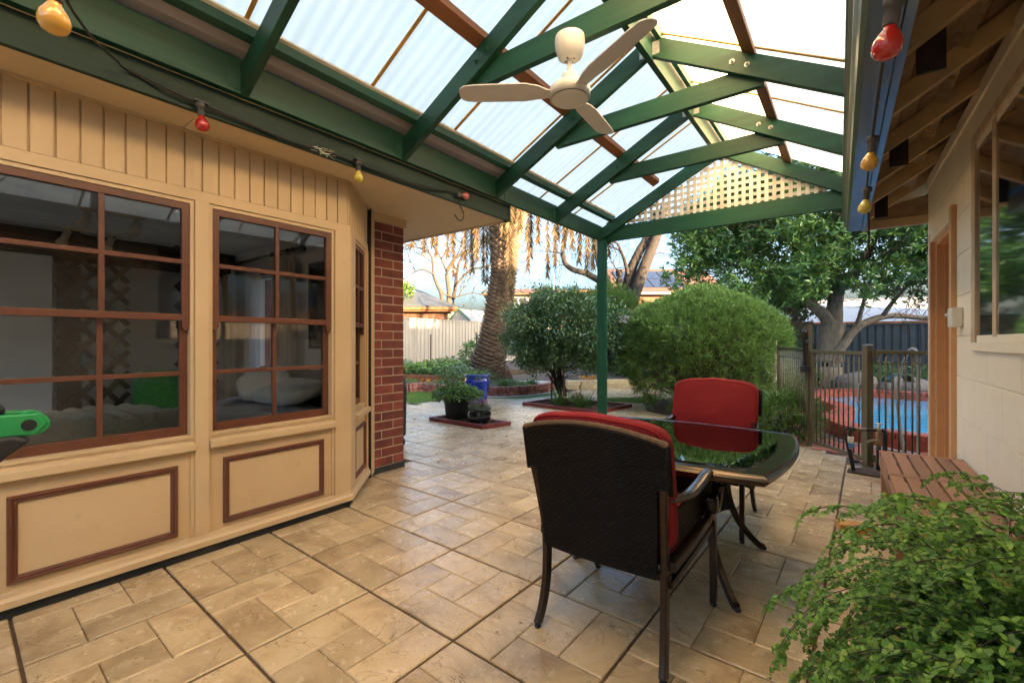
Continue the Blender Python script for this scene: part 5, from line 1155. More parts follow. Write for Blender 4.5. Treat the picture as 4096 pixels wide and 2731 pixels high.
for k in range(4):
    a = k * pi / 2
    def tf(u, v, a=a):
        x = (u * 2 - 1) * 0.235; y = -0.235 + 0.075 * (1 - (x / 0.235) ** 2); z = 0.26 + 0.37 * v
        y -= 0.05 * (1 - v) ** 2
        return (x * cos(a) - y * sin(a), x * sin(a) + y * cos(a), z), (sin(a), -cos(a), 0)
    weave(tf, 26, 22, 0.005, 0.01).build('woven_apron', WICKER, tab, smooth=True)
# ---------------------------------------------------------------- toy digger at the left edge (its bucket arm shows)
toy = thing('toy_digger', 'green plastic ride-on toy digger with a black scoop', 'toy', (-2.15, -0.62, 0), radians(90))
MB().box((-0.30, -0.16, 0.18), (0.22, 0.16, 0.34)).build('body', TOYG, toy, bevel=0.03); MB().box((-0.24, -0.11, 0.342), (0.02, 0.11, 0.40)).build('seat', BLACKP, toy, bevel=0.02)
for (x, s) in ((-0.2, -1), (-0.2, 1), (0.18, -1), (0.18, 1)): MB().tube([(x, s * 0.15, 0.11), (x, s * 0.21, 0.11)], 0.11, 18).build('wheel', BLACKP, toy, smooth=False, bevel=0.01)
for s in (-1, 1):
    ar = MB().rectsweep([(0.16, s * 0.045, 0.34), (0.22, s * 0.045, 0.75), (0.40, s * 0.045, 0.98), (0.60, s * 0.045, 0.995), (0.70, s * 0.045, 0.99)], 0.018, 0.07, (0, 0, 1)); ar = ar.build('arm', TOYG, toy, bevel=0.006)
    MB().tube([(0.845, s * 0.062, 0.985), (0.845, s * 0.036, 0.985)], 0.035, 16).build('pivot_boss', TOYG, toy, bevel=0.004)
    MB().prism([(0.60, 0.955), (0.845, 0.950), (0.875, 0.985), (0.845, 1.020), (0.60, 1.030)], 1, s * 0.058 - 0.009, s * 0.058 + 0.009).build('arm_plate', TOYG, toy, bevel=0.006)
    MB().tube([(0.83, s * 0.070, 0.985), (0.83, s * 0.050, 0.985)], 0.018, 12).build('pin', BLACKP, toy)
MB().tube([(0.70, -0.045, 1.055), (0.70, 0.045, 1.055)], 0.030, 16).build('roller', BLACKP, toy, smooth=True); MB().tube([(0.76, -0.05, 1.035), (0.76, 0.05, 1.035)], 0.022, 16).build('roller', BLACKP, toy, smooth=True)
MB().prism([(0.55, 0.955), (0.80, 0.958), (0.835, 0.94), (0.76, 0.875), (0.66, 0.82), (0.56, 0.80)], 1, -0.10, 0.10).build('scoop', BLACKP, toy, bevel=0.01)
# ---------------------------------------------------------------- covered barbecue round the corner
bq = thing('covered_barbecue', 'black covered barbecue trolley just behind the brick corner', 'barbecue', (-4.50, 3.38, 0))
MB().prism([(-0.30, 0.10), (0.19, 0.10), (0.205, 0.70), (0.17, 0.82), (0.05, 0.90), (-0.25, 0.90), (-0.30, 0.80)], 1, -0.20, 0.20).build('cover', POTB, bq, bevel=0.03)
for x in (-0.2, 0.19):
    for y in (-0.12, 0.12): MB().tube([(x, y - 0.012, 0.05), (x, y + 0.012, 0.05)], 0.05, 16).build('castor', BLACKP, bq)
# ---------------------------------------------------------------- garden beds, edging, pots
def bricks_along(root, pts, z, L_, H_, D_, m_, name='brick', gap=0.012, jit=0.004, stand=False):
    P = smoothpts([(x, y, 0) for x, y in pts], 10); acc = 0; seg = L_ + gap; key = None
    d_ = [0]
    for i in range(1, len(P)): d_.append(d_[-1] + (P[i] - P[i - 1]).length)
    t_ = seg / 2
    while t_ < d_[-1]:
        i = max(k for k in range(len(d_)) if d_[k] <= t_); i = min(i, len(P) - 2)
        f = (t_ - d_[i]) / max(1e-6, d_[i + 1] - d_[i]); p = P[i].lerp(P[i + 1], f); dd = P[i + 1] - P[i]
        if key is None: key = MB().cbox((0, 0, 0), (L_, D_, H_)).build(name, m_, root, bevel=0.005); o = key
        else: o = inst(key, name=name)
        o.location = (p.x + rr.uniform(-jit, jit), p.y + rr.uniform(-jit, jit), z + rr.uniform(-jit, jit) * 0.6); o.rotation_euler = (rr.uniform(-jit, jit) * 4, rr.uniform(-jit, jit) * 4, atan2(dd.y, dd.x) + rr.uniform(-0.03, 0.03))
        t_ += seg
bed = thing('brick_bed_wall', 'low weathered red brick wall curving round the palm bed', 'garden wall')
path = [(-10.6, 6.5), (-8.75, 7.05), (-8.55, 7.50), (-7.5, 7.55), (-6.75, 7.72), (-6.25, 8.10), (-6.00, 8.75), (-6.02, 9.5), (-6.35, 10.3), (-6.9, 11.0)]
bricks_along(bed, path, 0.04, 0.225, 0.076, 0.11, OLDBRICK)
bricks_along(bed, path, 0.155, 0.073, 0.13, 0.11, OLDBRICK, gap=0.016, jit=0.006)
b = MB(); b.prism([(x + 0.03, y + 0.06) for x, y in path[:4]] + [(x - 0.06, y + 0.03) for x, y in path[4:]] + [(-7.2, 22), (-14.5, 22), (-14.5, 6.6)], 2, 0.0, 0.175); struct(b.build('garden_bed', SOIL))
b = MB(); b.prism([(-13.5, 7.6), (-8.6, 8.25), (-7.75, 8.55), (-8.9, 10.0), (-8.6, 13), (-8.6, 22), (-13.5, 22)], 2, 0.1, 0.33); struct(b.build('raised_bed', SOIL))
te = thing('timber_edging', 'reddish timber sleepers edging the vegetable bed', 'edging')
for a, c_ in (((-12.5, 7.72), (-10.6, 7.97)), ((-10.58, 7.975), (-8.65, 8.23)), ((-8.62, 8.235), (-7.75, 8.52))): MB().bar((*a, 0.26), (*c_, 0.26), 0.05, 0.19).build('sleeper', BROWNW, te, bevel=0.006)
ss = thing('sandstone_wall', 'low cream sandstone block retaining wall near the hedge', 'garden wall')
for k, (h_, sh) in enumerate(((0.06, 0), (0.175, 0.18))): bricks_along(ss, [(-5.95 + sh * 0.2, 10.15), (-5.60, 10.48), (-5.05, 11.25), (-4.3, 12.2)], h_, 0.36, 0.115, 0.20, SANDST, 'block', 0.006, 0.001)
b = MB(); b.prism([(-5.9, 10.35), (-5.62, 10.6), (-5.0, 11.45), (-4.3, 12.4), (-2.5, 13.5), (-2.5, 22), (-7.1, 22), (-6.6, 11.0)], 2, -0.05, 0.20); struct(b.build('hedge_bed', SOIL))
b = MB(); b.prism([(-2.2, 13.25), (6, 13.25), (6, 18), (-2.6, 18)], 2, -0.05, 0.14); struct(b.build('pool_bed', SOIL))
b = MB(); b.prism([(-2.9, 7.85), (-2.3, 7.5), (-1.5, 7.1), (-0.95, 6.75), (-0.70, 6.9), (-0.95, 9.5), (-1.6, 13.2), (-2.9, 13.2), (-3.2, 9.8), (-3.35, 8.8)], 2, -0.012, 0.012); struct(b.build('bush_bed', SOIL))
tag(MB().tube(smoothpts([(-6.55, 7.55, 0.02), (-6.1, 7.85, 0.02), (-5.82, 8.4, 0.02), (-5.75, 9.1, 0.02), (-5.8, 9.5, 0.02)], 6), 0.018, 6).build('garden_hose', HOSEG, None, smooth=True), 'pale hose lying along the curved brick bed wall', 'hose')
tag(MB().box((-6.9, 9.3, 0.18), (-6.2, 9.9, 0.215)).build('stepping_slab', CONC, None, bevel=0.008), 'flat pale concrete slab lying in the palm bed', 'slab')
# bordered island with pots
def island(name_lab, pts, wd, ht, label):
    r = thing('brick_edging', label, 'edging', group='red brick edged islands in the paving')
    n_ = len(pts)
    for i in range(n_):
        a, c_ = Vector((*pts[i], 0)), Vector((*pts[(i + 1) % n_], 0)); L_ = (c_ - a).length; k = max(1, int(round(L_ / 0.24))); d_ = (c_ - a) / L_
        for q in range(k):
            p, s_ = a + d_ * (L_ * q / k + 0.003 + (wd / 2 if q == 0 else 0)), a + d_ * (L_ * (q + 1) / k - 0.003 + (wd / 2 if q == k - 1 else 0) - (0.0 if q < k - 1 else 0.004))
            MB().bar(p + Vector((0, 0, ht / 2)), s_ + Vector((0, 0, ht / 2 + rr.uniform(-0.002, 0.002))), wd, ht).build('brick', EDGEBRICK, r, bevel=0.004)
    return r
isl = [(-5.30, 4.90), (-4.20, 4.86), (-4.08, 5.30), (-5.22, 5.36)]
island('a', isl, 0.07, 0.055, 'red brick border round the two black pots')
trb = [(-5.12, 7.18), (-3.50, 7.02), (-3.36, 8.15), (-4.95, 8.30)]
island('b', trb, 0.075, 0.06, 'red brick border round the citrus tree')
def chips(poly, n_, z, m_, s, seed, nm, lab=None):
    rng = np.random.RandomState(seed); xs = [p[0] for p in poly]; ys = [p[1] for p in poly]; P = []
    while len(P) < n_:
        x, y = rng.uniform(min(xs), max(xs)), rng.uniform(min(ys), max(ys))
        if inpoly(x, y, poly): P.append((x, y, z + rng.uniform(0, 0.02)))
    P = np.array(P); D = rng.normal(0, 1, (n_, 3)) * [1, 1, 0.25]
    V, F = leaves(P, D, s * rng.uniform(0.5, 1.4, n_), s * 0.5 * rng.uniform(0.6, 1.3, n_), rng, 0.15, 0.1)
    o = stuff(mk(nm, meshnp(nm, V, F), m_)); return o
def sh(poly, s):
    cx = sum(p[0] for p in poly) / len(poly); cy = sum(p[1] for p in poly) / len(poly); return [(cx + (x - cx) * s, cy + (y - cy) * s) for x, y in poly]
for i, (pl_, n_) in enumerate(((isl, 1500), (trb, 2600))):
    struct(MB().prism(sh(pl_, 0.97), 2, 0.001, 0.022).build('mulch_bed', SOIL)); o = chips(sh(pl_, 0.93), n_, 0.022, MULCH, 0.045, 20 + i, 'bark_chips'); o['label'] = ['bark chips round the pots', 'bark chips round the citrus trunk'][i]; o['category'] = 'mulch'
# ---- plants
def plant(name, label, loc, rng, n_, r_, h_, m_, L_, Wd, stems=8, lean=0.6, group=None, low=0.1, cat_='plant', dome=1.0, stemm=TWIG):
    t_ = thing(name, label, cat_, loc, 0, group)
    th = rng.uniform(0, 2 * pi, n_); rad = np.sqrt(rng.rand(n_)) * r_; zz = low + (h_ - low) * rng.rand(n_) ** 0.7 * (1 - 0.55 * dome * (rad / r_) ** 2)
    P = np.stack([rad * np.cos(th), rad * np.sin(th), zz], 1); D = P * [1, 1, 0] / r_ * lean + rng.normal(0, 0.5, (n_, 3)) + [0, 0, 0.25]
    V, F = leaves(P, D, L_ * rng.uniform(0.6, 1.3, n_), Wd * rng.uniform(0.7, 1.2, n_), rng, 0.2, 0.2)
    stuff(mk('foliage', meshnp('foliage', V, F), m_, t_))
    b_ = MB()
    for k in range(stems):
        a = rng.uniform(0, 2 * pi); e = r_ * rng.uniform(0.3, 0.9); b_.tube([(0.02 * cos(a), 0.02 * sin(a), 0), (e * 0.5 * cos(a), e * 0.5 * sin(a), h_ * 0.5), (e * cos(a), e * sin(a), h_ * rng.uniform(0.6, 0.95))], [0.008, 0.005, 0.002], 4)
    b_.build('stem', stemm, t_); return t_
def tuft(name, label, loc, rng, n_, r_, L_, Wd, m_, bend=0.5, group=None, spread=0.45, cat_='plant'):
    P = np.stack([rng.normal(0, r_ * 0.4, n_), rng.normal(0, r_ * 0.4, n_), np.zeros(n_)], 1); D = P * [1, 1, 0] / max(r_, 0.01) * spread + rng.normal(0, 0.22, (n_, 3)) + [0, 0, 1]
    V, F = blades(P, D, L_ * rng.uniform(0.6, 1.15, n_), Wd, rng, bend * rng.uniform(0.3, 1.5, n_), 4)
    o = mk(name, meshnp(name, V, F), m_); o.location = loc; return tag(o, label, cat_, group)
R_ = np.random.RandomState
# pots on the island
pt1 = thing('plant_pot', 'large round black plastic pot with sprawling green foliage', 'pot', (-4.98, 5.16, 0.02)); pt1.scale = (0.68, 0.68, 0.76)
MB().lathe([(0.26, 0), (0.275, 0.02), (0.335, 0.45), (0.35, 0.452), (0.355, 0.50), (0.335, 0.502), (0.325, 0.44)], 40).build('pot', POTB, pt1, smooth=True)
MB().lathe([(0.001, 0.455), (0.325, 0.45)], 30, cap=False).build('soil', SOIL, pt1)
plant('leafy_plant', 'sprawling light green leafy plant in the large black pot', (-4.98, 5.16, 0.36), R_(5), 1500, 0.38, 0.21, L_GARD, 0.055, 0.040, 22, 1.0, low=-0.03, dome=0.9)
plant('leafy_plant', 'taller wispy shoots rising from the large black pot', (-5.10, 5.10, 0.36), R_(6), 300, 0.18, 0.44, L_GARD, 0.05, 0.03, 14, 0.8, low=0.1, dome=0.3)
pt2 = thing('plant_pot', 'small squat black glazed pot with a pink-flowered shrub', 'pot', (-4.46, 5.08, 0.03)); pt2.scale = (0.80, 0.80, 0.80)
MB().lathe([(0.155, 0), (0.20, 0.03), (0.228, 0.12), (0.225, 0.19), (0.205, 0.235), (0.212, 0.25), (0.232, 0.262), (0.232, 0.275), (0.215, 0.277), (0.205, 0.255), (0.20, 0.22)], 40).build('pot', POTG, pt2, smooth=True)
MB().lathe([(0.001, 0.225), (0.203, 0.222)], 24, cap=False).build('soil', SOIL, pt2)
sp = plant('flowering_shrub', 'small green shrub with pink flowers in the squat black pot', (-4.46, 5.08, 0.20), R_(8), 700, 0.15, 0.15, L_GREY, 0.045, 0.014, 14, 0.6, low=0.0)
rng = R_(9); P = np.stack([rng.normal(0.02, 0.065, 70), rng.normal(0, 0.065, 70), rng.uniform(0.11, 0.17, 70)], 1); V, F = leaves(P, rng.normal(0, 1, (70, 3)), 0.028, 0.022, rng); mk('flower', meshnp('flower', V, F), L_PINK, sp)
# tall blue pot
bp_ = thing('plant_pot', 'tall square cobalt blue glazed pot with grass', 'pot', (-5.50, 6.22, 0.0), radians(37))
def sqpot(prof):
    vs = []; fs = []; k = 40
    for r_, z in prof:
        for j in range(k):
            a = 2 * pi * j / k; c_, s_ = cos(a), sin(a); q = (abs(c_) ** 5 + abs(s_) ** 5) ** (-1 / 5); vs.append((r_ * q * c_, r_ * q * s_, z))
    for i in range(len(prof) - 1): fs += [(i * k + j, i * k + (j + 1) % k, (i + 1) * k + (j + 1) % k, (i + 1) * k + j) for j in range(k)]
    return MB().add(vs, fs + [tuple(range(k))[::-1]])
sqpot([(0.165, 0.0), (0.17, 0.02), (0.205, 0.20), (0.245, 0.45), (0.262, 0.62), (0.258, 0.68), (0.240, 0.70), (0.245, 0.715), (0.268, 0.735), (0.270, 0.775), (0.262, 0.785), (0.235, 0.785), (0.23, 0.70)]).build('pot', POTBLUE, bp_, smooth=True)
sqpot([(0.236, 0.72), (0.001, 0.725)]).build('soil', SOIL, bp_); bp_.scale = (0.86, 0.86, 0.83)
tuft('grass_clump', 'fine drooping grass growing in the tall blue pot', (-5.50, 6.22, 0.60), R_(12), 380, 0.24, 0.34, 0.006, L_GARD, 1.1, spread=1.3)
# strap clumps etc. around
for i, (x, y, z, L_, lab) in enumerate(((-4.42, 7.40, 0.02, 0.42, 'left clump of dark strappy leaves under the citrus tree'), (-3.98, 7.42, 0.02, 0.46, 'right clump of dark strappy leaves under the citrus tree'), (-7.15, 8.0, 0.17, 0.42, 'upright strap-leaf clump beside the blue pot'), (-6.62, 8.45, 0.17, 0.30, 'bright green strap-leaf clump behind the curved brick wall'), (-6.30, 9.15, 0.17, 0.26, 'small strap-leaf clump at the right of the palm bed'))):
    tuft('strap_plant', lab, (x, y, z), R_(30 + i), 120, 0.13, L_, 0.016, L_STRAP, 0.45, 'strap-leaf clumps')
o = MB().ball((0, 0, 0), (0.14, 0.11, 0.16), 14, 10).build('boulder', ROCK, None, smooth=True); o.location = (-4.15, 7.55, 0.13); tag(o, 'smooth grey stone between the strappy clumps', 'stone')
# vegetable bed plants
vp = [(-11.2, 9.2, 0.6, 0.30, L_GREY, 'grey-green bushy herb at the left of the vegetable bed'), (-10.0, 8.7, 0.5, 0.26, L_GARD, 'low leafy vegetable behind the timber edging'), (-9.4, 9.0, 0.75, 0.42, L_GARD, 'broad-leaved green vegetable in the middle of the bed'), (-8.7, 9.3, 0.8, 0.45, L_GARD, 'large leafy vegetable nearest the palm trunk'), (-9.9, 9.9, 0.9, 0.40, L_GREY, 'silvery clump at the back of the vegetable bed'), (-10.6, 8.5, 0.4, 0.22, L_GREY, 'small grey-leaved clump beside the timber edging'), (-8.3, 8.75, 0.5, 0.25, L_GREY, 'grey-green groundcover at the timber corner')]
for i, (x, y, r_, h_, m_, lab) in enumerate(vp): plant('garden_plant', lab, (x, y, 0.33), R_(50 + i), 520, r_, h_, m_, 0.13, 0.07, 6, 0.8, 'vegetable bed plants', 0.02)
plant('garden_plant', 'young leafy shrub tied to a stake before the cream fence', (-9.40, 10.45, 0.33), R_(61), 520, 0.42, 1.0, L_GARD, 0.16, 0.06, 8, 0.7, low=0.1, dome=0.5)
for i, (x, y, r_, lab) in enumerate(((-9.2, 7.6, 0.35, 'low green clump in front of the timber edging'), (-8.1, 7.9, 0.5, 'spreading groundcover behind the brick corner'), (-7.5, 7.9, 0.35, 'fine groundcover trailing over the brick wall'), (-6.9, 8.9, 0.6, 'mat of groundcover at the foot of the palm'), (-6.5, 8.7, 0.4, 'green groundcover along the curved wall'))):
    plant('groundcover', lab, (x, y, 0.17), R_(70 + i), 700, r_, 0.12, (L_GARD, L_GREY)[i % 2], 0.04, 0.02, 3, 0.9, 'bed groundcovers', 0.0)
rng = R_(77)
for (c_, n_, m_, lab, x, y, z) in (((0.10,), 26, L_ORNG, 'orange pansies on top of the sandstone wall', -5.55, 10.75, 0.26), ((0.1,), 10, L_ORNG, 'yellow pansies behind the brick wall corner', -8.55, 7.85, 0.22)):
    P = np.stack([rng.uniform(-0.25, 0.25, n_), rng.uniform(-0.12, 0.12, n_), rng.uniform(0, 0.06, n_)], 1); P = np.repeat(P, 5, 0); V, F = leaves(P, rng.normal(0, 1, (n_ * 5, 3)) * [1, 1, 0.6], 0.045, 0.04, rng); o = mk('flower_patch', meshnp('flower_patch', V, F), m_); o.location = (x, y, z); tag(o, lab, 'flowers')
# star pickets and tall stakes
for i, (p, q, lab, m_) in enumerate((((-11.95, 11.0, 0.33), (-11.95, 11.0, 1.50), 'black star picket against the cream fence', BLACKP), ((-9.29, 10.53, 0.33), (-9.34, 10.49, 1.52), 'dark stake with a yellow cap left of the palm', BLACKP), ((-10.8, 12.5, 0.33), (-10.82, 12.51, 1.50), 'rusty star picket close to the palm trunk', BROWNW))):
    t_ = thing('garden_stake', lab, 'stake', p, 0, 'stakes in the garden'); d_ = Vector(q) - Vector(p); MB().bar((0, 0, 0), d_, 0.03, 0.03, (1, 0, 0)).build('shaft', m_, t_)
    if i == 1: MB().tube([d_, d_ + Vector((0, 0, 0.06))], 0.028, 8).build('cap', BULBM['yellow'], t_)
# grass verges
def lawn_patch(poly, n_, L_, seed, label, z=0.004):
    rng = R_(seed); xs = [p[0] for p in poly]; ys = [p[1] for p in poly]; P = []
    while len(P) < n_:
        x, y = rng.uniform(min(xs), max(xs)), rng.uniform(min(ys), max(ys))
        if inpoly(x, y, poly): P.append((x, y, z))
    P = np.array(P); V, F = blades(P, rng.normal(0, 0.35, (n_, 3)) + [0, 0, 1], L_ * rng.uniform(0.5, 1.2, n_), 0.006, rng, 0.5, 2)
    o = stuff(mk('grass', meshnp('grass', V, F), L_GRASS)); o['label'] = label; o['category'] = 'grass'
lawn_patch([(-9.6, 6.02), (-7.02, 6.02), (-7.02, 6.85), (-6.5, 7.35), (-7.5, 7.45), (-8.5, 7.4), (-8.7, 6.95)], 9000, 0.07, 1, 'short green grass strip in front of the brick bed wall')
lawn_patch([(-4.35, 8.85), (-3.95, 8.6), (-3.4, 8.7), (-3.1, 9.4), (-3.7, 9.6)], 3500, 0.07, 2, 'small green grass patch left of the round bush', 0.013)
# fallen leaves on the paving
rng = R_(91); n_ = 170; P = np.stack([rng.uniform(-5.6, -2.6, n_), rng.uniform(3.2, 7.0, n_), np.full(n_, 0.006)], 1); P[:, :2] += rng.normal(0, 0.2, (n_, 2))
P = P[(P[:, 0] > -6.3)]; V, F = leaves(P, rng.normal(0, 1, (len(P), 3)) * [1, 1, 0.1], 0.04 * rng.uniform(0.5, 1.3, len(P)), 0.018, rng, 0.2, 0.0); o = stuff(mk('fallen_leaves', meshnp('fallen_leaves', V, F), L_DRY)); o['label'] = 'scattered brown fallen leaves on the paving'; o['category'] = 'leaves'
# ---------------------------------------------------------------- round clipped bush
def sphere_pts(rng, n_): 
    v = rng.normal(0, 1, (n_, 3)); return unit(v)
def spray_cloud(rng, C, Rx, n_, shell=(0.80, 1.03), L_=0.11, Wd=0.02, per=6, zcut=-0.75, dens=None, lump=0.06, skirt=0.0):
    """tufts of fine sprays over an ellipsoid shell; returns V,F"""
    d = sphere_pts(rng, n_ * 2); d = d[d[:, 2] > zcut][:n_]
    if dens is not None: d = d[rng.rand(len(d)) < dens(d)]
    k = 1 + lump * (np.sin(d[:, 0] * 7 + 1) * np.sin(d[:, 1] * 6 + 2) + np.sin(d[:, 2] * 8 + d[:, 0] * 5)) + lump * 0.6 * np.sin(d[:, 0] * 19) * np.sin(d[:, 1] * 17 + d[:, 2] * 15)
    r_ = rng.uniform(shell[0], shell[1], len(d)) * k
    dd_ = d.copy()
    if skirt:
        lo = d[:, 2] < 0; hz_ = d[lo][:, :2] / np.maximum(np.linalg.norm(d[lo][:, :2], axis=1, keepdims=True), 1e-6)
        dd_[lo, :2] = hz_ * (1 - skirt * d[lo, 2:3] ** 2)
    P = np.array(C) + dd_ * np.array(Rx) * r_[:, None]
    base = d * 0.9 + [0, 0, 0.55] + rng.normal(0, 0.35, d.shape)
    P = np.repeat(P, per, 0); D = np.repeat(base, per, 0) + rng.normal(0, 0.55, (len(P), 3)); P = P + rng.normal(0, 0.02, P.shape)
    LL_ = L_ * rng.uniform(0.5, 1.3, len(P)); LL_[rng.rand(len(P)) < 0.02] *= 2.0
    return leaves(P, D, LL_, Wd, rng, 0.1, 0.1)
BC = (-2.22, 8.70, 1.12)
bush = thing('round_bush', 'big clipped dome-shaped bright green bush beyond the table', 'bush', (BC[0], BC[1], 0))
rng = R_(101)
V, F = spray_cloud(rng, (0, 0, 1.08), (1.42, 1.42, 1.10), 6400, (0.93, 1.01), 0.085, 0.012, 20, -0.93, lambda d: np.clip(0.85 + 0.9 * d[:, 2], 0.30, 1), 0.03, 0.38)
V2, F2 = spray_cloud(rng, (0, 0, 1.08), (1.34, 1.34, 1.03), 2600, (0.72, 0.93), 0.11, 0.014, 12, -0.8, lambda d: np.clip(0.6 + 1.0 * d[:, 2], 0.15, 1), 0.05, 0.38)
V3, F3 = cat([(V, F), (V2, F2)]); stuff(mk('foliage', meshnp('foliage', V3, F3), L_BUSH, bush))
b = MB(); rn = random.Random(4)
for k in range(420):
    a = rn.uniform(0, 2 * pi); el = rn.uniform(0.12, 1.45); d = Vector((cos(a) * cos(el), sin(a) * cos(el), sin(el))); r_ = rn.uniform(0.75, 0.97)
    e = Vector((d.x * 1.46 * r_, d.y * 1.46 * r_, max(0.16, 1.05 + (d.z * 1.3 - 0.75) * 1.1 * r_))); s0 = Vector((rn.uniform(-0.25, 0.25), rn.uniform(-0.25, 0.25), 0.0))
    m1 = s0.lerp(e, 0.35) + Vector((rn.uniform(-0.08, 0.08), rn.uniform(-0.08, 0.08), 0.02)); m2 = s0.lerp(e, 0.7) + Vector((rn.uniform(-0.1, 0.1), rn.uniform(-0.1, 0.1), 0.05))
    b.tube([s0, m1, m2, e], [0.011, 0.008, 0.005, 0.002], 3)
    for q in range(3):
        f = e + Vector((rn.uniform(-0.2, 0.2), rn.uniform(-0.2, 0.2), rn.uniform(-0.02, 0.2))); b.tube([m2, (m2 + f) / 2 + Vector((0, 0, 0.02)), f], [0.004, 0.003, 0.0015], 3)
b.build('branch', TWIG, bush)
# second low juniper fringe by the fence
rng = R_(103); V, F = spray_cloud(rng, (0, 0, 0.22), (0.42, 0.55, 0.32), 420, (0.6, 1.05), 0.13, 0.02, 6, -0.6)
t_ = thing('low_juniper', 'straggly low juniper spilling beside the latch post', 'shrub', (-0.72, 6.85, 0)); stuff(mk('foliage', meshnp('foliage', V, F), L_CONIF, t_))
b = MB()
for k in range(24): a = rn.uniform(0, 6.28); b.tube([(0, 0, 0), (0.25 * cos(a), 0.3 * sin(a), 0.16), (0.4 * cos(a), 0.5 * sin(a), 0.2 + rn.uniform(0, 0.2))], [0.01, 0.006, 0.002], 4)
b.build('branch', TWIG, t_)
# ---------------------------------------------------------------- citrus tree
ct = thing('citrus_tree', 'small dark-leaved citrus tree in the brick-edged bed', 'tree', (-4.50, 7.62, 0))
rng = R_(111); lim = []
for k in range(3):
    a = k * 2.1; grow(rng, (0.04 * cos(a), 0.04 * sin(a), 0.0), (0.15 * cos(a), 0.15 * sin(a), 1), 0.045, 0.75, 4, lim, 0.0, 0.55, (2, 3), 0.72)
limbs(lim, 'trunk', BARKD, ct)
d = sphere_pts(rng, 5600); d = d[(d[:, 2] > -0.8)]
r_ = rng.uniform(0.35, 1.0, len(d)) ** 0.55 * (1 + 0.13 * np.sin(d[:, 0] * 9 + 1) * np.sin(d[:, 1] * 8) + 0.09 * np.sin(d[:, 2] * 11 + d[:, 0] * 4))
P = np.array([0, 0, 1.40]) + d * np.array([1.13, 1.13, 0.92]) * r_[:, None]; P = P[P[:, 2] > 0.52]; d = (P - [0, 0, 1.3])
P = np.repeat(P, 6, 0); D = unit(np.repeat(d, 6, 0)) * 0.7 + rng.normal(0, 0.75, (len(P), 3)) + [0, 0, 0.1]; P = P + rng.normal(0, 0.045, P.shape)
V, F = leaves(P, D, 0.088 * rng.uniform(0.6, 1.25, len(P)), 0.032 * rng.uniform(0.7, 1.2, len(P)), rng, 0.25, 0.22); stuff(mk('crown', meshnp('crown', V, F), L_CITRUS, ct))
for (p, q) in (((-0.34, 0.10, 0), (-0.30, 0.08, 1.0)), ((0.16, -0.22, 0), (0.05, -0.10, 0.9))): MB().bar(p, q, 0.032, 0.022, (1, 0, 0)).build('support_stake', BROWNW, ct)
# ---------------------------------------------------------------- large evergreen tree over the pool
bt = thing('evergreen_tree', 'large broad evergreen tree with pale trunk behind the pool', 'tree', (0, 0, 0))
B = MB()
def limb(pts, r0, r1, n_=10):
    P_ = smoothpts(pts, 4); k = len(P_); B.tube(P_, [r0 + (r1 - r0) * i / (k - 1) for i in range(k)], n_)
limb([(-0.43, 13.84, 0.05), (-0.44, 13.83, 0.6), (-0.42, 13.85, 1.03), (-0.40, 13.87, 1.39), (-0.36, 13.90, 1.75)], 0.33, 0.27)
limb([(-0.37, 13.9, 1.65), (-0.33, 13.91, 2.1), (-0.28, 13.95, 2.8), (-0.4, 13.6, 3.6), (-0.2, 13.3, 4.8)], 0.22, 0.06)
limb([(-0.38, 13.85, 1.60), (-0.55, 13.65, 1.92), (-0.75, 13.5, 2.12), (-1.1, 13.3, 2.45), (-1.8, 12.8, 3.0), (-2.6, 12.2, 3.6)], 0.17, 0.04)
limb([(-0.36, 13.75, 0.40), (-0.26, 13.61, 0.95), (-0.09, 13.72, 1.27), (0.05, 13.83, 1.5), (0.28, 14.0, 1.71), (0.61, 14.2, 1.85), (0.96, 14.4, 1.88), (1.6, 14.7, 1.82), (2.6, 14.6, 2.1)], 0.12, 0.05)
limb([(0.05, 13.83, 1.5), (0.14, 13.9, 1.74), (0.21, 13.95, 2.03), (0.4, 13.8, 2.8), (0.9, 13.4, 3.6)], 0.07, 0.02)
limb([(0.61, 14.2, 1.85), (0.8, 14.0, 2.2), (1.2, 13.6, 2.8), (1.5, 13.2, 3.5)], 0.06, 0.02); limb([(-0.3, 13.9, 2.4), (0.3, 13.2, 3.2), (0.6, 12.6, 4.2)], 0.10, 0.03); limb([(-0.3, 13.9, 2.7), (-1.0, 12.8, 3.6), (-1.4, 11.9, 4.4)], 0.10, 0.03)
B.build('trunk', BARKG, bt, smooth=True)
rng = R_(121); lim = []
for (p, d_) in (((-1.8, 12.8, 3.0), (-0.6, -0.5, 0.3)), ((-1.1, 13.3, 2.45), (-0.6, -0.7, -0.1)), ((0.9, 13.4, 3.6), (0.4, -0.5, 0.1)), ((1.2, 13.6, 2.8), (0.6, -0.5, -0.2)), ((-0.3, 13.5, 3.5), (0, -0.8, -0.2)), ((-1.4, 11.9, 4.4), (-0.3, -0.6, -0.1)), ((0.6, 12.6, 4.2), (0.2, -0.6, -0.1)), ((-0.6, 13.3, 2.8), (-0.4, -0.8, -0.2)), ((1.6, 14.7, 1.9), (0.3, -0.6, 0.3)), ((0.3, 13.3, 3.0), (0.3, -0.8, -0.3))):
    for q in range(2): grow(rng, p, d_, 0.03, 0.9, 4, lim, 0.03, 0.55, (2, 3), 0.75, 0.2, 0.6, 0.004)
limbs(lim, 'branch', TWIG, bt, 5)
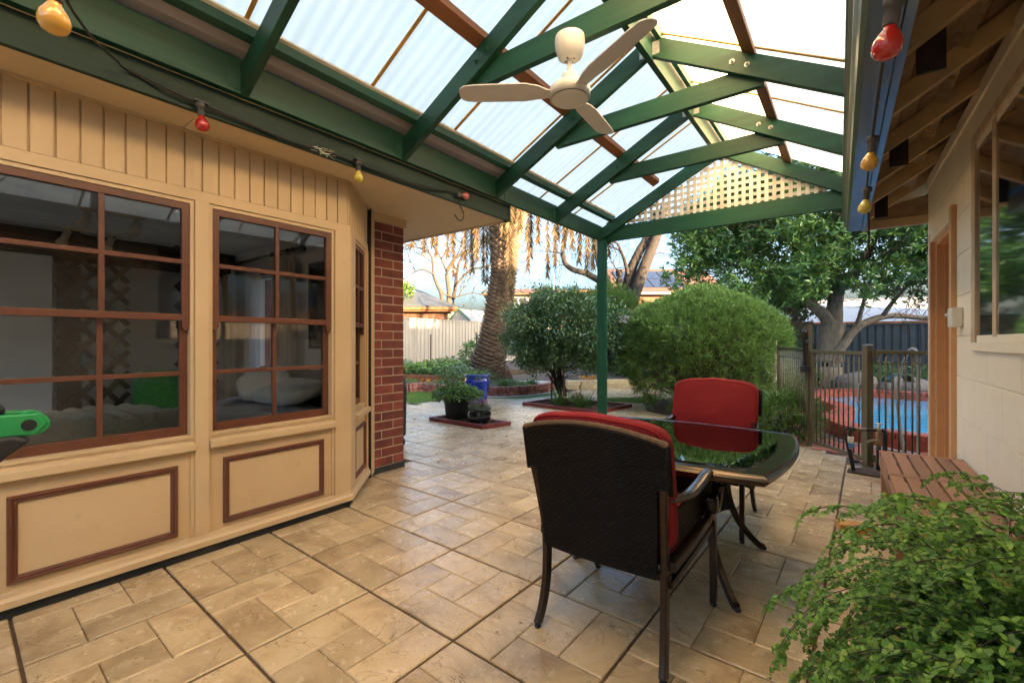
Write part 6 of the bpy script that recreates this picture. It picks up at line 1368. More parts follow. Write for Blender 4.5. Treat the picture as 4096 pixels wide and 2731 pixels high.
# crown: rosettes of lance-shaped leaves over lumpy clusters
cl = []
for k in range(120):
    a = rng.uniform(-pi, pi); u_ = rng.uniform(0, 1)
    x = -0.7 + 3.1 * cos(a) * sqrt(rng.rand()) * 1.0; y = 12.6 + 2.3 * sin(a) * sqrt(rng.rand()); dome = 1 - ((x + 0.7) / 3.5) ** 2 * 0.55
    z = 2.35 + 0.25 * abs(x + 0.7) * 0 + rng.rand() * 3.1 * dome
    cl.append((x, y, z, rng.uniform(0.35, 0.75)))
cl += [(-3.3 + 0.35 * k, 10.9 + 0.15 * k, 2.95 + 0.13 * ((k * 7) % 5) + 0.0 * k, 0.48) for k in range(8)] + [(-2.9 + 0.42 * k, 11.0 + 0.16 * k, 3.9 + 0.2 * ((k * 3) % 4), 0.6) for k in range(9)] + [(0.6 + 0.3 * k, 12.2, 2.6 + 0.25 * ((k * 3) % 4), 0.5) for k in range(5)] + [(-1.6 + 0.3 * k, 11.4, 2.35 + 0.2 * ((k * 3) % 3), 0.35) for k in range(4)]
PP = []; DD = []
for (x, y, z, r_) in cl:
    n_ = int(46 * (r_ / 0.5) ** 2); d = sphere_pts(rng, n_); q = rng.uniform(0.55, 1.0, n_)[:, None]; PP.append(np.array([x, y, z]) + d * r_ * q); DD.append(d + [0, -0.15, 0.35])
P = np.concatenate(PP); D = np.concatenate(DD); keep = P[:, 2] > 1.75; P, D = P[keep], D[keep]
per = 8; P = np.repeat(P, per, 0); ax = np.repeat(unit(D), per, 0); D2 = ax * 0.35 + rng.normal(0, 0.6, P.shape); V, F = leaves(P, D2, 0.155 * rng.uniform(0.6, 1.2, len(P)), 0.046, rng, 0.2, 0.22, nrm=ax)
stuff(mk('crown', meshnp('crown', V, F), L_TREE, bt))
# understorey at the foot of the tree, rocks
for i, (x, y, r_, h_, lab) in enumerate(((-0.85, 13.5, 0.22, 0.55, 'ferny green plant at the left of the pale trunk'), (0.6, 14.2, 0.5, 0.6, 'leafy plant behind the rocks'), (1.4, 14.6, 0.5, 0.55, 'leafy plant at the foot of the slate fence'), (-1.4, 12.4, 0.35, 0.9, 'light green shrub behind the pool fence'), (-1.15, 11.2, 0.28, 0.6, 'low light green shrub beside the grey pickets'))):
    plant('garden_plant', lab, (x, y, 0.12), R_(130 + i), 420, r_, h_, L_GARD, 0.16, 0.045, 8, 0.6, 'plants round the pool', 0.02)
for i, (x, y, sx, sy, sz, lab) in enumerate(((0.10, 13.45, 0.42, 0.3, 0.33, 'large rounded grey boulder left behind the pool'), (0.75, 13.55, 0.32, 0.25, 0.24, 'flat-topped tan rock in the middle behind the pool'), (1.15, 13.5, 0.40, 0.25, 0.20, 'low tan rock behind the pool'), (1.75, 13.6, 0.45, 0.3, 0.36, 'big tan rock at the garage end of the pool'))):
    rn = R_(140 + i); b = MB().ball((0, 0, 0), (sx, sy, sz), 14, 9); b.v = [tuple(np.array(v) * (1 + 0.10 * sin(v[0] * 9 + i) * sin(v[1] * 8 + 2) + 0.07 * sin(v[2] * 13 + i * 2) + rn.uniform(-0.03, 0.03))) for v in b.v]
    o = b.build('rock', ROCK, None); o.location = (x, y, 0.22); tag(o, lab, 'rock', 'rocks behind the pool')
# dark conifer mass behind the tree and hedges beyond the sandstone wall
def hedge(name, label, c_, rad, n_, seed, m_=L_CONIF, L_=0.15, Wd=0.03, zc=None):
    t_ = thing(name, label, 'shrub', (c_[0], c_[1], 0)); rng = R_(seed)
    V, F = spray_cloud(rng, (0, 0, c_[2]), rad, n_, (0.78, 1.03), L_, Wd, 6, -0.95, None, 0.06); stuff(mk('foliage', meshnp('foliage', V, F), m_, t_))
    MB().tube([(0, 0, 0), (0, 0, c_[2] * 0.7)], [0.08, 0.04], 7).build('trunk', BARKD, t_); return t_
hedge('conifer', 'rounded bright green conifer behind the citrus tree', (-6.86, 14.7, 1.60), (1.42, 1.30, 1.60), 3000, 151)
hedge('hedge_shrub', 'dark green hedge behind the sandstone wall', (-4.6, 13.2, 0.75), (1.5, 1.0, 0.85), 2200, 152, L_GARD, 0.10, 0.04)
hedge('hedge_shrub', 'light green hedge half hidden by the round bush', (-3.6, 14.2, 0.8), (1.2, 1.0, 0.9), 1500, 153, L_GARD, 0.10, 0.04)
hedge('hedge_shrub', 'dark twiggy shrub beneath the evergreen tree', (-2.3, 14.4, 1.3), (1.4, 0.8, 1.4), 1500, 154, L_CITRUS, 0.14, 0.04)
hedge('hedge_shrub', 'small green shrub at the left above the neighbour roof', (-21.0, 16.6, 4.0), (1.0, 1.0, 0.7), 300, 155, L_GARD, 0.22, 0.10)
# ---------------------------------------------------------------- bare trees
wl = thing('willow_tree', 'bare dark willow with heavy leaning trunks and trailing twigs', 'tree')
B = MB()
limb([(-6.85, 16.1, 0.1), (-6.82, 16.15, 1.5), (-6.79, 16.18, 2.4), (-6.59, 16.33, 2.91), (-6.39, 16.48, 3.63), (-6.13, 16.68, 4.47), (-5.87, 16.88, 5.3), (-5.60, 17.0, 6.4)], 0.30, 0.16)
limb([(-6.95, 16.4, 0.1), (-6.97, 16.42, 2.49), (-6.91, 16.46, 3.16), (-6.77, 16.57, 3.97), (-6.53, 16.75, 4.67), (-6.30, 16.93, 5.22), (-6.0, 17.1, 6.2)], 0.26, 0.13)
limb([(-7.0, 16.25, 1.5), (-7.02, 16.26, 2.56), (-7.12, 16.18, 3.15), (-7.09, 16.2, 3.66), (-7.11, 16.18, 4.0)], 0.18, 0.11)
limb([(-6.9, 16.0, 1.5), (-6.89, 15.86, 2.53), (-7.26, 15.57, 3.17), (-7.31, 15.53, 3.6), (-7.49, 15.4, 4.03), (-7.57, 15.34, 4.36), (-7.69, 15.25, 5.4)], 0.21, 0.08)
limb([(-7.17, 15.5, 3.05), (-7.37, 15.24, 3.43), (-7.65, 15.03, 3.65), (-7.88, 14.86, 3.79), (-8.22, 14.6, 3.91), (-8.44, 14.43, 4.14), (-8.51, 14.37, 4.5), (-8.47, 14.41, 4.85), (-8.3, 14.49, 5.6)], 0.14, 0.06)
limb([(-6.75, 16.21, 3.78), (-6.82, 16.15, 4.21), (-6.94, 16.07, 4.61), (-7.08, 15.96, 4.97), (-7.31, 15.78, 5.05)], 0.08, 0.03)
B.build('trunk', BARKD, wl, smooth=True)
rng = R_(161); lim = []
for (p, d_, r_, L_) in [((-8.3, 14.5, 5.6), (-0.2, 0.1, 0.6), 0.04, 0.8), ((-8.5, 14.4, 4.5), (-0.5, -0.2, 0.1), 0.03, 0.7), ((-8.2, 14.6, 3.95), (-0.4, 0.1, 0.2), 0.02, 0.6), ((-7.7, 15.25, 5.4), (-0.3, 0, 0.5), 0.05, 0.9), ((-7.5, 15.4, 4.1), (0.4, 0.1, 0.4), 0.03, 0.8), ((-7.31, 15.78, 5.0), (-0.3, -0.2, 0.2), 0.03, 0.7), ((-6.94, 16.07, 4.6), (-0.3, 0, 0.4), 0.03, 0.7), ((-6.3, 16.9, 5.2), (-0.3, 0, 0.5), 0.04, 0.9), ((-6.1, 16.7, 4.5), (0.5, 0.2, 0.3), 0.03, 0.8), ((-5.8, 16.9, 5.4), (0.5, 0.2, 0.5), 0.04, 0.9), ((-7.1, 16.18, 3.9), (-0.3, 0, 0.5), 0.03, 0.5), ((-7.3, 15.5, 3.4), (0.3, 0, 0.5), 0.02, 0.6), ((-6.8, 16.5, 3.9), (-0.4, -0.2, 0.3), 0.02, 0.6), ((-7.9, 14.9, 3.8), (0.1, 0, 0.7), 0.03, 0.7)]:
    grow(rng, p, d_, r_, L_, 4, lim, 0.02, 0.5, (2, 3), 0.78, 0.2, 0.6, 0.005)
for k in range(240):                     # trailing withies
    x, y, z = rng.uniform(-9.2, -6.0), 0, rng.uniform(4.4, 6.2); y = 15.2 + 0.62 * (x + 7.5) + rng.normal(0, 0.4)
    L_ = rng.uniform(0.5, 1.7) if x < -7.0 else rng.uniform(0.4, 1.1); lim.append(([(x, y, z), (x + rng.normal(0, 0.08), y, z - L_ * 0.4), (x + rng.normal(0, 0.12), y, z - L_ * 0.75), (x + rng.normal(0, 0.14), y, z - L_)], [0.007, 0.006, 0.005, 0.004]))
limbs(lim, 'twig', BARKD, wl, 5)
bl_ = thing('bare_tree', 'bare spreading tree with lichened limbs beyond the left fence', 'tree')
B = MB()
for pts, r0, r1 in (([(-18.6, 18.5, 0.2), (-18.61, 18.53, 3.4), (-18.61, 18.53, 4.17), (-18.7, 18.46, 5.17), (-18.56, 18.56, 5.62), (-18.25, 18.79, 6.12), (-17.77, 19.16, 6.51), (-17.1, 19.66, 6.89), (-16.62, 20.03, 7.17)], 0.26, 0.05), ([(-18.62, 18.89, 0.2), (-18.62, 18.89, 3.37), (-18.53, 18.96, 4.32), (-18.42, 19.04, 5.44), (-18.24, 19.18, 6.12), (-17.7, 19.59, 6.57)], 0.24, 0.06), ([(-18.5, 18.0, 0.2), (-18.55, 17.94, 3.57), (-18.77, 17.78, 4.44), (-18.94, 17.64, 5.04), (-18.97, 17.63, 5.75), (-19.12, 17.51, 6.24), (-19.47, 17.25, 6.51), (-19.94, 16.89, 6.68)], 0.20, 0.05), ([(-18.72, 17.5, 5.0), (-19.15, 17.11, 5.27), (-19.58, 16.79, 5.16), (-19.97, 16.5, 4.84)], 0.10, 0.03), ([(-18.44, 18.9, 4.48), (-18.17, 19.11, 4.92), (-17.72, 19.44, 5.43), (-17.19, 19.85, 5.57), (-16.79, 20.15, 5.73)], 0.13, 0.05), ([(-18.65, 18.49, 5.12), (-18.96, 18.26, 6.06), (-19.27, 18.02, 6.62), (-19.4, 17.92, 7.28)], 0.12, 0.04), ([(-18.8, 17.9, 4.4), (-18.6, 18.28, 3.93), (-18.07, 18.68, 3.82), (-17.41, 19.18, 4.04), (-16.75, 19.68, 3.88)], 0.08, 0.03)): limb(pts, r0 * 0.62, r1 * 0.6, 8)
B.build('trunk', BARKY, bl_, smooth=True)
tw_ = thing('bare_thicket', 'tangle of bare sunlit twigs behind the small shed', 'shrub'); rng = R_(175); lim = []
for q in range(16): grow(rng, (-19.2 + q * 0.22, 20.4 + q * 0.13, 1.6), (rng.normal(0, 0.4), rng.normal(0, 0.3), 1), 0.035, 0.95, 4, lim, 0.0, 0.5, (2, 3), 0.78, 0.18, 0.6, 0.008)
limbs(lim, 'twig', BARKY, tw_, 4)
rng = R_(171); lim = []
for (p, d_, r_) in [((-16.8, 20.0, 7.1), (0.5, 0.4, 0.2), 0.05), ((-17.7, 19.2, 6.5), (0.3, 0.2, 0.7), 0.05), ((-17.7, 19.6, 6.5), (0.6, 0.4, 0.1), 0.05), ((-17.0, 20.0, 5.6), (0.6, 0.5, -0.1), 0.045), ((-17.7, 19.4, 5.4), (0.3, 0.3, 0.6), 0.04), ((-19.9, 16.9, 6.7), (-0.7, -0.5, 0.1), 0.045), ((-19.1, 17.5, 6.2), (-0.2, -0.2, 0.8), 0.05), ((-20.0, 16.5, 4.8), (-0.6, -0.5, -0.2), 0.03), ((-19.5, 16.8, 5.2), (-0.3, -0.3, 0.7), 0.03), ((-19.4, 17.9, 7.2), (-0.2, 0, 0.8), 0.045), ((-18.9, 18.2, 6.0), (0.3, 0.2, 0.7), 0.045), ((-17.0, 19.5, 4.0), (0.6, 0.4, 0.3), 0.035), ((-17.4, 19.2, 4.0), (0.3, 0.2, 0.8), 0.035), ((-18.0, 18.7, 3.8), (0.2, 0.2, 0.8), 0.035), ((-19.0, 17.6, 5.7), (-0.6, -0.4, 0.4), 0.04), ((-18.3, 18.8, 6.1), (0.1, 0.1, 0.9), 0.05), ((-18.2, 19.2, 6.2), (0.1, 0.1, 0.9), 0.05)]:
    for q in range(2): grow(rng, p, d_, r_ * 0.7, 1.1, 5, lim, 0.0, 0.5, (2, 3), 0.76, 0.18, 0.6, 0.007)
limbs(lim, 'twig', BARKY, bl_, 4)
# ---------------------------------------------------------------- palm
pm = thing('palm_tree', 'thick date palm with scaly trunk and hanging dead fronds', 'palm')
PB = [(-8.05, 9.38, 0.12), (-7.98, 9.43, 0.6), (-7.86, 9.52, 1.2), (-7.74, 9.60, 2.0), (-7.63, 9.68, 3.0), (-7.56, 9.74, 4.0), (-7.52, 9.77, 4.7), (-7.50, 9.79, 5.6)]
PR = [0.62, 0.50, 0.42, 0.375, 0.345, 0.37, 0.44, 0.50]
P_ = smoothpts(PB, 6); zz = [p.z for p in P_]; rz = np.interp(zz, [p[2] for p in PB], PR)
MB().tube(P_, [r_ * 0.93 for r_ in rz], 24).build('trunk', PALMC, pm, smooth=True)
b = MB(); rn = random.Random(8); row = 0; z = 0.35
while z < 5.5:
    r_ = float(np.interp(z, [p[2] for p in PB], PR)); cx = float(np.interp(z, zz, [p.x for p in P_])); cy = float(np.interp(z, zz, [p.y for p in P_]))
    n_ = 8; hh_ = 0.036 if z < 3.2 else 0.036 + (z - 3.2) * 0.035; out_ = 0.05 if z < 3.4 else 0.05 + (z - 3.4) * 0.06
    for k in range(n_):
        a = 2 * pi * (k + 0.5 * (row % 2)) / n_ + rn.uniform(-0.05, 0.05) + z * 0.12; da = pi / n_ * 0.93; zz_ = z + rn.uniform(-0.012, 0.012)
        def S_(da_, dz, ro): return (cx + (r_ + ro) * cos(a + da_), cy + (r_ + ro) * sin(a + da_), zz_ + dz)
        o_ = out_ * rn.uniform(0.6, 1.3); t_ = hh_ * rn.uniform(0.85, 1.1)
        vs = [S_(-da, 0, -0.03), S_(-da * 0.5, -t_ * 0.75, -0.02), S_(0, -t_, -0.02), S_(da * 0.5, -t_ * 0.75, -0.02), S_(da, 0, -0.03), S_(da * 0.5, t_ * 0.55, o_ * 0.8), S_(0, t_ * 0.75, o_), S_(-da * 0.5, t_ * 0.55, o_ * 0.8), S_(0, t_ * 0.95, -0.03), S_(da * 0.6, t_ * 0.6, -0.03), S_(-da * 0.6, t_ * 0.6, -0.03)]
        b.add(vs, [(0, 1, 7), (1, 2, 6, 7), (2, 3, 5, 6), (3, 4, 5), (6, 5, 9, 8), (5, 4, 9), (7, 6, 8, 10), (0, 7, 10)])
    z += hh_ * 1.45; row += 1
stuff(b.build('leaf_scar', PALMT, pm))
def frond(pts, n_, L_, Wd, rng, droop, dense=1.0):
    C_ = smoothpts(pts, 6); k = len(C_); PP = []; DD = []; LL = []
    for i in range(n_):
        t_ = 0.08 + 0.92 * i / n_; q = t_ * (k - 1); j = min(int(q), k - 2); p = C_[j].lerp(C_[j + 1], q - j); d_ = (C_[j + 1] - C_[j]).normalized()
        s_ = d_.cross(Vector((0, 0, 1)));
        if s_.length < 0.25: s_ = Vector((cos(i), sin(i), 0)) * 0 + Vector((R37.x, R37.y, 0))
        s_.normalize()
        for sg_ in (-1, 1):
            PP.append(p); DD.append(d_ * 0.6 + s_ * sg_ * 0.62 * (1 - 0.35 * t_) + Vector((0, 0, -droop)) + Vector(rng.normal(0, 0.12, 3))); LL.append(L_ * (1 - 0.55 * t_) * rng.uniform(0.7, 1.1))
    V, F = blades(np.array([tuple(p) for p in PP]), np.array([tuple(d_) for d_ in DD]), np.array(LL), Wd, rng, 0.25, 3)
    b = MB().tube(C_, [0.022 * (1 - 0.8 * i / (k - 1)) for i in range(k)], 5)
    tri = []
    for f in b.f:
        for q in range(1, len(f) - 1): tri.append((f[0], f[q], f[q + 1]))
    return cat([(V, F), (np.array(b.v), np.array(tri))])
R37 = Vector((cos(radians(YAW)), sin(radians(YAW)), 0)); F37 = Vector((-sin(radians(YAW)), cos(radians(YAW)), 0))
top = Vector((-7.51, 9.78, 5.35)); rng = R_(181)
# hanging dead fronds: (sideways offset, toward/away, tip height)
dead = [(-2.35, 0.1, 3.70), (-2.15, 0.4, 3.95), (-1.95, -0.2, 3.55), (-1.72, 0.3, 3.65), (-1.48, -0.3, 3.02), (-1.22, 0.2, 3.30), (-1.05, 0.5, 3.25), (-0.88, -0.1, 3.55), (-0.72, 0.4, 2.95), (-0.60, 0.0, 2.85), (-0.42, 0.3, 2.80), (0.08, -0.62, 2.42), (0.02, -0.70, 2.6), (0.30, -0.6, 4.2), (-0.15, -0.65, 4.1), (0.62, 0.1, 3.6), (0.80, -0.1, 3.95), (1.05, -0.25, 2.98), (1.28, 0.1, 3.35), (1.55, 0.3, 3.95), (1.72, -0.1, 3.80), (1.95, 0.1, 3.45), (2.12, -0.2, 3.10), (2.35, 0.2, 3.3), (2.75, 0.0, 3.6), (-2.7, 0.2, 3.9), (-1.6, 0.6, 4.1), (-0.95, 0.7, 3.9), (1.4, 0.6, 4.2), (0.55, 0.6, 3.3), (-0.5, 0.7, 3.6)]
parts = []
for (lx, dz_, tz) in dead:
    e = top + R37 * lx + F37 * dz_; e.z = tz; mid_ = top + (R37 * lx + F37 * dz_) * 0.55; mid_.z = 5.75 - 0.05 * abs(lx); m2 = top + (R37 * lx + F37 * dz_) * 0.93; m2.z = 5.35 - 0.25 * abs(lx) * 0.3; m3 = top + (R37 * lx + F37 * dz_) * 1.0; m3.z = (m2.z + tz) / 2
    parts.append(frond([top + (R37 * lx + F37 * dz_) * 0.15, mid_, m2, m3, e], 150, 0.36, 0.030, rng, 0.30))
V, F = cat(parts); stuff(mk('dead_frond', meshnp('dead_frond', V, F), L_DEADP, pm))
parts = []
for k in range(26):
    a = 2.39996 * k; el = 0.25 + 0.05 * k; h_ = Vector((cos(a), sin(a), 0)); L_ = 3.4
    parts.append(frond([top + Vector((0, 0, 0.4)), top + h_ * L_ * 0.4 * cos(el) + Vector((0, 0, 0.5 + L_ * 0.4 * sin(el))), top + h_ * L_ * 0.8 * cos(el * 0.8) + Vector((0, 0, 0.5 + L_ * 0.6 * sin(el))), top + h_ * L_ * cos(el * 0.7) + Vector((0, 0, 0.2 + L_ * 0.6 * sin(el)))], 40, 0.5, 0.03, rng, 0.3))
V, F = cat(parts); stuff(mk('crown', meshnp('crown', V, F), L_PALM, pm))
# fibrous root skirt at the palm foot
b = MB()
for k in range(500):
    a = rn.uniform(-2.2, 0.6); r_ = rn.uniform(0.5, 0.75); p = Vector((-8.02 + r_ * cos(a), 9.40 + r_ * sin(a), 0.18)); b.tube([p + Vector((-0.14 * cos(a), -0.14 * sin(a), rn.uniform(0.1, 0.45))), p + Vector((0, 0, 0.1)), p], [0.006, 0.006, 0.004], 3)
stuff(b.build('root_fibre', PALMC, pm))
# ---------------------------------------------------------------- maidenhair fern in a terracotta trough
tr = thing('planter_trough', 'brown rectangular trough on timber bearers in the near corner', 'planter', (*GR(0.45, 1.72), 0), radians(1))
m = MB(); hx, hy, z0, z1 = 0.16, 0.36, 0.16, 0.40
for a_, c_ in (((-hx, -hy, z0), (hx, -hy + 0.02, z1)), ((-hx, hy - 0.02, z0), (hx, hy, z1)), ((-hx, -hy + 0.02, z0), (-hx + 0.02, hy - 0.02, z1)), ((hx - 0.02, -hy + 0.02, z0), (hx, hy - 0.02, z1)), ((-hx + 0.02, -hy + 0.02, z0), (hx - 0.02, hy - 0.02, z0 + 0.02))): m.box(a_, c_)
m.build('trough', TERRA, tr, bevel=0.006); frame4(MB(), 0, 0.03, 0, 1, 0, 1, 0.1)
m = MB(); 
for a_, c_ in (((-hx - 0.018, -hy - 0.018, z1 - 0.03), (hx + 0.018, -hy - 0.001, z1 + 0.008)), ((-hx - 0.018, hy + 0.001, z1 - 0.03), (hx + 0.018, hy + 0.018, z1 + 0.008)), ((-hx - 0.018, -hy - 0.0005, z1 - 0.03), (-hx - 0.001, hy + 0.0005, z1 + 0.008)), ((hx + 0.001, -hy - 0.0005, z1 - 0.03), (hx + 0.018, hy + 0.0005, z1 + 0.008))): m.box(a_, c_)
m.build('rim', TERRA, tr, bevel=0.004); MB().box((-hx + 0.021, -hy + 0.021, z0 + 0.021), (hx - 0.021, hy - 0.021, z1 - 0.03)).build('soil', SOIL, tr)
for y_ in (-0.28, 0.28): MB().box((-0.20, y_ - 0.04, 0), (0.20, y_ + 0.04, 0.159)).build('bearer', TEAK, tr, bevel=0.004)
fn_ = thing('maidenhair_fern', 'lush maidenhair fern spilling from the near trough', 'fern', (*GR(0.45, 1.70), 0.38), radians(1)); rng = R_(201)
PP = []; DD = []; SS = []; B = MB()
def pinna(p, d_, L_, n_):
    """thin side stem with fan-shaped leaflets"""
    p = Vector(p); d_ = Vector(d_).normalized(); q = p.copy(); prev = p.copy(); pts = [p.copy()]
    for i in range(n_):
        d_ = (d_ + Vector((0, 0, -0.09)) + Vector(rng.normal(0, 0.07, 3))).normalized(); q = q + d_ * (L_ / n_); pts.append(q.copy())
        s_ = d_.cross(Vector((0, 0, 1))); s_ = s_.normalized() if s_.length > 0.05 else Vector((1, 0, 0))
        for sg_ in (-1, 1):
            if rng.rand() < 0.92: PP.append(tuple(q)); dd = s_ * sg_ * 0.8 + d_ * 0.5 + Vector(rng.normal(0, 0.25, 3)); DD.append(tuple(dd)); SS.append(0.0122 * rng.uniform(0.65, 1.2) * (1.1 - 0.4 * i / n_))
    B.tube(pts[::2] if len(pts) > 4 else pts, 0.0007, 3)
for k in range(185):
    a = rng.uniform(0, 2 * pi); L_ = rng.uniform(0.32, 0.62); el = rng.uniform(0.55, 1.45)
    bx_, by_ = rng.uniform(-0.10, 0.10), rng.uniform(-0.32, 0.30); h_ = Vector((cos(a), sin(a) * 0.95, 0)); h_ *= 0.85; h_.x -= 0.42
    if bx_ + h_.x * L_ * 0.8 > 0.22: h_.x = -abs(h_.x) * 0.6
    p = Vector((bx_, by_, 0.0)); d_ = (h_ * cos(el) + Vector((0, 0, sin(el)))).normalized(); pts = [p.copy()]; ns = 12
    for i in range(ns):
        d_ = (d_ + Vector((0, 0, -0.125 - 0.014 * i)) + Vector(rng.normal(0, 0.03, 3))).normalized(); p = p + d_ * (L_ / ns * 1.15)
        if p.z < -0.36: p.z = -0.36
        pts.append(p.copy())
        if i >= 3:
            s_ = d_.cross(Vector((0, 0, 1))); s_ = s_.normalized() if s_.length > 0.05 else Vector((1, 0, 0))
            for sg_ in (-1, 1):
                if rng.rand() < 0.85: pinna(p, s_ * sg_ * 0.85 + d_ * 0.6, 0.12 * (1.15 - i / ns * 0.75), 9)
    pinna(p, d_, 0.10, 9); B.tube(pts, 0.0013, 4)
B.build('stem', STEM, fn_)
P = np.array(PP); D = unit(np.array(DD)); S0 = np.array(SS)[:, None]; n_ = len(P)
up = rng.normal(0, 0.45, (n_, 3)) + [-0.25, -0.35, 1.0]; S1 = unit(np.cross(D, up)); N1 = np.cross(S1, D)
cv = []                                       # lobed fan: stalk point + five rim points
for (a, r_) in ((-62, 0.86), (-33, 1.05), (-14, 0.93), (14, 0.95), (33, 1.05), (62, 0.86)): cv.append(P + (D * cos(radians(a)) + S1 * sin(radians(a))) * S0 * r_ - N1 * S0 * 0.12 * (abs(a) / 62))
V = np.stack([P] + cv, 1).reshape(-1, 3); F = (np.array([[0, 1, 2], [0, 2, 3], [0, 3, 4], [0, 4, 5], [0, 5, 6]])[None] + (np.arange(n_) * 7)[:, None, None]).reshape(-1, 3)
stuff(mk('leaflet', meshnp('leaflet', V, F), L_FERN, fn_))
# ---------------------------------------------------------------- boundary fences
def steel_fence(name, label, p, q, z0, z1, m_, pw=0.78, cap=True):
    r = thing(name, label, 'fence'); p, q = Vector((*p, 0)), Vector((*q, 0)); L_ = (q - p).length; d_ = (q - p) / L_; n_ = int(L_ / pw); an = atan2(d_.y, d_.x); key = None
    prof = []
    for k in range(4):
        x = k * pw / 4; prof += [(x, 0), (x + 0.045, 0), (x + 0.06, 0.032), (x + 0.105, 0.032), (x + 0.12, 0)]
    prof.append((pw, 0))
    for i in range(n_):
        if key is None:
            m = MB(); k = len(prof); m.add([(x, y, z0) for x, y in prof] + [(x, y, z1) for x, y in prof], [(j, j + 1, k + j + 1, k + j) for j in range(k - 1)]); key = m.build('fence_sheet', m_, r); key.modifiers.new('s', 'SOLIDIFY').thickness = 0.002; o = key
        else: o = inst(key, name='fence_sheet')
        o.location = p + d_ * pw * i; o.rotation_euler = (0, 0, an)
    MB().bar(p + Vector((0, 0, z1 + 0.012)), q + Vector((0, 0, z1 + 0.012)), 0.055, 0.035).build('top_rail', m_, r); MB().bar(p + Vector((0, 0, z0 - 0.01)), q + Vector((0, 0, z0 - 0.01)), 0.055, 0.035).build('bottom_rail', m_, r)
    for i in range(0, n_ + 1, 3): c_ = p + d_ * pw * i; MB().bar((c_.x, c_.y, z0 - 0.3), (c_.x, c_.y, z1 + 0.03), 0.05, 0.06, (d_.x, d_.y, 0)).build('fence_post', m_, r)
    return r
steel_fence('steel_fence', 'cream ribbed steel fence behind the vegetable bed', (-13.4, 4.5), (-13.4, 24.5), 0.42, 2.12, CREAMF)
struct(MB().box((-13.48, 4.5, 0.0), (-13.38, 24.5, 0.40)).build('fence_plinth', CONC))
steel_fence('steel_fence', 'dark slate ribbed steel fence behind the pool', (-3.0, 17.9), (8.0, 17.9), 0.10, 1.76, GREYF)
steel_fence('steel_fence', 'cream ribbed steel fence at the far end of the garden', (-13.3, 24.5), (-3.1, 22.0), 0.1, 1.9, CREAMF)
# old timber shelter under the tree
t_ = thing('timber_shelter', 'weathered timber lean-to half hidden beneath the evergreen tree', 'shelter', (-1.55, 14.6, 0))
for x in (-0.5, 0.42): MB().box((x, -0.05, 0), (x + 0.08, 0.05, 1.75)).build('post', ROUGHT, t_)
for k in range(6): MB().box((-0.62, -0.06, 1.45 + k * 0.07), (0.56, -0.03, 1.512 + k * 0.07)).build('board', ROUGHT, t_)
# ---------------------------------------------------------------- neighbouring buildings
def bricks_band(root, p, q, z0, z1, m_): pass
nb = thing('neighbour_house', 'brown brick neighbour house with grey steel roof at left', 'house', (-17.2, 17.15, 0), radians(YAW))
MB().box((-12, 0.45, 0), (0.0, 9.0, 2.95)).build('wall', MORTAR, nb)
key = None
for r_ in range(18):
    for k in range(50):
        x = -11.9 + k * 0.24 + (0.12 if r_ % 2 else 0)
        if x < -5.2 or x > -0.12: continue
        z = 1.75 + r_ * 0.066
        if z > 2.9: continue
        if key is None: key = MB().cbox((0, 0, 0), (0.228, 0.05, 0.058)).build('brick', NBRICK, nb); o = key
        else: o = inst(key, name='brick')
        o.location = (x, 0.435, z)
MB().box((-12.4, -0.02, 2.95), (0.45, 0.12, 3.10)).build('gutter', BROWNW, nb, bevel=0.02); MB().box((-12.4, 0.06, 2.86), (0.40, 0.55, 2.95)).build('eave', BROWNW, nb)
MB().add([(-12.5, 0.0, 3.10), (0.5, 0.0, 3.10), (-3.6, 4.6, 5.0), (-9.0, 4.6, 5.0), (0.5, 9.4, 3.10), (-12.5, 9.4, 3.10)], [(0, 1, 2, 3), (1, 4, 2), (4, 5, 3, 2), (5, 0, 3), (0, 5, 4, 1)]).build('roof', ROOFG, nb)
for k in range(26): MB().bar((-12.0 + k * 0.48, 0.02, 3.125), (-12.0 + k * 0.48 if abs(-6.2 - (-12.0 + k * 0.48)) < 2.6 else (-9.0 if k < 13 else -3.6), 4.55 if abs(-6.2 + 12.0 - k * 0.48) < 2.6 else 0.5, 5.0 if abs(-6.2 + 12.0 - k * 0.48) < 2.6 else 3.32), 0.03, 0.03).build('roof_rib', ROOFG, nb)
sp_ = MB().add([(-6.2, 1.6, 3.86), (-3.6, 1.6, 3.86), (-3.6, 3.0, 4.44), (-6.2, 3.0, 4.44)], [(0, 1, 2, 3)]).build('solar_panel', SOLAR, nb); sp_.modifiers.new('s', 'SOLIDIFY').thickness = 0.04
sd = thing('garden_shed', 'small cream steel shed with green gable trim beyond the fence', 'shed', (-14.3, 14.9, 0), radians(4))
MB().prism([(-0.62, 0.0), (0.62, 0.0), (0.62, 2.15), (0, 2.68), (-0.62, 2.15)], 1, 0, 3.4).build('wall', CREAMF, sd)
for s in (-1, 1):
    MB().bar((0, -0.03, 2.74), (s * 0.72, -0.03, 2.12), 0.05, 0.07).build('gable_trim', SHEDG, sd)
    for k in range(6): MB().prism([(0.0, 2.72), (s * 0.74, 2.10), (s * 0.74, 2.12), (0, 2.74)], 1, 0.0 + k * 0.57, 0.555 + k * 0.57).build('roof_sheet', [WHITEM, WHITEM, CONC, WHITEM, WHITEM, CONC][k], sd)
chh = thing('neighbour_house', 'two-storey cream neighbour house with terracotta roof in the centre', 'house', (-17.9, 26.6, 0), radians(YAW))
MB().box((-3.5, 0.0, 0), (1.6, 7.0, 4.55)).build('wall', WHITEM, chh); MB().box((1.6, -0.9, 0), (6.6, 7.0, 4.65)).build('wall', NCREAM, chh)
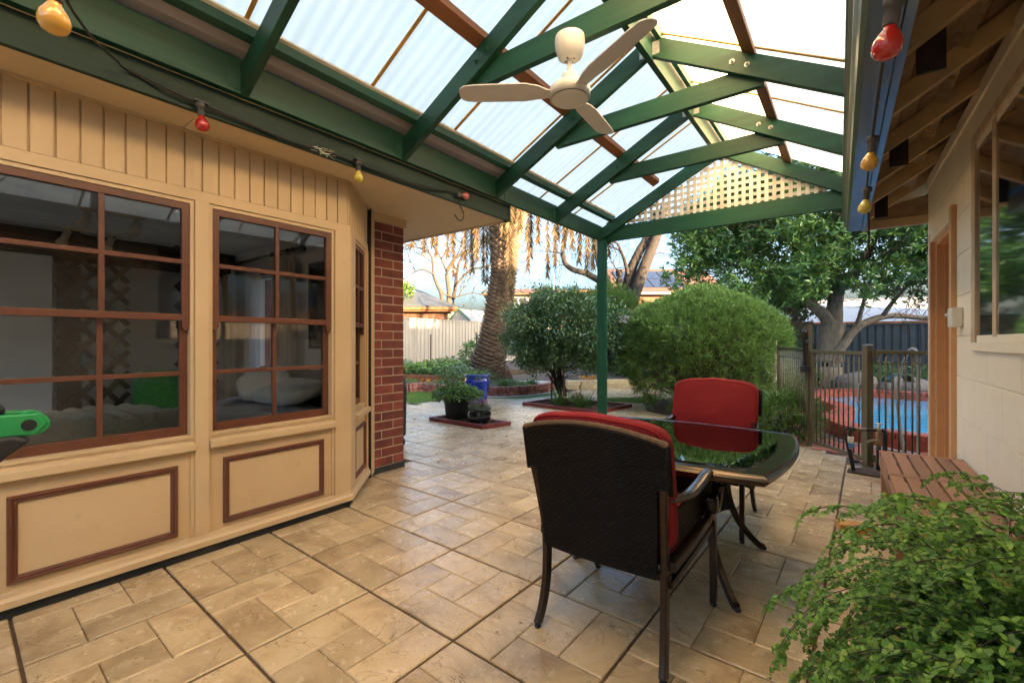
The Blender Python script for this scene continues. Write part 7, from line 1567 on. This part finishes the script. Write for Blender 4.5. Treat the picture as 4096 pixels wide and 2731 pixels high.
for k in range(3):
    x = -1.85 + k * 0.62; w_ = MB().box((x, -0.03, 3.72), (x + 0.56, 0.0, 4.42)).build('window', WHITEM, chh); MB().box((x + 0.05, -0.045, 3.77), (x + 0.51, -0.031, 4.37)).build('pane', DKGLASS, w_)
MB().box((-3.8, -0.5, 4.56), (1.9, 0.05, 4.66)).build('eave', BROWNW, chh); MB().box((1.4, -1.3, 4.66), (7.0, -0.85, 4.76)).build('eave', BROWNW, chh)
MB().add([(-3.9, -0.55, 4.66), (7.1, -0.55, 4.66), (7.1, 7.5, 4.66), (-3.9, 7.5, 4.66), (-1.0, 3.4, 5.4), (4.0, 3.4, 5.4)], [(0, 1, 5, 4), (1, 2, 5), (2, 3, 4, 5), (3, 0, 4), (0, 3, 2, 1)]).build('roof', ROOFT, chh)
MB().box((-1.0, -0.1, 2.9), (0.9, -0.02, 3.25)).build('awning', MAROON, chh)
an = thing('tv_antenna', 'thin roof antenna above the central neighbour house', 'antenna', (-16.9, 27.3, 4.7)); MB().tube([(0, 0, 0), (0, 0, 1.3)], 0.015, 5).build('mast', GALV, an)
for k in range(4): MB().tube([(-0.3 + 0.03 * k, 0, 1.25 - 0.05 * k), (0.3 - 0.03 * k, 0.1, 1.25 - 0.05 * k)], 0.01, 4).build('element', GALV, an)
rh = thing('neighbour_house', 'orange brick neighbour house with solar panels seen beside the willow', 'house', (-10.3, 27.3, 0), radians(YAW))
MB().box((-1.6, 0, 0), (5.0, 8, 4.15)).build('wall', NBRICK, rh); MB().box((-1.9, -0.4, 4.15), (5.3, 0.1, 4.3)).build('gutter', NCREAM, rh)
MB().add([(-1.9, -0.4, 4.3), (5.3, -0.4, 4.3), (5.3, 4, 6.4), (-1.9, 4, 6.4), (5.3, 8.4, 4.3), (-1.9, 8.4, 4.3)], [(0, 1, 2, 3), (3, 2, 4, 5), (0, 3, 5), (1, 4, 2), (0, 5, 4, 1)]).build('roof', ROOFT, rh)
for k in range(4):
    for r_ in range(2):
        o = MB().add([(0, 0, 0), (0.95, 0, 0), (0.95, 1.45, 0.70), (0, 1.45, 0.70)], [(0, 1, 2, 3)]).build('solar_panel', SOLAR, rh); o.location = (-1.3 + k * 1.02, 0.3 + r_ * 1.55, 4.69 + r_ * 0.745); o.modifiers.new('s', 'SOLIDIFY').thickness = 0.04
rr2 = thing('neighbour_house', 'low neighbour house with pale metal roof beyond the slate fence', 'house', (1.5, 28.0, 0), radians(10))
MB().box((-5, 0, 0), (9, 7, 2.25)).build('wall', NBRICK, rr2); MB().add([(-5.4, -0.5, 2.2), (9.4, -0.5, 2.2), (9.4, 3.5, 3.6), (-5.4, 3.5, 3.6), (9.4, 7.5, 2.2), (-5.4, 7.5, 2.2)], [(0, 1, 2, 3), (3, 2, 4, 5), (0, 3, 5), (1, 4, 2), (0, 5, 4, 1)]).build('roof', WHITEM, rr2); MB().box((-5.4, -0.6, 2.1), (9.4, -0.48, 2.2)).build('gutter', BROWNW, rr2)
cp_ = thing('garden_shelter', 'flat white-edged garden shelter roof behind the conifer', 'shelter', (-5.25, 11.72, 0), radians(YAW))
MB().box((0.0, 0, 1.77), (2.4, 1.2, 1.93)).build('roof', WHITEM, cp_, bevel=0.01); MB().box((-0.03, -0.06, 1.86), (2.43, -0.002, 1.965)).build('gutter', WHITEM, cp_, bevel=0.01)
for x in (0.9, 2.3): MB().box((x, 0.6, 0), (x + 0.09, 0.69, 1.77)).build('post', WHITEM, cp_)

shade_house = thing('neighbour_house', 'unseen tall two-storey neighbour house added beyond the garage to shade the yard', 'house', (10.5, 3.8, 0))  # unseen house, added to shade the yard but not the pergola roof
MB().box((0, 0, 0), (10, 22, 5.6)).build('wall', NBRICK, shade_house)
MB().prism([(-0.5, 5.5), (5.0, 8.4), (10.5, 5.5)], 1, -0.5, 22.5).build('roof', ROOFT, shade_house)
for k in range(5):
    for z in (0.9, 3.7):
        w_ = MB().box((-0.05, 2.2 + k * 4.2, z), (-0.001, 3.8 + k * 4.2, z + 1.2)).build('window', WHITEM, shade_house); MB().box((-0.065, 2.28 + k * 4.2, z + 0.08), (-0.051, 3.72 + k * 4.2, z + 1.12)).build('pane', DKGLASS, w_)
